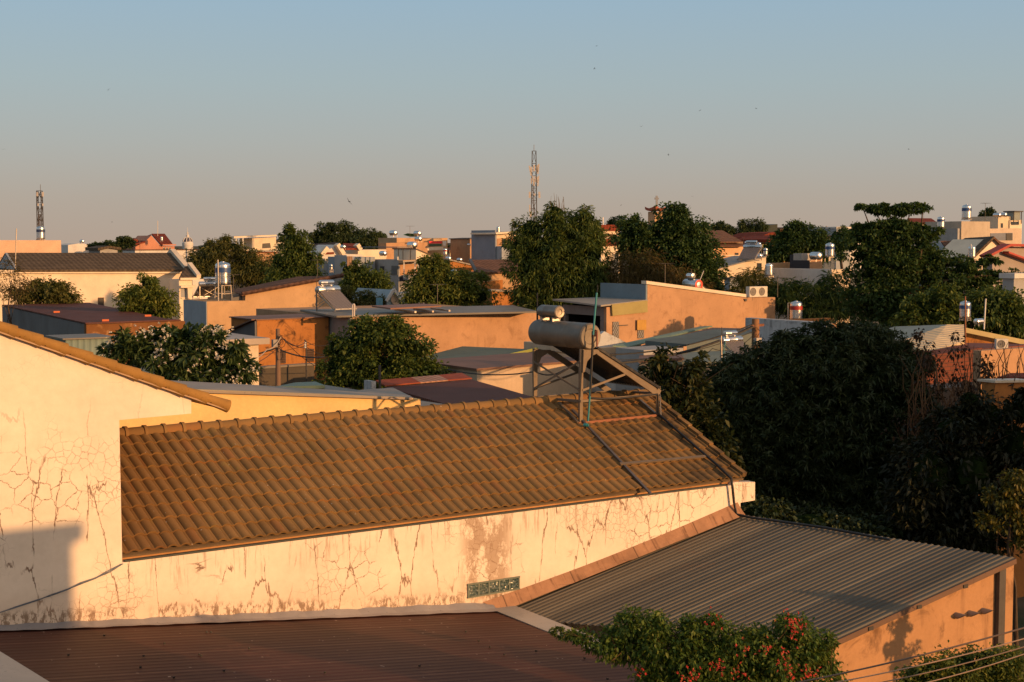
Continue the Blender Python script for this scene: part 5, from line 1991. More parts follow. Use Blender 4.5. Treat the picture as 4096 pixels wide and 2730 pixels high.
# ================================================================== far houses, left to right
bldg('far_house', 'small pale house with a drum tank beyond the dark trees, left of the red-roofed villa', 272, 981, 260, [(272, 981), (312, 975), (376, None)], 8, PL['white'])
drum_at(332, 963, 262, 14, 'drum tank on the small pale house left of the red-roofed villa')
vl = bldg('red_roof_villa', 'pink villa with steep red roofs and a balcony', 542, 986, 250, [(542, 988), (580, 968), (605, 943), (647, 990), (647, 984), (698, None)], 7, PL['pink'])
f = vl.f
fb = f.back(7)
for nm, e0, e1, r0, r1 in (('roof', (643, 984), (690, 981), (606, 941), (659, 941)), ('roof', (540, 982), (580, 972), (557, 961), (605, 943))):
    pts = [f.pt(*e0, .3), f.pt(*e1, .3), fb.pt(*r1), fb.pt(*r0)]
    vl.part(nm, MB().prism(pts, UP * .25), TI['red'])
vl.part('roof', MB().lathe(f.back(3).pt(536, 985), UP, [(1.2, 0), (1.1, .3), (.75, 1.1), (.6, 1.25), (.02, 1.35)], 8), TI['red'])
vl.part('balcony', plate(MB(), f, rect(645, 978, 698, 983), .8, .003), PL['pink'])
for x in (652, 664, 676):
    window(vl, f, rect(x, 990, x + 8, 1000), FRAME_W)
tank_at(647, 964, 249, 11, None, 'small steel tank against the red roof of the pink villa', .5)
solo('aerial_pole', 'thin aerial rising behind the ridge of the pink villa', 'pole', MB().tube([P(631, 945, 255), P(631, 884, 255)], .05, 5), GALV)
dm = Thing('dome_turret', 'white turret with dark ribbed dome and finial beside the pink villa', 'dome', Vector((P(751, 990, 290).x, 290, 0)))
c = P(751, 988, 290)
k_ = 290 / F
dm.part('drum', MB().lathe(Vector((c.x, c.y, 0)), UP, [(21 * k_, 0), (21 * k_, c.z + .2), (22 * k_, c.z + .3), (22 * k_, c.z + .8), (19 * k_, c.z + .9), (19 * k_, c.z + 20 * k_)], 16), PL['white'], smooth=30)
zc = c.z + 20 * k_
dm.part('dome', MB().lathe(Vector((c.x, c.y, zc)), UP, [(19 * k_ * math.cos(a), 19 * k_ * math.sin(a) * .95) for a in [i * math.pi / 18 for i in range(9)]] + [(.1, 18.5 * k_)], 24), flat((.06, .06, .09), .4), smooth=60)
for i in range(8):
    an = i * math.pi / 4
    dm.part('rib', MB().tube([Vector((c.x, c.y, zc)) + Vector((math.cos(an) * math.cos(b), math.sin(an) * math.cos(b), math.sin(b) * .95)) * 19.3 * k_ for b in [j * math.pi / 16 for j in range(8)]], .1, 4), PL['white'])
dm.part('finial', MB().lathe(Vector((c.x, c.y, zc + 18 * k_)), UP, [(.3, 0), (.35, .4), (.12, .6), (.2, .9), (.05, 1.1), (.02, 2.0)], 8), PL['white'])
bldg('low_far_roof', 'low wide roof under the white dome turret', 560, 1003, 230, [(540, 1003), (790, 1001)], 6, PL['white'], roof=TI['brown'])
fo = bldg('terrace_house', 'house with thin flat canopy roof, open terrace and pale wall above the bamboo', 1008, 954, 230, [(1008, 954), (1104, 950)], 5, PL['cream'])
f = fo.f
cn = [f.pt(936, 953, .5), f.pt(1106, 946, .5)]
fo.part('canopy', MB().prism([cn[0], cn[1], cn[1] - Q_ * 6, cn[0] - Q_ * 6], UP * .25), PL['creamlit'])
fo.part('terrace_slab', MB().prism([f.pt(940, 1000, .3), f.pt(1104, 992, .3), f.pt(1104, 992, .3) - Q_ * 6, f.pt(940, 1000, .3) - Q_ * 6], UP * -.3), PL['cream'])
fo.part('opening', plate(MB(), f, [(1050, 975), (1080, 973), (1084, 998), (1048, 998)], .05, .003), DARK)
fo.part('lower_wall', MB().prism([f.pt(940, 1003, .2), f.pt(1100, 994, .2), Vector((f.pt(1100, 994, .2).x, f.pt(1100, 994, .2).y, 0)), Vector((f.pt(940, 1003, .2).x, f.pt(940, 1003, .2).y, 0))], -Q_ * .3), PL['grey'])
for x in (945, 972):
    fo.part('post', MB().bar(f.pt(x, 953, .3), f.pt(x, 1000, .3), .18), FRAME_W)
bldg('low_far_house', 'small far house with red roof peeping out under the thin canopy roof', 985, 1012, 215, [(985, 1012), (1108, None)], 6, PL['orange'], roof=TI['red'])

# white gables with red roofs
wg = bldg('white_gable_house', 'grey-white row house with white gable fins and red roofs', 1285, 1020, 170, [(1260, 1024), (1285, 1020), (1346, 980), (1372, 1016), (1450, None)], 5, PL['white'])
f = wg.f
wg.part('fin', MB().bar(f.pt(1346, 978, .4), f.pt(1371, 1018, .4), .9, .5), PL['creamlit'])
wg.part('fin', MB().bar(f.pt(1306, 991, .4), f.pt(1283, 1020, .4), .9, .5), PL['creamlit'])
wg.part('fin', MB().bar(f.pt(1425, 979, 0), f.pt(1438, 1000, 0), .9, .5), PL['creamlit'])
fb = f.back(4)
wg.part('roof', MB().prism([f.pt(1286, 1019, .2), f.pt(1336, 1017, .2), fb.pt(1345, 990), fb.pt(1307, 992)], UP * .2), TI['red'])
wg.part('roof', MB().prism([f.pt(1376, 1002, .2), f.pt(1434, 1000, .2), fb.pt(1426, 982), fb.pt(1372, 980)], UP * .2), TI['red'])
fb2 = f.back(8)
wg.part('roof', MB().prism([f.back(5).pt(1250, 1003), f.back(5).pt(1345, 998), fb2.pt(1345, 976), fb2.pt(1262, 982)], UP * .2), TI['dark'])
for q in (rect(1292, 1034, 1300, 1050), rect(1303, 1034, 1311, 1050)):
    window(wg, f, q, FRAME_W)
drum_at(1378, 985, 166, 15, 'drum tank between the red roofs of the white gable house')
bldg('white_terrace_block', 'white flat-topped block between the red roof and the tall grey house', 1432, 999, 175, [(1432, 1001), (1545, None)], 6, PL['creamlit'])
bldg('grey_low_block', 'low flat grey block beside the white shutter house', 1413, 1029, 152, [(1413, 1029), (1500, None)], 6, PL['greyblue'])
bldg('grey_yard_house', 'grey lower house with a blue tank, left of the white shutter house', 1290, 1085, 158, [(1285, 1030), (1356, None)], 3, PL['greyblue'])
sh = bldg('shutter_house', 'narrow white house with a tall brown shutter', 1386, 1022, 140, [(1386, 1022), (1411, None)], 2.6, plaster((.60, .58, .58), .06, .1))
sh.part('shutter', plate(MB(), sh.f, [(1387, 1026), (1408, 1026), (1408, 1088), (1387, 1090)], .1, .003), tiles((.30, .20, .14), .3))
tank_at(1325, 1079, 150, 14, BLUEB, 'blue-banded tank beside the narrow white shutter house', .9)

# tall grey house with terraces
th = bldg('tall_grey_house', 'tall grey house with roof terrace, posts and slender windows', 1594, 1041, 150, [(1594, None), (1700, None)], 8.2, PL['grey'], th=TH)
f = th.f
lf = Plane(f.pt(1594, 1041) - R_ * .01, R_)
for (x0, y0, x1, y1) in ((1523, 1066, 1537, 1102), (1494, 1067, 1502, 1100)):
    pts = [lf.pt(x, y) for x, y in rect(x0, y0, x1, y1)]
    wn = th.part('window', MB().prism(pts, -R_ * .08), FRAME_D)
    th.part('pane', MB().prism(inset(pts, .78), -R_ * .1), GLASS, wn)
pts = [lf.pt(x, y) for x, y in rect(1568, 1064, 1592, 1100)]
th.part('window', MB().prism(pts, -R_ * .08), flat((.10, .12, .13), .4))
th.part('balcony_slab', plate(MB(), f, [(1594, 1042), (1660, 1039), (1660, 1050), (1594, 1053)], 1.0, .003), PL['tan'])
th.part('balcony_recess', plate(MB(), f, [(1600, 1060), (1668, 1056), (1668, 1100), (1600, 1102)], .02, .003), PL['orange'])
th.part('lower_opening', plate(MB(), f, [(1598, 1108), (1620, 1108), (1620, 1145), (1598, 1145)], .02, .003), flat((.02, .03, .06), .4))
th.part('balcony_rail', plate(MB(), f, [(1612, 1100), (1668, 1098), (1668, 1116), (1612, 1119)], 1.2, .03), PL['grey'])
th.part('canopy', MB().prism([f.pt(1612, 1050, .2), f.pt(1690, 1045, .2), f.pt(1690, 1045, 2.4), f.pt(1612, 1050, 2.4)], UP * .12), MS['pale'])
for x in (1616, 1660):
    th.part('post', MB().bar(f.pt(x, 1048, 2.2), f.pt(x, 1112, 2.2), .1), FRAME_W)
# roof terrace frame
zt = th.top[0].z
ft = f.back(2.0)
tf = [ft.pt(1640, 997, 1.5), ft.pt(1595, 992, 1.5)]
for (x, off) in ((1594, 0), (1612, 0), (1642, 0), (1594, -4), (1594, -7.5)):
    p_ = f.pt(x, 1041, off - .3)
    th.part('post', MB().bar(Vector((p_.x, p_.y, zt)), Vector((p_.x, p_.y, zt + 1.25)), .09), FRAME_D)
    if off == 0:
        th.part('post', MB().bar(Vector((p_.x, p_.y, zt)), Vector((p_.x, p_.y, zt + 1.25)), .07), FRAME_D)
p_ = f.pt(1590, 1041, .2); q_ = f.pt(1645, 1041, .2)
a_, b_ = Vector((p_.x, p_.y, zt + 1.3)), Vector((q_.x, q_.y, zt + 1.3))
th.part('canopy', MB().prism([a_, b_, b_ - Q_ * 8.3, a_ - Q_ * 8.3], UP * .1), flat((.10, .11, .12), .5))
p_ = f.pt(1598, 1041, -7.8)
th.part('parapet', MB().prism([f.pt(1594, 1041, .003), f.pt(1594, 1041, .003) + UP * .35, f.pt(1594, 1041, -8.2) + UP * .35, f.pt(1594, 1041, -8.2)], -R_ * .12), PL['white'])
sw = bldg('slant_roof_house', 'house with sunlit white side wall under a slanting dark roof', 1664, 999, 158, [(1664, 997), (1740, 1030), (1760, 1034)], 5, PL['creamlit'], roof=MS['dark'], rt=.1)
drum_at(1541, 1010, 150, 20, 'shiny tank under the dark canopy of the tall grey house')
tb = bldg('top_block', 'flat-roofed tan block crowned by two drum tanks and a green tarp', 1587, 952, 185, [(1587, 952), (1700, 955), (1790, None)], 5, PL['tan'])
f = tb.f
tb.part('lower_block', MB().prism([f.pt(1545, 973, 2.2), f.pt(1710, 970, 2.2), Vector((*f.pt(1710, 970, 2.2).xy, 0)), Vector((*f.pt(1545, 973, 2.2).xy, 0))], -Q_ * 2.1), PL['orange'])
tb.part('canopy', MB().prism([f.pt(1722, 957, 0), f.pt(1768, 959, 0), f.pt(1768, 959, 0) - Q_ * 3, f.pt(1722, 955, 0) - Q_ * 3], UP * .12), MS['pale'])
drum_at(1583, 928, 186, 21, 'left one of the two drum tanks on the flat tan block')
drum_at(1679, 930, 186, 20, 'upper drum tank right of the green tarp on the flat tan block')
drum_at(1682, 952, 182, 19, 'lower drum tank hanging below the green tarp on the flat tan block')
drum_at(1660, 975, 176, 26, 'large drum tank on a rusty stand above the slanting dark roof')
f2 = f.back(-.6)
rc = Thing('red_banner', 'bright red cloth banner along the balcony of the flat tan block', 'banner', f2.pt(1716, 973))
rc.part('cloth', plate(MB(), f2, [(1715, 966), (1768, 966), (1767, 975), (1717, 975)], .05, 1.2), flat((.75, .04, .05), .7))
gb_ = Thing('dark_screen', 'dark green screen below the red cloth banner', 'screen', f2.pt(1716, 985))
gb_.part('screen', plate(MB(), f2, [(1716, 977), (1766, 976), (1766, 985), (1716, 987)], .05, 1.2), flat((.05, .09, .05), .7))
gb_.part('parapet', plate(MB(), f2, [(1705, 990), (1770, 988), (1770, 1000), (1705, 1003)], .2, 1.0), PL['creamlit'])
tsn = Thing('tooth_sign', 'white tooth-shaped sign at the corner beside the red cloth banner', 'sign', f2.pt(1776, 985))
tsn.part('board', plate(MB(), f2, [(1770, 968), (1773, 965), (1777, 967), (1781, 965), (1784, 968), (1782, 978), (1780, 988), (1777, 980), (1774, 988), (1771, 978)], .1, 1.4), flat((.75, .66, .58), .5))
mb = MB()
tp4 = [f.pt(1612, 940, -1), f.pt(1630, 934, -1), f.pt(1668, 937, -1), f.pt(1668, 948, -3), f.pt(1640, 948, -3)]
mb.add(tp4 + [f.pt(1640, 944, -2)], [[0, 1, 5], [1, 2, 5], [2, 3, 5], [3, 4, 5], [4, 0, 5]])
gt = Thing('green_tarp', 'green tarpaulin slung between the drum tanks on the flat tan block', 'tarp', f.pt(1640, 950))
gt.part('cloth', mb, flat((.02, .16, .08), .6))
tank_at(1781, 1020, 150, 17, REDB, 'small red-banded tank beside the tooth-shaped sign', .5)
# blue-grey block
bb = bldg('blue_grey_block', 'blue-grey block with a steel tank on top and a sunlit window front', 1986, 934, 180, [(1986, 934), (2065, None)], 5.5, PL['cream'])
f = bb.f
s0, s1 = f.pt(1986, 931) - R_ * .01, f.pt(1986, 931) - R_ * .01 - Q_ * 5.6
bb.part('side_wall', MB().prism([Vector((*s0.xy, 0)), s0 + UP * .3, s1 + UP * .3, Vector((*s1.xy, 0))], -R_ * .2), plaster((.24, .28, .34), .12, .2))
bb.part('roof', MB().prism([f.pt(1984, 938, 1), f.pt(2070, 932, 1), f.pt(2070, 932, 1) - Q_ * 6, f.pt(1984, 938, 1) - Q_ * 6], UP * .2), PL['creamlit'])
bb.part('window', plate(MB(), f, [(1988, 955), (2062, 950), (2062, 985), (1988, 988)], .05, .003), PL['orange'])
for x in (2008, 2030):
    bb.part('pane', plate(MB(), f, [(x, 956), (x + 14, 955), (x + 14, 980), (x, 981)], .05, .06), GLASS)
bb.part('balcony', plate(MB(), f, [(1986, 986), (2065, 981), (2065, 1040), (1986, 1040)], 1.2, .003), PL['greyblue'])
tank_at(1993, 931, 181, 16, None, 'plain steel tank on the blue-grey block', .1)
bldg('low_annex', 'low orange-fronted annex with flat roof left of the blue-grey block', 1880, 958, 190, [(1880, 958), (1926, 955)], 5, PL['orange'], roof=MS['dark'])
drum_at(1880, 978, 185, 9, 'small drum at the edge of the low orange-fronted annex')
bldg('far_wall_house', 'far pale pink house glimpsed through small dark trees', 1790, 983, 300, [(1770, 983), (1890, 978)], 10, PL['cream'])
# brown roof hall
br2 = bldg('brown_roof_house', 'house with broad brown tiled roof and stained tan wall behind the light green tree', 1905, 1092, 130, [(1905, 1094), (2110, None)], 6, PL['tan'])
f = br2.f
slope(br2, 'roof', f, (1905, 1090), (2110, 1085), (1880, 1040), (2075, 1038), 5, TI['brown'], .15, .4)
br2.part('rake', MB().bar(f.pt(1905, 1090, .4), f.back(5).pt(1880, 1040), .25, .25), FRAME_D)
br2.part('stain_band', plate(MB(), f, [(1925, 1130), (2010, 1120), (2010, 1160), (1925, 1162)], .05, .003), PL['rust'])
bldg('lower_stained_house', 'low house with rain-stained orange wall between the light and dark trees', 1968, 1166, 122, [(1968, 1166), (2080, 1170)], 4, PL['rust'], roof=MS['pale'], rt=.15)
bldg('shed_roof_house', 'low dim house with pale slanting eave behind the light green tree', 1800, 1040, 140, [(1800, 1042), (1880, 1062), (1900, 1064)], 5, PL['rust'], roof=MS['pale'], rt=.12)
drum_at(1822, 1083, 120, 15, 'bright drum end shining beside the light green tree')
drum_at(1845, 1037, 138, 14, 'drum of a solar heater on the pale slanting eave')
drum_at(1800, 1031, 146, 14, 'dull drum left of the pale slanting eave')
# blue chapel
bc = bldg('blue_gable_house', 'little blue gabled house with round window behind the light green tree', 1562, 1200, 112, [(1547, 1205), (1575, 1160), (1602, 1200)], 6, plaster((.34, .44, .50), .2, .2))
f = bc.f
p0, pk_, p1 = f.pt(1545, 1206, .2), f.pt(1575, 1158, .2), f.pt(1604, 1202, .2)
bc.part('barge', MB().bar(p0, pk_, .2, .2).bar(pk_, p1, .2, .2), PL['white'])
bc.part('round_window', MB().lathe(f.pt(1582, 1198, .01), f.q, [(.45, 0), (.45, .1), (.36, .1), (.36, .04), (.01, .04)], 20), flat((.55, .4, .28), .5))
bldg('blue_side_wall', 'pale blue wall with ragged dark top beside the blue gabled house', 1600, 1170, 116, [(1600, 1175), (1650, 1165), (1680, 1160)], 1, plaster((.36, .40, .44), .3, .4), cat='wall')
bldg('blue_door_stub', 'small light blue wall stub at the edge of the bushes by the hall roof', 1517, 1193, 108, [(1517, 1193), (1531, None)], .5, plaster((.16, .36, .48), .1, .1), cat='wall')

# behind the central trees
bldg('red_far_roof', 'red roof glimpsed between the central tree and the vine-covered trees', 2416, 925, 230, [(2405, 925), (2480, None)], 5, PL['cream'], roof=TI['red'], rt=1.0)
bldg('cream_far_house', 'cream house in the gap between the central tree and the vine-covered trees', 2410, 985, 160, [(2405, 985), (2475, 985)], 4, PL['creamlit'], roof=TI['red'], rt=.8)
# pagoda tower with cross
c = P(2622, 848, 230)
pg = Thing('church_tower', 'pagoda-roofed church tower with a cross rising over the vine-covered trees', 'tower', Vector((c.x, c.y, 0)))
pg.part('shaft', MB().box(Vector((c.x, c.y, c.z / 2)), R_ * .85, Q_ * .85, UP * (c.z / 2)), PL['tan'])
mb = MB()
rr = 43 * 230 / F
N_S = 8
vs, fs = [], []
for ring, (k, z) in enumerate(((1.0, .55), (.97, .1), (.62, .12), (.25, .75), (.12, 1.0))):
    for i in range(16):
        an = i * math.pi / 8 + math.pi / 4 + TH
        corner = abs(math.cos(2 * (an - TH)))  # 0 at corners
        cf = 1.0 - .22 * corner
        zz = z + (.0 if ring > 1 else (.30 * (1 - corner)))
        vs.append(Vector((c.x + math.cos(an) * rr * k * cf, c.y + math.sin(an) * rr * k * cf, c.z + zz)))
for r_ in range(4):
    for i in range(16):
        fs.append([r_ * 16 + i, r_ * 16 + (i + 1) % 16, (r_ + 1) * 16 + (i + 1) % 16, (r_ + 1) * 16 + i])
mb.add(vs, fs)
pg.part('roof', mb, flat((.36, .09, .05), .7))
ct = P(2627, 784, 230)
cb = P(2627, 822, 230)
mb = MB().bar(cb, ct, .32).bar(P(2618, 795, 230), P(2635, 795, 230), .3)
pg.part('cross', mb, flat((.30, .33, .36), .5))

# houses right of the vine-covered trees
hp2 = bldg('hip_roof_house', 'peach-coloured house with two-tiered brown hip roof', 2815, 984, 170, [(2790, None), (2979, None)], 9, plaster((.74, .46, .27), .06, .1))
f = hp2.f
fb = f.back(5)
hp2.part('roof', MB().prism([f.pt(2780, 968, .6), f.pt(2972, 967, .6), fb.pt(2890, 922), fb.pt(2822, 922)], UP * -.15), TI['brown'])
hp2.part('upper_wall', MB().prism([f.pt(2830, 967, -.3), f.pt(2972, 966, -.3), f.pt(2972, 976, -.3), f.pt(2830, 977, -.3)], -Q_ * .3), PL['cream'])
hp2.part('roof', MB().prism([f.pt(2790, 985, .9), f.pt(2980, 984, .9), f.pt(2974, 973, -.2), f.pt(2825, 974, -.2)], UP * -.12), TI['brown'])
window(hp2, f, rect(2939, 1012, 2953, 1021), FRAME_D)
hp2.part('string_course', plate(MB(), f, [(2815, 1022), (2979, 1021), (2979, 1025), (2815, 1026)], .12, .003), PL['creamlit'])
rh = P(2978, 948, 195)
bldg('red_hip_house', 'house with weathered red pyramid roof behind the peach-coloured house', 2935, 978, 192, [(2925, 978), (3025, 977)], 8, PL['white'])
k_ = 195 / F
mb = MB().add([P(2925, 978, 190), P(3026, 976, 194), P(3000, 972, 204), P(2915, 973, 200), P(2978, 947, 197)], [[0, 1, 4], [1, 2, 4], [2, 3, 4], [3, 0, 4]])
solo('pyramid_roof', 'weathered red pyramid roof peeping out beside the brown hip roof', 'roof', mb, TI['red'])
so_ = bldg('slope_top_house', 'pale house with slanting top, one tall window and rooftop tanks', 2862, 1080, 120, [(2855, 1083), (2985, 1049), (3064, 1030)], 4, PL['cream'], roof=MS['grey'], rt=.1, over=.05)
window(so_, so_.f, rect(3028, 1053, 3045, 1085), FRAME_D)
tank_at(2990, 1000, 140, 24, BLUEB, 'blue-banded tank left of the dark panel over the slant-topped house', .2)
tank_at(3036, 1000, 150, 20, None, 'plain grey tank in front of the yellow wall', .2)
tank_at(3062, 1020, 140, 18, BLUEB, 'small blue-banded tank right of the peach drum heater', .2)
tank_at(3076, 1104, 100, 33, None, 'plain ribbed tank below the slant-topped house', .2)
small_heater(P(3010, 1043, 123), -.55, .95, 'solar heater with dark blue panel on the slant-topped house')
drum_at(3046, 1021, 128, 24, 'fat drum with sunlit end on the slant-topped house')
bldg('yellow_far_wall', 'small pale yellow wall between the rooftop tanks', 3048, 978, 165, [(3048, 978), (3071, None)], .5, PL['palegold'], cat='wall')
bldg('dark_roof_house', 'far house with dark green-black roof and cream gable end', 3065, 935, 260, [(3065, 935), (3105, 928)], 7, PL['creamlit'], roof=flat((.02, .03, .025), .7), rt=1.4)
bldg('grey_gable_roof', 'far grey roofed house behind the red-brown roofs', 3010, 965, 230, [(3010, 965), (3070, 952), (3085, 956)], 7, PL['white'], roof=MS['pale'], rt=.5)
bldg('redbrown_roof_house', 'long red-brown roofed house before the dark round trees', 3030, 975, 200, [(3030, 975), (3075, 955), (3150, 950)], 6, PL['pink'], roof=TI['red'], rt=.8)
bldg('redbrown_low_house', 'nearer red-brown roofed house hidden by dark trees', 3075, 985, 180, [(3070, 988), (3150, 970)], 6, PL['rust'], roof=TI['red'], rt=.9)
for (x, yb_, yt_, w_, lb) in ((3250, 925, 907, 22, 'left smaller pyramid spire behind the dark round trees'), (3306, 934, 904, 29, 'larger pyramid spire with sunlit face and brick lantern below')):
    d_ = 340
    c = P(x, yb_, d_)
    k_ = d_ / F
    T = Thing('spire_tower', lb, 'tower', Vector((c.x, c.y, 0)), 'pyramid spires')
    T.part('shaft', MB().box(Vector((c.x, c.y, c.z / 2 - .01)), R_ * w_ * .5 * k_, Q_ * w_ * .5 * k_, UP * (c.z / 2)), PL['rust'])
    q = [c + (R_ * a + Q_ * b) * w_ * .80 * k_ for a, b in ((-1, -1), (1, -1), (1, 1), (-1, 1))]
    ap = P(x, yt_, d_)
    T.part('roof', MB().add(q + [ap], [[0, 1, 4], [1, 2, 4], [2, 3, 4], [3, 0, 4], [3, 2, 1, 0]]), plaster((.34, .29, .22), .2, .2))
bldg('grey_far_block', 'flat pale grey block between the spires and the big layered tree', 3350, 915, 250, [(3346, 915), (3400, None)], 8, PL['greyblue'], roof=PL['white'], rt=.3)
bldg('white_long_wall', 'long shaded white wall behind the dark palms', 3325, 1078, 118, [(3325, 1078), (3345, None)], 8.5, PL['white'], wmat=None)
bldg('sunlit_far_wall', 'sunlit orange wall glimmering through the branches of the big layered tree', 3330, 1080, 116, [(3327, 1080), (3520, 1072)], .5, PL['cream'], cat='wall')
bldg('blue_low_wall', 'low blue-grey wall with dark coping in front of the slant-topped house', 2922, 1118, 112, [(2920, 1118), (3085, 1106)], .6, PL['greyblue'], roof=FRAME_D, rt=.1, cat='wall')
bldg('orange_yard_wall', 'orange yard wall above the long shaded white wall', 3080, 1054, 130, [(3075, 1054), (3180, 1050)], .4, PL['tan'], cat='wall')
cb_ = bldg('dark_container', 'dark box room with striped awning above the long shaded white wall', 3240, 1020, 128, [(3240, 1020), (3290, None)], 2.4, PL['orange'])
cb_.part('dark_side', MB().prism([cb_.top[0] - R_ * .01, cb_.top[0] - R_ * .01 - Q_ * 2.4, Vector((*(cb_.top[0] - Q_ * 2.4).xy, 0)), Vector((*cb_.top[0].xy, 0))], -R_ * .1), flat((.02, .022, .03), .5))
cb_.part('awning', MB().box(P(3216, 1028, 126), R_ * .8, Q_ * .5, UP * .3), flat((.35, .33, .3), .6))
drum_at(3280, 1018, 124, 31, 'dark drum tank beside the blue-banded tank in the layered tree', TH - math.pi / 2 - .2)
tank_at(3319, 1028, 124, 37, BLUEB, 'tall blue-banded tank at the edge of the big layered tree', 1.1)

# right skyline
rr_ = bldg('red_ridge_house', 'far house with long red roof behind the layered tree', 3632, 893, 230, [(3632, 893), (3752, None)], 6, PL['cream'])
slope(rr_, 'roof', rr_.f, (3632, 893), (3752, 892), (3630, 873), (3725, 874), 5, TI['red'], .2, .3)
pb = bldg('pale_concrete_block', 'pale concrete rooftop block carrying the highest blue-banded tank', 3846, 886, 150, [(3846, 886), (3960, None)], 4.8, plaster((.50, .43, .34), .2, .2))
f = pb.f
pb.part('wing', MB().prism([f.pt(3862, 917, -.4), f.pt(4086, 914, -.4), Vector((*f.pt(4086, 914, -.4).xy, 0)), Vector((*f.pt(3862, 917, -.4).xy, 0))], -Q_ * 5), plaster((.56, .46, .36), .15, .2))
pb.part('wing_opening', plate(MB(), f, [(3961, 934), (4050, 932), (4050, 962), (3961, 963)], .03, -.39), plaster((.2, .22, .26), .1, .1))
pb.part('wing_screen', plate(MB(), f, [(4024, 934), (4048, 934), (4048, 962), (4024, 962)], .05, -.35), FRAME_D)
lw_ = [f.pt(3846, 915) - R_ * .3, f.pt(3846, 915) - R_ * .3 - Q_ * 5.5]
pb.part('side_wall', MB().prism([lw_[0], lw_[1], Vector((*lw_[1].xy, 0)), Vector((*lw_[0].xy, 0))], -R_ * .3), PL['grey'])
tank_at(3866, 876, 151, 38, BLUEB, 'highest tank with blue band, on the pale concrete rooftop block', .12)
tank_at(3763, 912, 149, 30, BLUEB, 'lower blue-banded tank left of the pale concrete rooftop block', .05)
ub = bldg('terrace_block', 'stepped white block with glass lantern at the far skyline', 3993, 866, 190, [(3993, 866), (4042, None)], 4.5, PL['cream'])
f = ub.f
ub.part('terrace', MB().prism([f.pt(4040, 882, .2), f.pt(4088, 880, .2), Vector((*f.pt(4088, 880, .2).xy, 0)), Vector((*f.pt(4040, 882, .2).xy, 0))], -Q_ * 3), PL['creamlit'])
ub.part('window', plate(MB(), f, [(4003, 894), (4011, 894), (4011, 912), (4003, 912)], .05, .003), GLASS)
ub.part('window', plate(MB(), f, [(4045, 888), (4075, 887), (4075, 900), (4045, 901)], .05, .21), GLASS)
lb_ = ub.top[1] - Q_ * 2
p_ = P(4050, 880, 191)
ub.part('lantern', MB().box(P(4053, 864, 192), R_ * .65, Q_ * .6, UP * .6), flat((.25, .28, .26), .15))
ub.part('lantern_roof', MB().box(P(4053, 847, 192), R_ * .95, Q_ * .9, UP * .07), FRAME_D)
for a, b in ((-.8, .7), (.8, .7), (.8, -.7), (-.8, -.7)):
    q = P(4053, 848, 192) + R_ * a + Q_ * b
    ub.part('post', MB().bar(q, q - UP * 1.6, .1), FRAME_D)
drum_at(4002, 857, 188, 17, 'drum tank in front of the glass lantern on the skyline')
drum_at(4025, 856, 189, 17, 'second drum tank nearer the glass lantern on the skyline')
# brown gables
gh1 = bldg('brown_gable_house', 'house with brown tiled roofs and a tall cream gable under the concrete block', 3905, 1030, 112, [(3890, 1042), (3976, 958), (4014, 1000), (4100, 1080)], 4, PL['creamlit'], cat='house')
f = gh1.f
fb = f.back(7)
gh1.part('roof', MB().prism([f.pt(3885, 1044, .3), f.pt(3976, 956, .3), fb.pt(3860, 962), f.back(7).pt(3740, 1030)], UP * .2), TI['grey'])
gh1.part('roof', MB().prism([f.pt(3976, 956, .3), f.pt(4110, 1088, .3), fb.pt(4110, 1010), fb.pt(3900, 962)], UP * .2), TI['brown'])
gh2 = bldg('brown_roof_wing', 'lower brown roofed wing with shaded gable beside the layered tree', 3800, 1012, 120, [(3800, 1012), (3905, None)], 3, PL['tan'], cat='house')
slope(gh2, 'roof', gh2.f, (3800, 1010), (3905, 1005), (3762, 965), (3862, 962), 1.5, TI['brown'], .2, .3)
s0 = gh2.top[0] - R_ * .01
s2_ = gh2.f.back(1.5).pt(3764, 967)
s3_ = s0 - Q_ * 3
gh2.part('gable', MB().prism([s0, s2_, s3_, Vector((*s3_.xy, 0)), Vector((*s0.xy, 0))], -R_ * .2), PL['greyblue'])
re_ = bldg('red_eave_house', 'grey-rendered house with bright red tilted eave at the frame edge', 3972, 1018, 98, [(3970, 1020), (4044, 988), (4140, 990)], .8, plaster((.36, .32, .29), .15, .2), cat='house')
f = re_.f
re_.part('eave', MB().prism([f.pt(3955, 1022, .7), f.pt(4044, 976, .7), f.pt(4140, 978, .7), f.pt(4140, 988, .7), f.pt(4044, 986, .7), f.pt(3960, 1030, .7)], -Q_ * .8), flat((.36, .05, .03), .6))
re_.part('lower_eave', MB().prism([f.pt(4035, 1006, .6), f.pt(4140, 1045, .6), f.pt(4140, 1052, .6), f.pt(4036, 1014, .6)], -Q_ * .5), flat((.42, .06, .04), .6))
tank_at(3887, 1030, 104, 30, None, 'rusty plain tank before the brown gable house', .1)
solo('aerial_pole', 'pale pole standing before the rusty plain tank and brown roofs', 'pole', MB().tube([P(3885, 1032, 100), P(3884, 977, 100)], .03, 5), FRAME_W)
bldg('edge_house', 'grey house with white eave band at the frame edge behind the layered tree', 4058, 1115, 85, [(4056, 1115), (4150, None)], .8, PL['grey'], roof=PL['white'], rt=.3, cat='house')
# far thin masts
for (x, yt_, yb_, d_, lb) in ((2803, 898, 930, 240, 'thin far pole right of the vine-covered trees'), (2412, 870, 905, 260, 'hair-thin far aerial above the red roof between trees'), (1205, 1040, 1090, 200, 'faint far aerial behind the conical tree')):
    solo('aerial_pole', lb, 'pole', MB().tube([P(x, yb_, d_), P(x, yt_, d_)], .06, 5), GALV)
mast('lattice_mast', 'tiny far antenna mast behind the small round trees on the horizon', 2842, 896, 930, 420, 6, 8, [(-4, 896, 905, 4, 0), (4, 896, 905, 4, 0)])

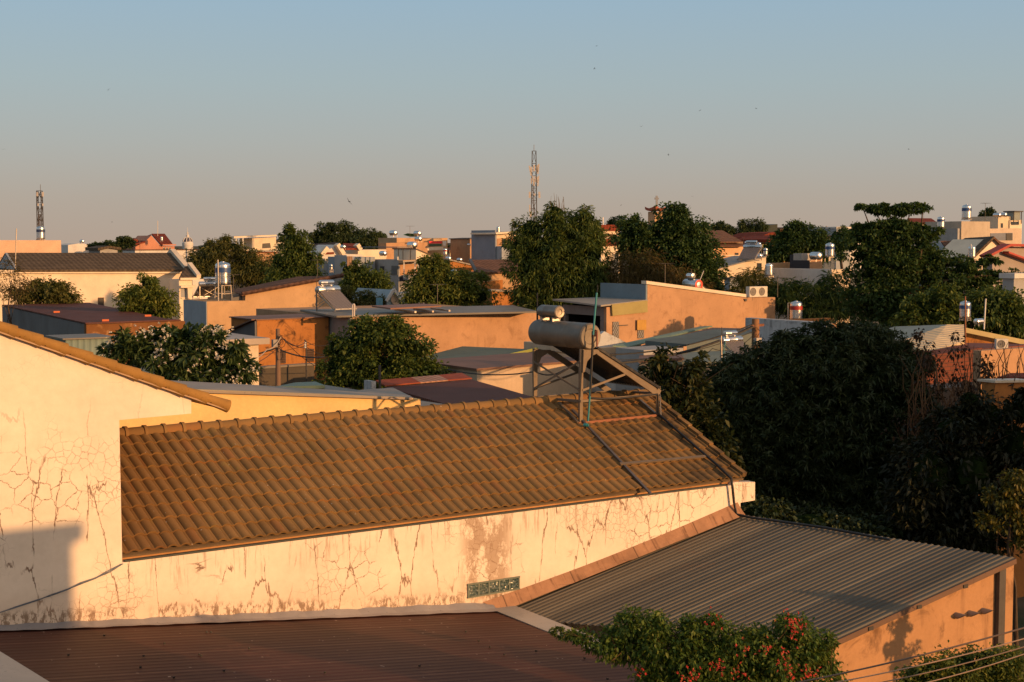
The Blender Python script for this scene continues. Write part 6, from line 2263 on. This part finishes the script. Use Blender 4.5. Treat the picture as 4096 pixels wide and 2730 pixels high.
# ================================================================== birds
BIRDM = flat((.02, .02, .022), .8)


def bird(x, y, d, span, yaw, bank, label):
    """a swift in flight: one body with swept wings and forked tail"""
    mb = MB()
    b = []
    M = Matrix.Rotation(yaw, 4, 'Z') @ Matrix.Rotation(bank, 4, 'Y')
    prof = [(-.30, .010), (-.22, .03), (-.08, .045), (.08, .055), (.2, .04), (.27, .02), (.31, .004)]
    mb.tube([Vector((0, yy, 0)) for yy, r in prof], [r for yy, r in prof], 8)
    for s in (-1, 1):
        w_ = [(0.02, .14, .01), (.22, .17, .05), (.5, .02, .06), (.62, -.16, .03), (.45, -.03, .05), (.2, .04, .04), (.02, -.02, .01)]
        mb.prism([Vector((s * a, b_, c_)) for a, b_, c_ in w_], (0, 0, .008))
        mb.prism([Vector((s * a, b_, 0)) for a, b_ in ((0, -.24), (.03, -.26), (.10, -.46), (.02, -.32), (0, -.3))], (0, 0, .006))
    p = P(x, y, d)
    o = []
    for q in mb.v:
        o.append(p + (M @ Vector(q)) * span)
    mb.v = [tuple(q) for q in o]
    return solo('bird', label, 'bird', mb, BIRDM, 'birds in flight over the town')
bird(1397, 807, 90, .13 / .28, .6, .9, 'largest bird, wings swept, gliding above the conical tree')
for (x, y, lb) in ((2386, 185, 'highest tiny bird in the blue sky'), (2378, 275, 'tiny bird just below the highest one'), (434, 360, 'lone tiny bird in the upper sky at the mast side'), (3025, 435, 'tiny bird in mid sky above the layered tree side'), (2800, 443, 'tiny bird in mid sky left of its neighbour'), (2565, 507, 'tiny bird midway above the tall central mast'), (2674, 620, 'tiny bird above the church cross'), (3635, 598, 'tiny bird above the concrete block skyline'), (12, 598, 'tiny bird at the very edge above the pale orange block'), (2484, 822, 'tiny bird left of the church cross'), (2768, 786, 'tiny bird right of the church cross'), (448, 889, 'tiny bird low over the far small pale house')):
    bird(x, y, 200, .45 if y < 700 else .35, random.uniform(0, 3), random.uniform(-.8, .8), lb)

# ================================================================== trees and plants
LM = {
    'mid': leafmat((.026, .050, .013), (.075, .120, .026), (.17, .20, .04), trans=.3),
    'dark': leafmat((.017, .040, .014), (.044, .088, .026), (.095, .145, .036), trans=.28),
    'olive': leafmat((.042, .050, .016), (.10, .11, .028), (.20, .18, .05), trans=.3),
    'light': leafmat((.044, .070, .014), (.115, .16, .03), (.26, .26, .055), trans=.3),
    'brown': leafmat((.05, .04, .016), (.11, .085, .03), (.19, .135, .045), trans=.3),
    'black': leafmat((.013, .026, .010), (.028, .048, .018), (.075, .092, .03), trans=.12, gloss=.14),  # shade and olive highlights of the mango tree put into leaf tones
    'gold': leafmat((.025, .034, .008), (.07, .08, .014), (.19, .14, .02)),
    'far': leafmat((.026, .046, .02), (.06, .09, .034), (.11, .14, .046), trans=.28),
}
GT = 'trees among the houses'
tree('feathery_tree', 'thin feathery bush with bare twigs against the long white house', 78, [(10, 1120, 60, 60), (50, 1180, 60, 50), (100, 1130, 30, 40), (20, 1060, 40, 25)], 1500, .22, .035, LM['brown'], base=30, trunk_r=.07, clump=.5, inner=.6, core=0)
tree('round_shrub', 'dense round dark shrub in front of the long white house', 86, [(105, 1185, 60, 45), (190, 1180, 85, 55), (262, 1195, 60, 45), (155, 1142, 25, 22), (225, 1150, 45, 28)], 7000, .2, .09, LM['olive'], base=190, trunk_r=.15)
tree('leafy_tree', 'bright green bushy tree with pointed top against the long white house', 76, [(590, 1130, 35, 38), (600, 1185, 80, 50), (530, 1200, 60, 50), (650, 1212, 50, 45), (590, 1245, 100, 40)], 8500, .19, .085, LM['light'], base=590, trunk_r=.15)
tree('dark_round_tree', 'dark green round tree with red-tinged clumps between the yellow wall and the orange hall', 63,
     [(1520, 1330, 110, 70), (1420, 1390, 90, 70), (1640, 1400, 90, 70), (1560, 1290, 50, 30), (1450, 1310, 50, 40), (1350, 1470, 70, 50), (1490, 1470, 130, 80), (1640, 1480, 110, 70), (1720, 1490, 70, 40), (1380, 1530, 110, 35), (1600, 1335, 60, 45), (1340, 1390, 30, 50)], 17000, .19, .10, LM['mid'], base=1510, trunk_r=.2, clump=.28)
tree('bamboo_clump', 'feathery olive bamboo mass behind the big blue-banded tank', 155, [(800, 1058, 65, 50), (880, 1005, 60, 45), (935, 990, 45, 25), (1030, 1080, 85, 55), (880, 1090, 130, 55), (1060, 1105, 70, 45), (990, 1035, 60, 35), (750, 1090, 45, 35), (905, 965, 22, 25)], 14000, .5, .10, LM['olive'], base=900, trunk_r=.15, clump=.4, droop=.5)
tree('conical_tree', 'tall conical dark green tree left of the white gable house', 140, [(1150, 930, 28, 30), (1175, 965, 55, 45), (1180, 1020, 75, 60), (1200, 1075, 95, 50), (1130, 1060, 50, 60), (1160, 1110, 110, 40), (1235, 1040, 45, 40)], 12000, .34, .14, LM['mid'], base=1180, trunk_r=.25)
tree('spreading_tree', 'broad flat-topped tree on the skyline behind the white gable house', 260, [(1310, 920, 45, 25), (1370, 915, 50, 25), (1420, 945, 50, 28), (1275, 945, 35, 22), (1340, 955, 80, 30), (1290, 975, 50, 18)], 7000, .55, .22, LM['far'], base=1350, trunk_r=.4)
tree('rounded_tree', 'rounded dark tree right beside the broad flat-topped tree', 250, [(1495, 945, 35, 27), (1480, 970, 60, 25), (1520, 965, 30, 28), (1430, 975, 30, 25)], 6000, .5, .22, LM['far'], base=1490, trunk_r=.35)
tree('round_dark_tree', 'round dark tree in front of the tall grey house', 122, [(1440, 1090, 55, 38), (1410, 1130, 50, 50), (1480, 1130, 70, 55), (1530, 1150, 40, 40), (1450, 1180, 90, 40), (1385, 1080, 25, 25)], 10000, .27, .13, LM['mid'], base=1450, trunk_r=.2)
tree('yellowish_bush', 'yellow-green bushes at the foot of the round dark tree by the hall', 112, [(1375, 1195, 40, 45), (1470, 1200, 60, 32), (1400, 1225, 60, 25)], 4500, .22, .08, LM['olive'], base=1430, trunk_r=.1)
tree('light_green_tree', 'light green spreading tree with a golden top in front of the brown tiled roof', 106, [(1700, 1060, 40, 30), (1750, 1045, 35, 25), (1740, 1090, 70, 40), (1690, 1130, 70, 50), (1800, 1130, 80, 60), (1870, 1150, 70, 50), (1740, 1180, 130, 50), (1900, 1190, 80, 40), (1640, 1205, 40, 22), (1920, 1105, 35, 18)], 15000, .24, .11, LM['light'], base=1770, trunk_r=.22)
tree('small_far_tree', 'small dark tree group before the far pale pink house', 240, [(1800, 1005, 25, 20), (1840, 1000, 35, 22), (1870, 1010, 30, 18), (1775, 1000, 20, 24)], 3000, .42, .2, LM['far'], base=1830, trunk_r=.2)
cen = tree('tall_leafy_tree', 'tall dense leafy tree with two pointed crowns in the middle of the view', 104,
     [(2225, 850, 40, 40), (2220, 900, 85, 60), (2345, 880, 55, 50), (2300, 940, 110, 70), (2130, 920, 75, 60), (2090, 990, 60, 70), (2200, 1010, 130, 90), (2350, 1010, 90, 100), (2120, 1090, 90, 100), (2260, 1120, 150, 90), (2380, 1130, 70, 90), (2200, 1210, 150, 60), (2350, 1220, 100, 50), (2100, 1180, 70, 60)], 30000, .34, .085, LM['mid'], base=2230, trunk_r=.4, clump=.26, droop=.55)
mb = MB()
for i in range(16):
    x, y = random.choice([(2215, 800), (2230, 790), (2245, 800), (2330, 825), (2350, 830), (2100, 870), (2062, 890)])
    x += random.uniform(-14, 14)
    b = P(x, y + 45, 104); e = P(x + random.uniform(-8, 8), y - random.uniform(0, 22), 104)
    mb.tube([b, b.lerp(e, .5) + Vector((random.uniform(-.1, .1), 0, 0)), e], [.03, .022, .008], 4)
cen.part('top_twigs', mb, bark((.16, .12, .07)), kind='stuff')
LOBV = [(2530, 905, 70, 42), (2530, 950, 80, 70), (2650, 970, 100, 80), (2695, 868, 75, 55), (2740, 930, 90, 80), (2790, 1020, 90, 80), (2700, 1040, 140, 90), (2830, 1090, 70, 70), (2560, 1000, 80, 80), (2660, 1120, 150, 60), (2870, 1180, 50, 50), (2800, 1160, 90, 50)]
tree('vine_covered_tree', 'big rounded trees smothered in dark green vines beside the church tower', 118, LOBV, 30000, .26, .17, LM['dark'], base=2680, trunk_r=.5, clump=.24, inner=.08)
tree('bamboo_grove', 'brownish bamboo grove in front of the vine-covered trees', 104, [(2480, 1090, 70, 70), (2580, 1080, 90, 60), (2520, 1150, 110, 40), (2680, 1110, 80, 50), (2760, 1150, 80, 40), (2640, 1150, 120, 35)], 9000, .5, .045, LM['brown'], base=2580, trunk_r=.08, clump=.5, droop=.7, core=0)
tree('grey_far_tree', 'small greyish tree above the red roof between the big trees', 235, [(2470, 885, 25, 18), (2450, 895, 20, 14)], 1400, .4, .16, LM['far'], base=2465, trunk_r=.2, core=0)
tree('far_round_tree', 'small round tree behind the brown hip roof', 225, [(2880, 905, 25, 16), (2900, 925, 40, 20), (2860, 920, 30, 15)], 3200, .45, .2, LM['far'], base=2890, trunk_r=.25)
tree('far_umbrella_tree', 'umbrella-shaped tree with light showing through, on the skyline', 225, [(2990, 900, 35, 20), (3025, 910, 40, 28), (2970, 920, 30, 25), (3045, 930, 25, 22), (3005, 935, 40, 20)], 4200, .4, .16, LM['far'], base=3000, trunk_r=.3, core=0)
tree('dark_mass_tree', 'group of dark full trees before the pyramid spires', 150, [(3190, 920, 45, 28), (3145, 940, 45, 35), (3240, 950, 60, 45), (3180, 980, 80, 50), (3270, 985, 50, 45), (3130, 1010, 60, 45), (3220, 1030, 90, 35), (3085, 1020, 40, 40)], 15000, .34, .16, LM['dark'], base=3200, trunk_r=.3)
tree('dark_bushy_tree', 'smaller dark tree between the spires and the layered tree', 140, [(3370, 945, 40, 30), (3355, 975, 40, 25)], 3500, .3, .14, LM['dark'], base=3365, trunk_r=.2)
# layered tree: flat tiers
TERM = [(3575, 836, 110, 15), (3495, 830, 70, 11), (3640, 832, 75, 14), (3690, 822, 30, 10), (3450, 828, 38, 8), (3560, 850, 60, 9), (3600, 846, 70, 9), (3560, 892, 110, 16), (3420, 935, 45, 12), (3735, 940, 40, 12),
        (3480, 915, 85, 18), (3600, 908, 110, 16), (3700, 925, 60, 16), (3560, 930, 150, 26), (3690, 950, 70, 22),
        (3440, 960, 90, 28), (3560, 985, 150, 30), (3680, 1000, 100, 26), (3450, 1020, 90, 34),
        (3580, 1050, 160, 36), (3740, 1035, 110, 24), (3850, 1055, 100, 20), (3960, 1040, 70, 16),
        (3500, 1100, 120, 50), (3650, 1105, 160, 40), (3820, 1110, 140, 34), (3960, 1115, 90, 26), (4040, 1100, 50, 20),
        (3560, 1190, 170, 60), (3760, 1180, 170, 50), (3930, 1175, 120, 50), (4040, 1180, 70, 50), (3480, 1220, 90, 60), (3640, 1270, 200, 45), (3850, 1260, 160, 50)]
tm = tree('layered_tree', 'very large dark tree with flat layered branches and a separate top tier', 92, TERM, 46000, .24, .14, LM['dark'], base=3590, trunk_r=.4, clump=.26, inner=.3, droop=0.0, core=.45, twigs=0)
tree('dark_palm', 'dark palms and bamboo before the long shaded white wall', 105, [(3140, 1150, 45, 35), (3230, 1170, 60, 35), (3320, 1140, 35, 40), (3110, 1200, 80, 40), (3250, 1220, 110, 32), (3370, 1200, 70, 50), (3300, 1250, 130, 28)], 13000, .5, .05, LM['dark'], base=3200, trunk_r=.12, clump=.5, droop=.8, core=0)
tree('yellow_palm', 'yellow-green palm fronds below the low blue-grey wall', 106, [(3010, 1120, 55, 40), (2990, 1160, 70, 50), (3050, 1170, 50, 50), (2960, 1210, 60, 45)], 3600, .6, .05, LM['olive'], base=3010, trunk_r=.12, clump=.55, droop=.8, core=0)
tree('hanging_vine_bush', 'vine-draped bushes behind the cream ribbed roof and blue-banded tank', 80, [(3700, 1230, 70, 50), (3780, 1200, 50, 60), (3800, 1260, 90, 45), (3960, 1230, 90, 80), (4050, 1240, 70, 80), (3990, 1290, 120, 50), (3680, 1280, 90, 30), (4080, 1310, 50, 50)], 12000, .25, .13, LM['mid'], base=3900, trunk_r=.15)
for (x, y, rx, ry, d_, n_, lb) in ((60, 1000, 50, 14, 300, 500, 'low far tree line at the left skyline edge'), (430, 988, 70, 14, 250, 3600, 'dark leafy trees beside the small pale far house'), (500, 972, 35, 18, 245, 1800, 'palm-like tree top left of the pink villa'), (860, 990, 60, 20, 330, 1500, 'far trees right of the white dome'), (1900, 985, 60, 18, 320, 1500, 'far trees behind the low orange-fronted annex'), (2760, 945, 60, 22, 300, 1800, 'far trees right of the church tower'), (3060, 945, 60, 22, 330, 1600, 'far trees behind the grey far roofs'), (3420, 925, 60, 26, 300, 1800, 'far trees left of the layered tree'), (3960, 862, 38, 20, 240, 1800, 'small round tree on the skyline left of the glass lantern'), (3500, 935, 200, 30, 330, 3000, 'far tree belt behind the layered tree'), (1150, 985, 120, 25, 330, 2200, 'far tree belt behind the conical tree'), (2200, 985, 200, 30, 330, 2000, 'far tree belt behind the tall leafy tree'), (640, 1020, 140, 20, 280, 2500, 'hedge-like trees below the pink villa'), (2480, 985, 90, 30, 300, 1500, 'far trees in the gap between the big central trees')):
    tree('far_tree', lb, d_, [(x - rx * .5, y, rx * .5, ry), (x, y - ry * .3, rx * .5, ry), (x + rx * .5, y, rx * .5, ry * .9)], n_, .5, .24, LM['far'], base=x, trunk_r=.25, group='small trees along the skyline')

# frangipani with white flowers
FR_L = [(520, 1365, 70, 35), (620, 1345, 60, 30), (720, 1350, 90, 40), (840, 1350, 60, 35), (890, 1340, 35, 22), (500, 1410, 70, 40), (620, 1400, 110, 50), (760, 1410, 110, 55), (880, 1410, 90, 50), (940, 1450, 70, 45), (680, 1460, 130, 50), (820, 1480, 120, 45), (980, 1480, 50, 35), (900, 1520, 110, 30), (740, 1510, 120, 35)]
fg = tree('frangipani_tree', 'broad frangipani tree covered in white blossom clusters', 42, FR_L, 8200, .30, .085, leafmat((.02, .04, .014), (.045, .08, .024), (.10, .14, .04), gloss=.16), base=740, trunk_r=.16, clump=.35, inner=.2, style='rosette', droop=.1)
pos, ax, Ls = [], [], []
for _ in range(80):
    c, r = fg.lb[RNG.integers(0, len(fg.lb))]
    d = rdir(1)[0]
    d[1] = -abs(d[1])
    if d[2] < -.4: d[2] = .2
    d = d / np.linalg.norm(d)
    cp = np.array(c) + d * np.array(r) * RNG.uniform(1.08, 1.24)
    for k in range(RNG.integers(3, 8)):
        fp = cp + RNG.normal(size=3) * .10
        fd = unit((RNG.normal(size=(1, 3)) * .6 + np.array([[.1, -.8, .5]])))[0]
        u = np.cross(fd, RNG.normal(size=3)); u /= np.linalg.norm(u); w2 = np.cross(fd, u)
        for j in range(5):
            an = j * 2 * math.pi / 5
            pos.append(fp); ax.append(u * math.cos(an) + w2 * math.sin(an) + fd * .25)
pos, ax = np.array(pos), np.array(ax)
me = leaf_mesh('blossom', pos - np.array(fg.loc), ax, np.full(len(pos), .058), np.full(len(pos), .042), .05)
fg.raw('blossom', me, leafmat((.55, .47, .34), (.72, .66, .55), (.85, .80, .70), trans=.2))

# dark mango-like mass on the right, in shadow
MG = [(3125, 1385, 70, 48), (3220, 1370, 110, 42), (3340, 1345, 130, 50), (3470, 1360, 110, 55), (3560, 1400, 80, 60), (2955, 1480, 100, 50), (3130, 1465, 180, 80), (3320, 1460, 210, 110), (3500, 1490, 150, 100), (3640, 1480, 80, 70), (2900, 1530, 110, 80), (3060, 1580, 190, 120), (3280, 1610, 230, 130), (3500, 1620, 190, 130), (3660, 1600, 90, 90), (2960, 1700, 150, 110), (3150, 1760, 220, 140), (3380, 1780, 230, 150), (3600, 1760, 150, 150), (2990, 1860, 150, 100), (3200, 1920, 220, 120), (3440, 1950, 230, 130), (3620, 1930, 150, 130), (3100, 2020, 200, 90), (3330, 2070, 230, 100), (3560, 2100, 200, 100)]
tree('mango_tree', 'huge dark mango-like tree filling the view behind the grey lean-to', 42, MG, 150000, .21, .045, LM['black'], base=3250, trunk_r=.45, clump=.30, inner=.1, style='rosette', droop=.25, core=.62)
tree('broad_leaf_tree', 'dark broad-leaved tree with a few yellowing leaves behind the tiled verge', 37, [(2680, 1450, 70, 50), (2600, 1480, 40, 30), (2740, 1490, 60, 60), (2660, 1540, 80, 70), (2760, 1580, 80, 80), (2700, 1650, 90, 80), (2810, 1690, 80, 80), (2850, 1780, 80, 80), (2900, 1880, 70, 70), (2790, 1450, 40, 30), (2640, 1430, 25, 25)], 5200, .18, .10, leafmat((.009, .018, .006), (.019, .033, .011), (.085, .085, .02), gloss=.1), base=2760, trunk_r=.12, clump=.4, inner=.3, core=0)
# dry creepers and reeds
dc = tree('dry_creeper', 'dry brown creepers and vines tangled before the red brick house', 39, [(3700, 1380, 40, 70), (3830, 1380, 30, 60), (3740, 1480, 50, 70), (3850, 1500, 40, 70), (3930, 1480, 40, 90), (3960, 1600, 70, 90), (3800, 1650, 120, 90), (3700, 1700, 90, 100), (3900, 1760, 130, 110)], 2600, .12, .07, leafmat((.012, .010, .006), (.035, .022, .012), (.09, .04, .02)), base=3850, trunk_r=.05, clump=.6, inner=.6, droop=.8, trunk=False, core=0)
mb = MB()
for i in range(150):
    x = random.uniform(3640, 4120); y1 = random.uniform(1340, 1700); y0 = y1 + random.uniform(150, 420)
    d_ = 39 + random.uniform(-2, 2)
    a, b = P(x, y0, d_), P(x + random.uniform(-70, 70), y1, d_)
    m_ = a.lerp(b, .5) + Vector((random.uniform(-.5, .5), random.uniform(-.3, .3), random.uniform(-.2, .3)))
    mb.tube([a, m_, b], [random.uniform(.012, .03), .014, .006], 4)
dc.part('stems', mb, bark((.13, .075, .04)), kind='stuff')
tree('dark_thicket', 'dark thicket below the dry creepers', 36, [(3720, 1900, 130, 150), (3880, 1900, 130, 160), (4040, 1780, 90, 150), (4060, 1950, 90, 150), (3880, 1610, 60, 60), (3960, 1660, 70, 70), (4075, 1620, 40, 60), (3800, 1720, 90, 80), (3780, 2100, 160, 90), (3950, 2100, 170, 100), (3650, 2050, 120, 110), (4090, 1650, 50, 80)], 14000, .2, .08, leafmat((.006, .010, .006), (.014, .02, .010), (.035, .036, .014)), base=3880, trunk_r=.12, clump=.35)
tree('yellow_leaf_tree', 'small tree with yellow sunlit leaves beyond the corner of the grey lean-to', 29, [(4060, 1920, 60, 50), (4010, 1990, 70, 50), (4090, 2010, 60, 60), (3960, 2090, 40, 40), (4050, 2090, 70, 50), (4090, 2160, 60, 50)], 2400, .11, .06, LM['gold'], base=4110, trunk_r=.05, clump=.4, inner=.4, core=0)
tree('low_hedge_plants', 'dark low plants along the far edge of the grey lean-to roof', 36.5, [(3050, 2050, 120, 40), (3250, 2090, 130, 50), (3450, 2120, 150, 50), (3650, 2160, 150, 50), (3850, 2190, 150, 60)], 7000, .16, .09, LM['black'], base=3400, trunk_r=.06, clump=.4)

# flowering creeper in front
CRD = 17.2
CR = [(2300, 2545, 40, 22), (2400, 2560, 70, 40), (2520, 2500, 60, 55), (2620, 2500, 60, 60), (2500, 2580, 110, 60), (2640, 2580, 110, 70), (2760, 2540, 70, 70), (2840, 2520, 70, 60), (2900, 2600, 110, 90), (2780, 2640, 120, 90), (3030, 2590, 80, 70), (3140, 2520, 70, 60), (3200, 2570, 90, 80), (3280, 2610, 60, 80), (3120, 2660, 150, 90), (2900, 2720, 200, 70), (2680, 2720, 120, 60), (3250, 2710, 100, 70)]
cl = Thing('flowering_creeper', 'leafy creeper with clusters of red flowers spilling over the roof edge', 'creeper', P(2900, 2700, CRD))
lb = [lobe_px(x, y, rx, ry, CRD) for x, y, rx, ry in CR]
pos, out = crown_points(lb, 26000, .42, .3)
ax = unit(out) * .6 + rdir(len(pos)) * .7
ax[:, 2] -= .35
Ls = .062 * RNG.uniform(.6, 1.3, len(pos))
cl.raw('foliage', leaf_mesh('foliage', pos - np.array(cl.loc), ax, Ls, Ls * .55), leafmat((.03, .065, .012), (.075, .14, .024), (.18, .21, .04), trans=.32))
mb = MB()
for i in range(60):
    c, r = lb[i % len(lb)]
    a = Vector(c) + Vector((random.uniform(-.2, .2), random.uniform(-.2, .2), -r[2] * .8))
    e = Vector(c) + Vector((random.uniform(-1, 1) * r[0], random.uniform(-1, .3) * r[1], random.uniform(.2, 1.15) * r[2]))
    mb.tube([a, a.lerp(e, .5) + Vector((random.uniform(-.05, .05), 0, .03)), e], [.008, .006, .003], 4)
cl.part('stems', mb, bark((.10, .07, .03)), kind='stuff')
pos, ax = [], []
cent = [(2560, 2690), (2850, 2475), (2800, 2690), (2870, 2665), (2960, 2690), (2720, 2720), (3150, 2470), (3190, 2510), (3170, 2530), (3060, 2590), (3140, 2610), (3120, 2650), (3180, 2690), (3240, 2690), (2980, 2600), (3200, 2490), (2760, 2700)]
for (x, y) in cent:
    cp = np.array(P(x, y, CRD - .68 - random.uniform(0, .25)))
    for k in range(RNG.integers(6, 20)):
        fp = cp + RNG.normal(size=3) * np.array([.06, .05, .05])
        fd = unit((RNG.normal(size=(1, 3)) * .7 + np.array([[.1, -.7, .2]])))[0]
        u = np.cross(fd, RNG.normal(size=3)); u /= np.linalg.norm(u); w2 = np.cross(fd, u)
        for j in range(5):
            an = j * 2 * math.pi / 5
            pos.append(fp); ax.append(u * math.cos(an) + w2 * math.sin(an) + fd * .4)
pos, ax = np.array(pos), np.array(ax)
cl.raw('blossom', leaf_mesh('blossom', pos - np.array(cl.loc), ax, np.full(len(pos), .022), np.full(len(pos), .013), .05), leafmat((.42, .02, .02), (.70, .04, .035), (.85, .2, .13), trans=.25))
tree('roadside_bush', 'green sunlit bush below the orange lean-to wall', 17.5, [(3720, 2690, 90, 60), (3850, 2660, 90, 60), (3960, 2640, 90, 60), (4060, 2660, 60, 70), (3800, 2740, 160, 60), (3980, 2740, 130, 60), (3640, 2730, 60, 40)], 9000, .06, .032, LM['light'], base=3880, trunk_r=.04, clump=.4, inner=.3)
tree('small_weed', 'small weed with pink buds growing at the pale gutter edge', 20.5, [(2228, 2528, 25, 14), (2262, 2540, 30, 12), (2300, 2545, 20, 10)], 700, .045, .025, LM['mid'], base=2260, trunk_r=.01, clump=.4, zground=3.2, trunk=False, core=0)

tree('unseen_tree', 'unseen young tree added beyond the frame edge to cast leaf shadow on the orange lean-to wall', 20.3, [(4870, 2420, 50, 50), (4930, 2500, 70, 60), (4850, 2580, 60, 50), (4970, 2620, 90, 60), (4910, 2340, 30, 40)], 1500, .10, .055, LM['light'], base=4920, trunk_r=.04, clump=.4, inner=.4, core=0)  # out of view, added for its leaf shadow on the wall
# street wires in the lower corner
GW = 'street wires crossing in front of the orange lean-to wall'
for i, (x0, y0, x1, y1, r, m, lb_) in enumerate(((3120, 2745, 4200, 2482, .009, flat((.16, .11, .08), .6), 'topmost twisted brown street wire'), (3300, 2738, 4200, 2525, .0065, flat((.45, .30, .2), .5), 'second street wire from the top, pale and sunlit'), (3420, 2750, 4200, 2556, .006, flat((.30, .2, .13), .5), 'third street wire down, thin and brown'), (3540, 2768, 4200, 2580, .006, flat((.42, .28, .18), .5), 'lowest thin street wire'))):
    wire('street_wire', lb_, [P(x0, y0, 13.5), P(x1, y1, 13.5)], r, m, .035, group=GW, n=30)

# ================================================================== unseen houses added outside the frame to shade parts of the view

SH = math.tan(SUN_EL)
def neighbour(label, corner, lr, lq, ztop, wall):  # plain unseen box house, placed and sized for its shadow
    c = Vector((corner.x, corner.y, 0))
    T = Thing('unseen_shade_house', label, 'house', c)
    pts = [c, c - R_ * lr, c - R_ * lr + Q_ * lq, c + Q_ * lq]
    T.part('wall', MB().prism(pts, UP * (ztop - .25)), wall)
    o = .12
    rp = [c + R_ * o - Q_ * o, c - R_ * (lr + o) - Q_ * o, c - R_ * (lr + o) + Q_ * (lq + o), c + R_ * o + Q_ * (lq + o)]
    T.part('roof', MB().prism([p + UP * (ztop - .25) for p in rp], UP * .25), PL['grey'])
    for k in range(3):
        q = c - R_ * (1.2 + k * 1.6) - Q_ * .02 + UP * 2
        w_ = T.part('window', MB().box(q, R_ * .5, Q_ * .05, UP * .7), FRAME_W)
        T.part('pane', MB().box(q - Q_ * .03, R_ * .42, Q_ * .04, UP * .62), GLASS, w_)
    return T
k = 22.0
c = W.pt(292, 2300) + SUN_AZ * k
neighbour('unseen flat-roofed house beside the viewpoint, placed so its shadow falls on the cracked cream wall', c, 6, 9, W.pt(150, 2112).z + k * SH, PL['cream'])
c = Vector((9.3, 43.0, 0)) + SUN_AZ * 26
neighbour('tall unseen house added beyond the street wires to keep the mango-like tree in shade', c + R_ * 3, 7, 6, 12.5, PL['tan'])

# ------------------------------------------------------------------ small things on the skyline and roofs
for (x, y, x1, d_, wl, rf, lb) in ((1052, 1003, 1096, 270, 'white', 'red', 'tiny red-roofed house half hidden right of the canopy roof'),
        (880, 990, 930, 300, 'cream', 'brown', 'tiny cream house between the white dome and the canopy roof'),
        (1735, 985, 1772, 260, 'white', 'brown', 'tiny white house right of the red cloth banner'),
        (1835, 990, 1872, 250, 'pink', 'grey', 'tiny pinkish house among the small dark trees on the skyline'),
        (2755, 965, 2800, 270, 'cream', 'red', 'tiny house just right of the vine-covered trees'),
        (3085, 940, 3125, 290, 'creamlit', 'dark', 'tiny sunlit house left of the dark full trees'),
        (3300, 960, 3340, 240, 'cream', 'red', 'tiny cream house below the larger pyramid spire'),
        (3400, 950, 3450, 260, 'white', 'brown', 'tiny white house left of the layered tree crown'),
        (400, 1003, 470, 200, 'grey', 'grey', 'low grey house behind the ridge of the long grey tiled roof'),
        (3705, 925, 3745, 200, 'white', 'brown', 'small white house left of the pale concrete block'),
        (1640, 995, 1700, 215, 'cream', 'red', 'small cream house squeezed below the green tarp block'),
        (1800, 1012, 1850, 205, 'creamlit', 'brown', 'sunlit small house under the small dark trees'),
        (1870, 1000, 1915, 230, 'white', 'red', 'white house with red roof left of the blue-grey block foot'),
        (1950, 968, 1982, 290, 'pink', 'grey', 'pale pink house peeping over the low orange-fronted annex'),
        (1105, 975, 1140, 290, 'white', 'grey', 'white house between canopy roof and conical tree'),
        (2830, 955, 2870, 300, 'white', 'red', 'white house behind the brown hip roof'),
        (2950, 958, 2990, 280, 'cream', 'brown', 'cream house under the umbrella-shaped tree'),
        (3020, 940, 3060, 310, 'white', 'red', 'white far house above the long red-brown roof'),
        (3120, 925, 3165, 330, 'pink', 'brown', 'pinkish far house behind the dark full trees'),
        (3345, 940, 3395, 300, 'creamlit', 'red', 'bright small house under the flat pale grey block'),
        (3760, 935, 3800, 190, 'cream', 'red', 'cream house with red roof at the foot of the concrete block'),
        (2420, 955, 2455, 210, 'white', 'brown', 'small pale house in the gap between the big central trees')):
    bldg('small_house', lb, x, y, d_, [(x, y), ((x + x1) / 2, y - 9), (x1, y - 2)], 5, PL[wl], roof=TI[rf], rt=.35, over=.4, cat='house', wins=[(x + 8, y + 5, x + 14, y + 13)], group='tiny houses on the skyline')


def aerial(x, yb, d, h, label):
    b = P(x, yb, d)
    T = Thing('tv_aerial', label, 'aerial', b, 'television aerials on the roofs')
    h *= .62
    T.part('mast', MB().tube([b, b + UP * h], .02, 5), MASTM)
    T.part('boom', MB().bar(b + UP * h - R_ * .5, b + UP * h + R_ * .5, .025), MASTM)
    mb = MB()
    for k in range(5):
        c = b + UP * h + R_ * (-.45 + k * .22)
        mb.bar(c - Q_ * (.3 + .04 * k), c + Q_ * (.3 + .04 * k), .02)
    T.part('elements', mb, MASTM, kind='stuff')
aerial(935, 1180, 106, 2.4, 'television aerial on the tan house by the big blue-banded tank')
aerial(1270, 1110, 112, 2.2, 'television aerial on the high end of the tan house roof')
aerial(1750, 1225, 90, 2.2, 'television aerial on the far edge of the hall roof')
aerial(2660, 1140, 92, 2.2, 'television aerial on the big tan house behind its white coping')
aerial(3695, 876, 232, 3.2, 'television aerial on the far red ridge behind the layered tree')
aerial(3940, 884, 152, 3.0, 'television aerial on the pale concrete rooftop block')
aerial(1640, 955, 186, 2.6, 'television aerial beside the green tarp')
aerial(560, 1014, 130, 2.0, 'television aerial on the ridge of the long white house')
aerial(2065, 1040, 136, 2.4, 'television aerial on the broad brown tiled roof')
aerial(3110, 1189, 92, 2.0, 'television aerial at the outer end of the big tan house')
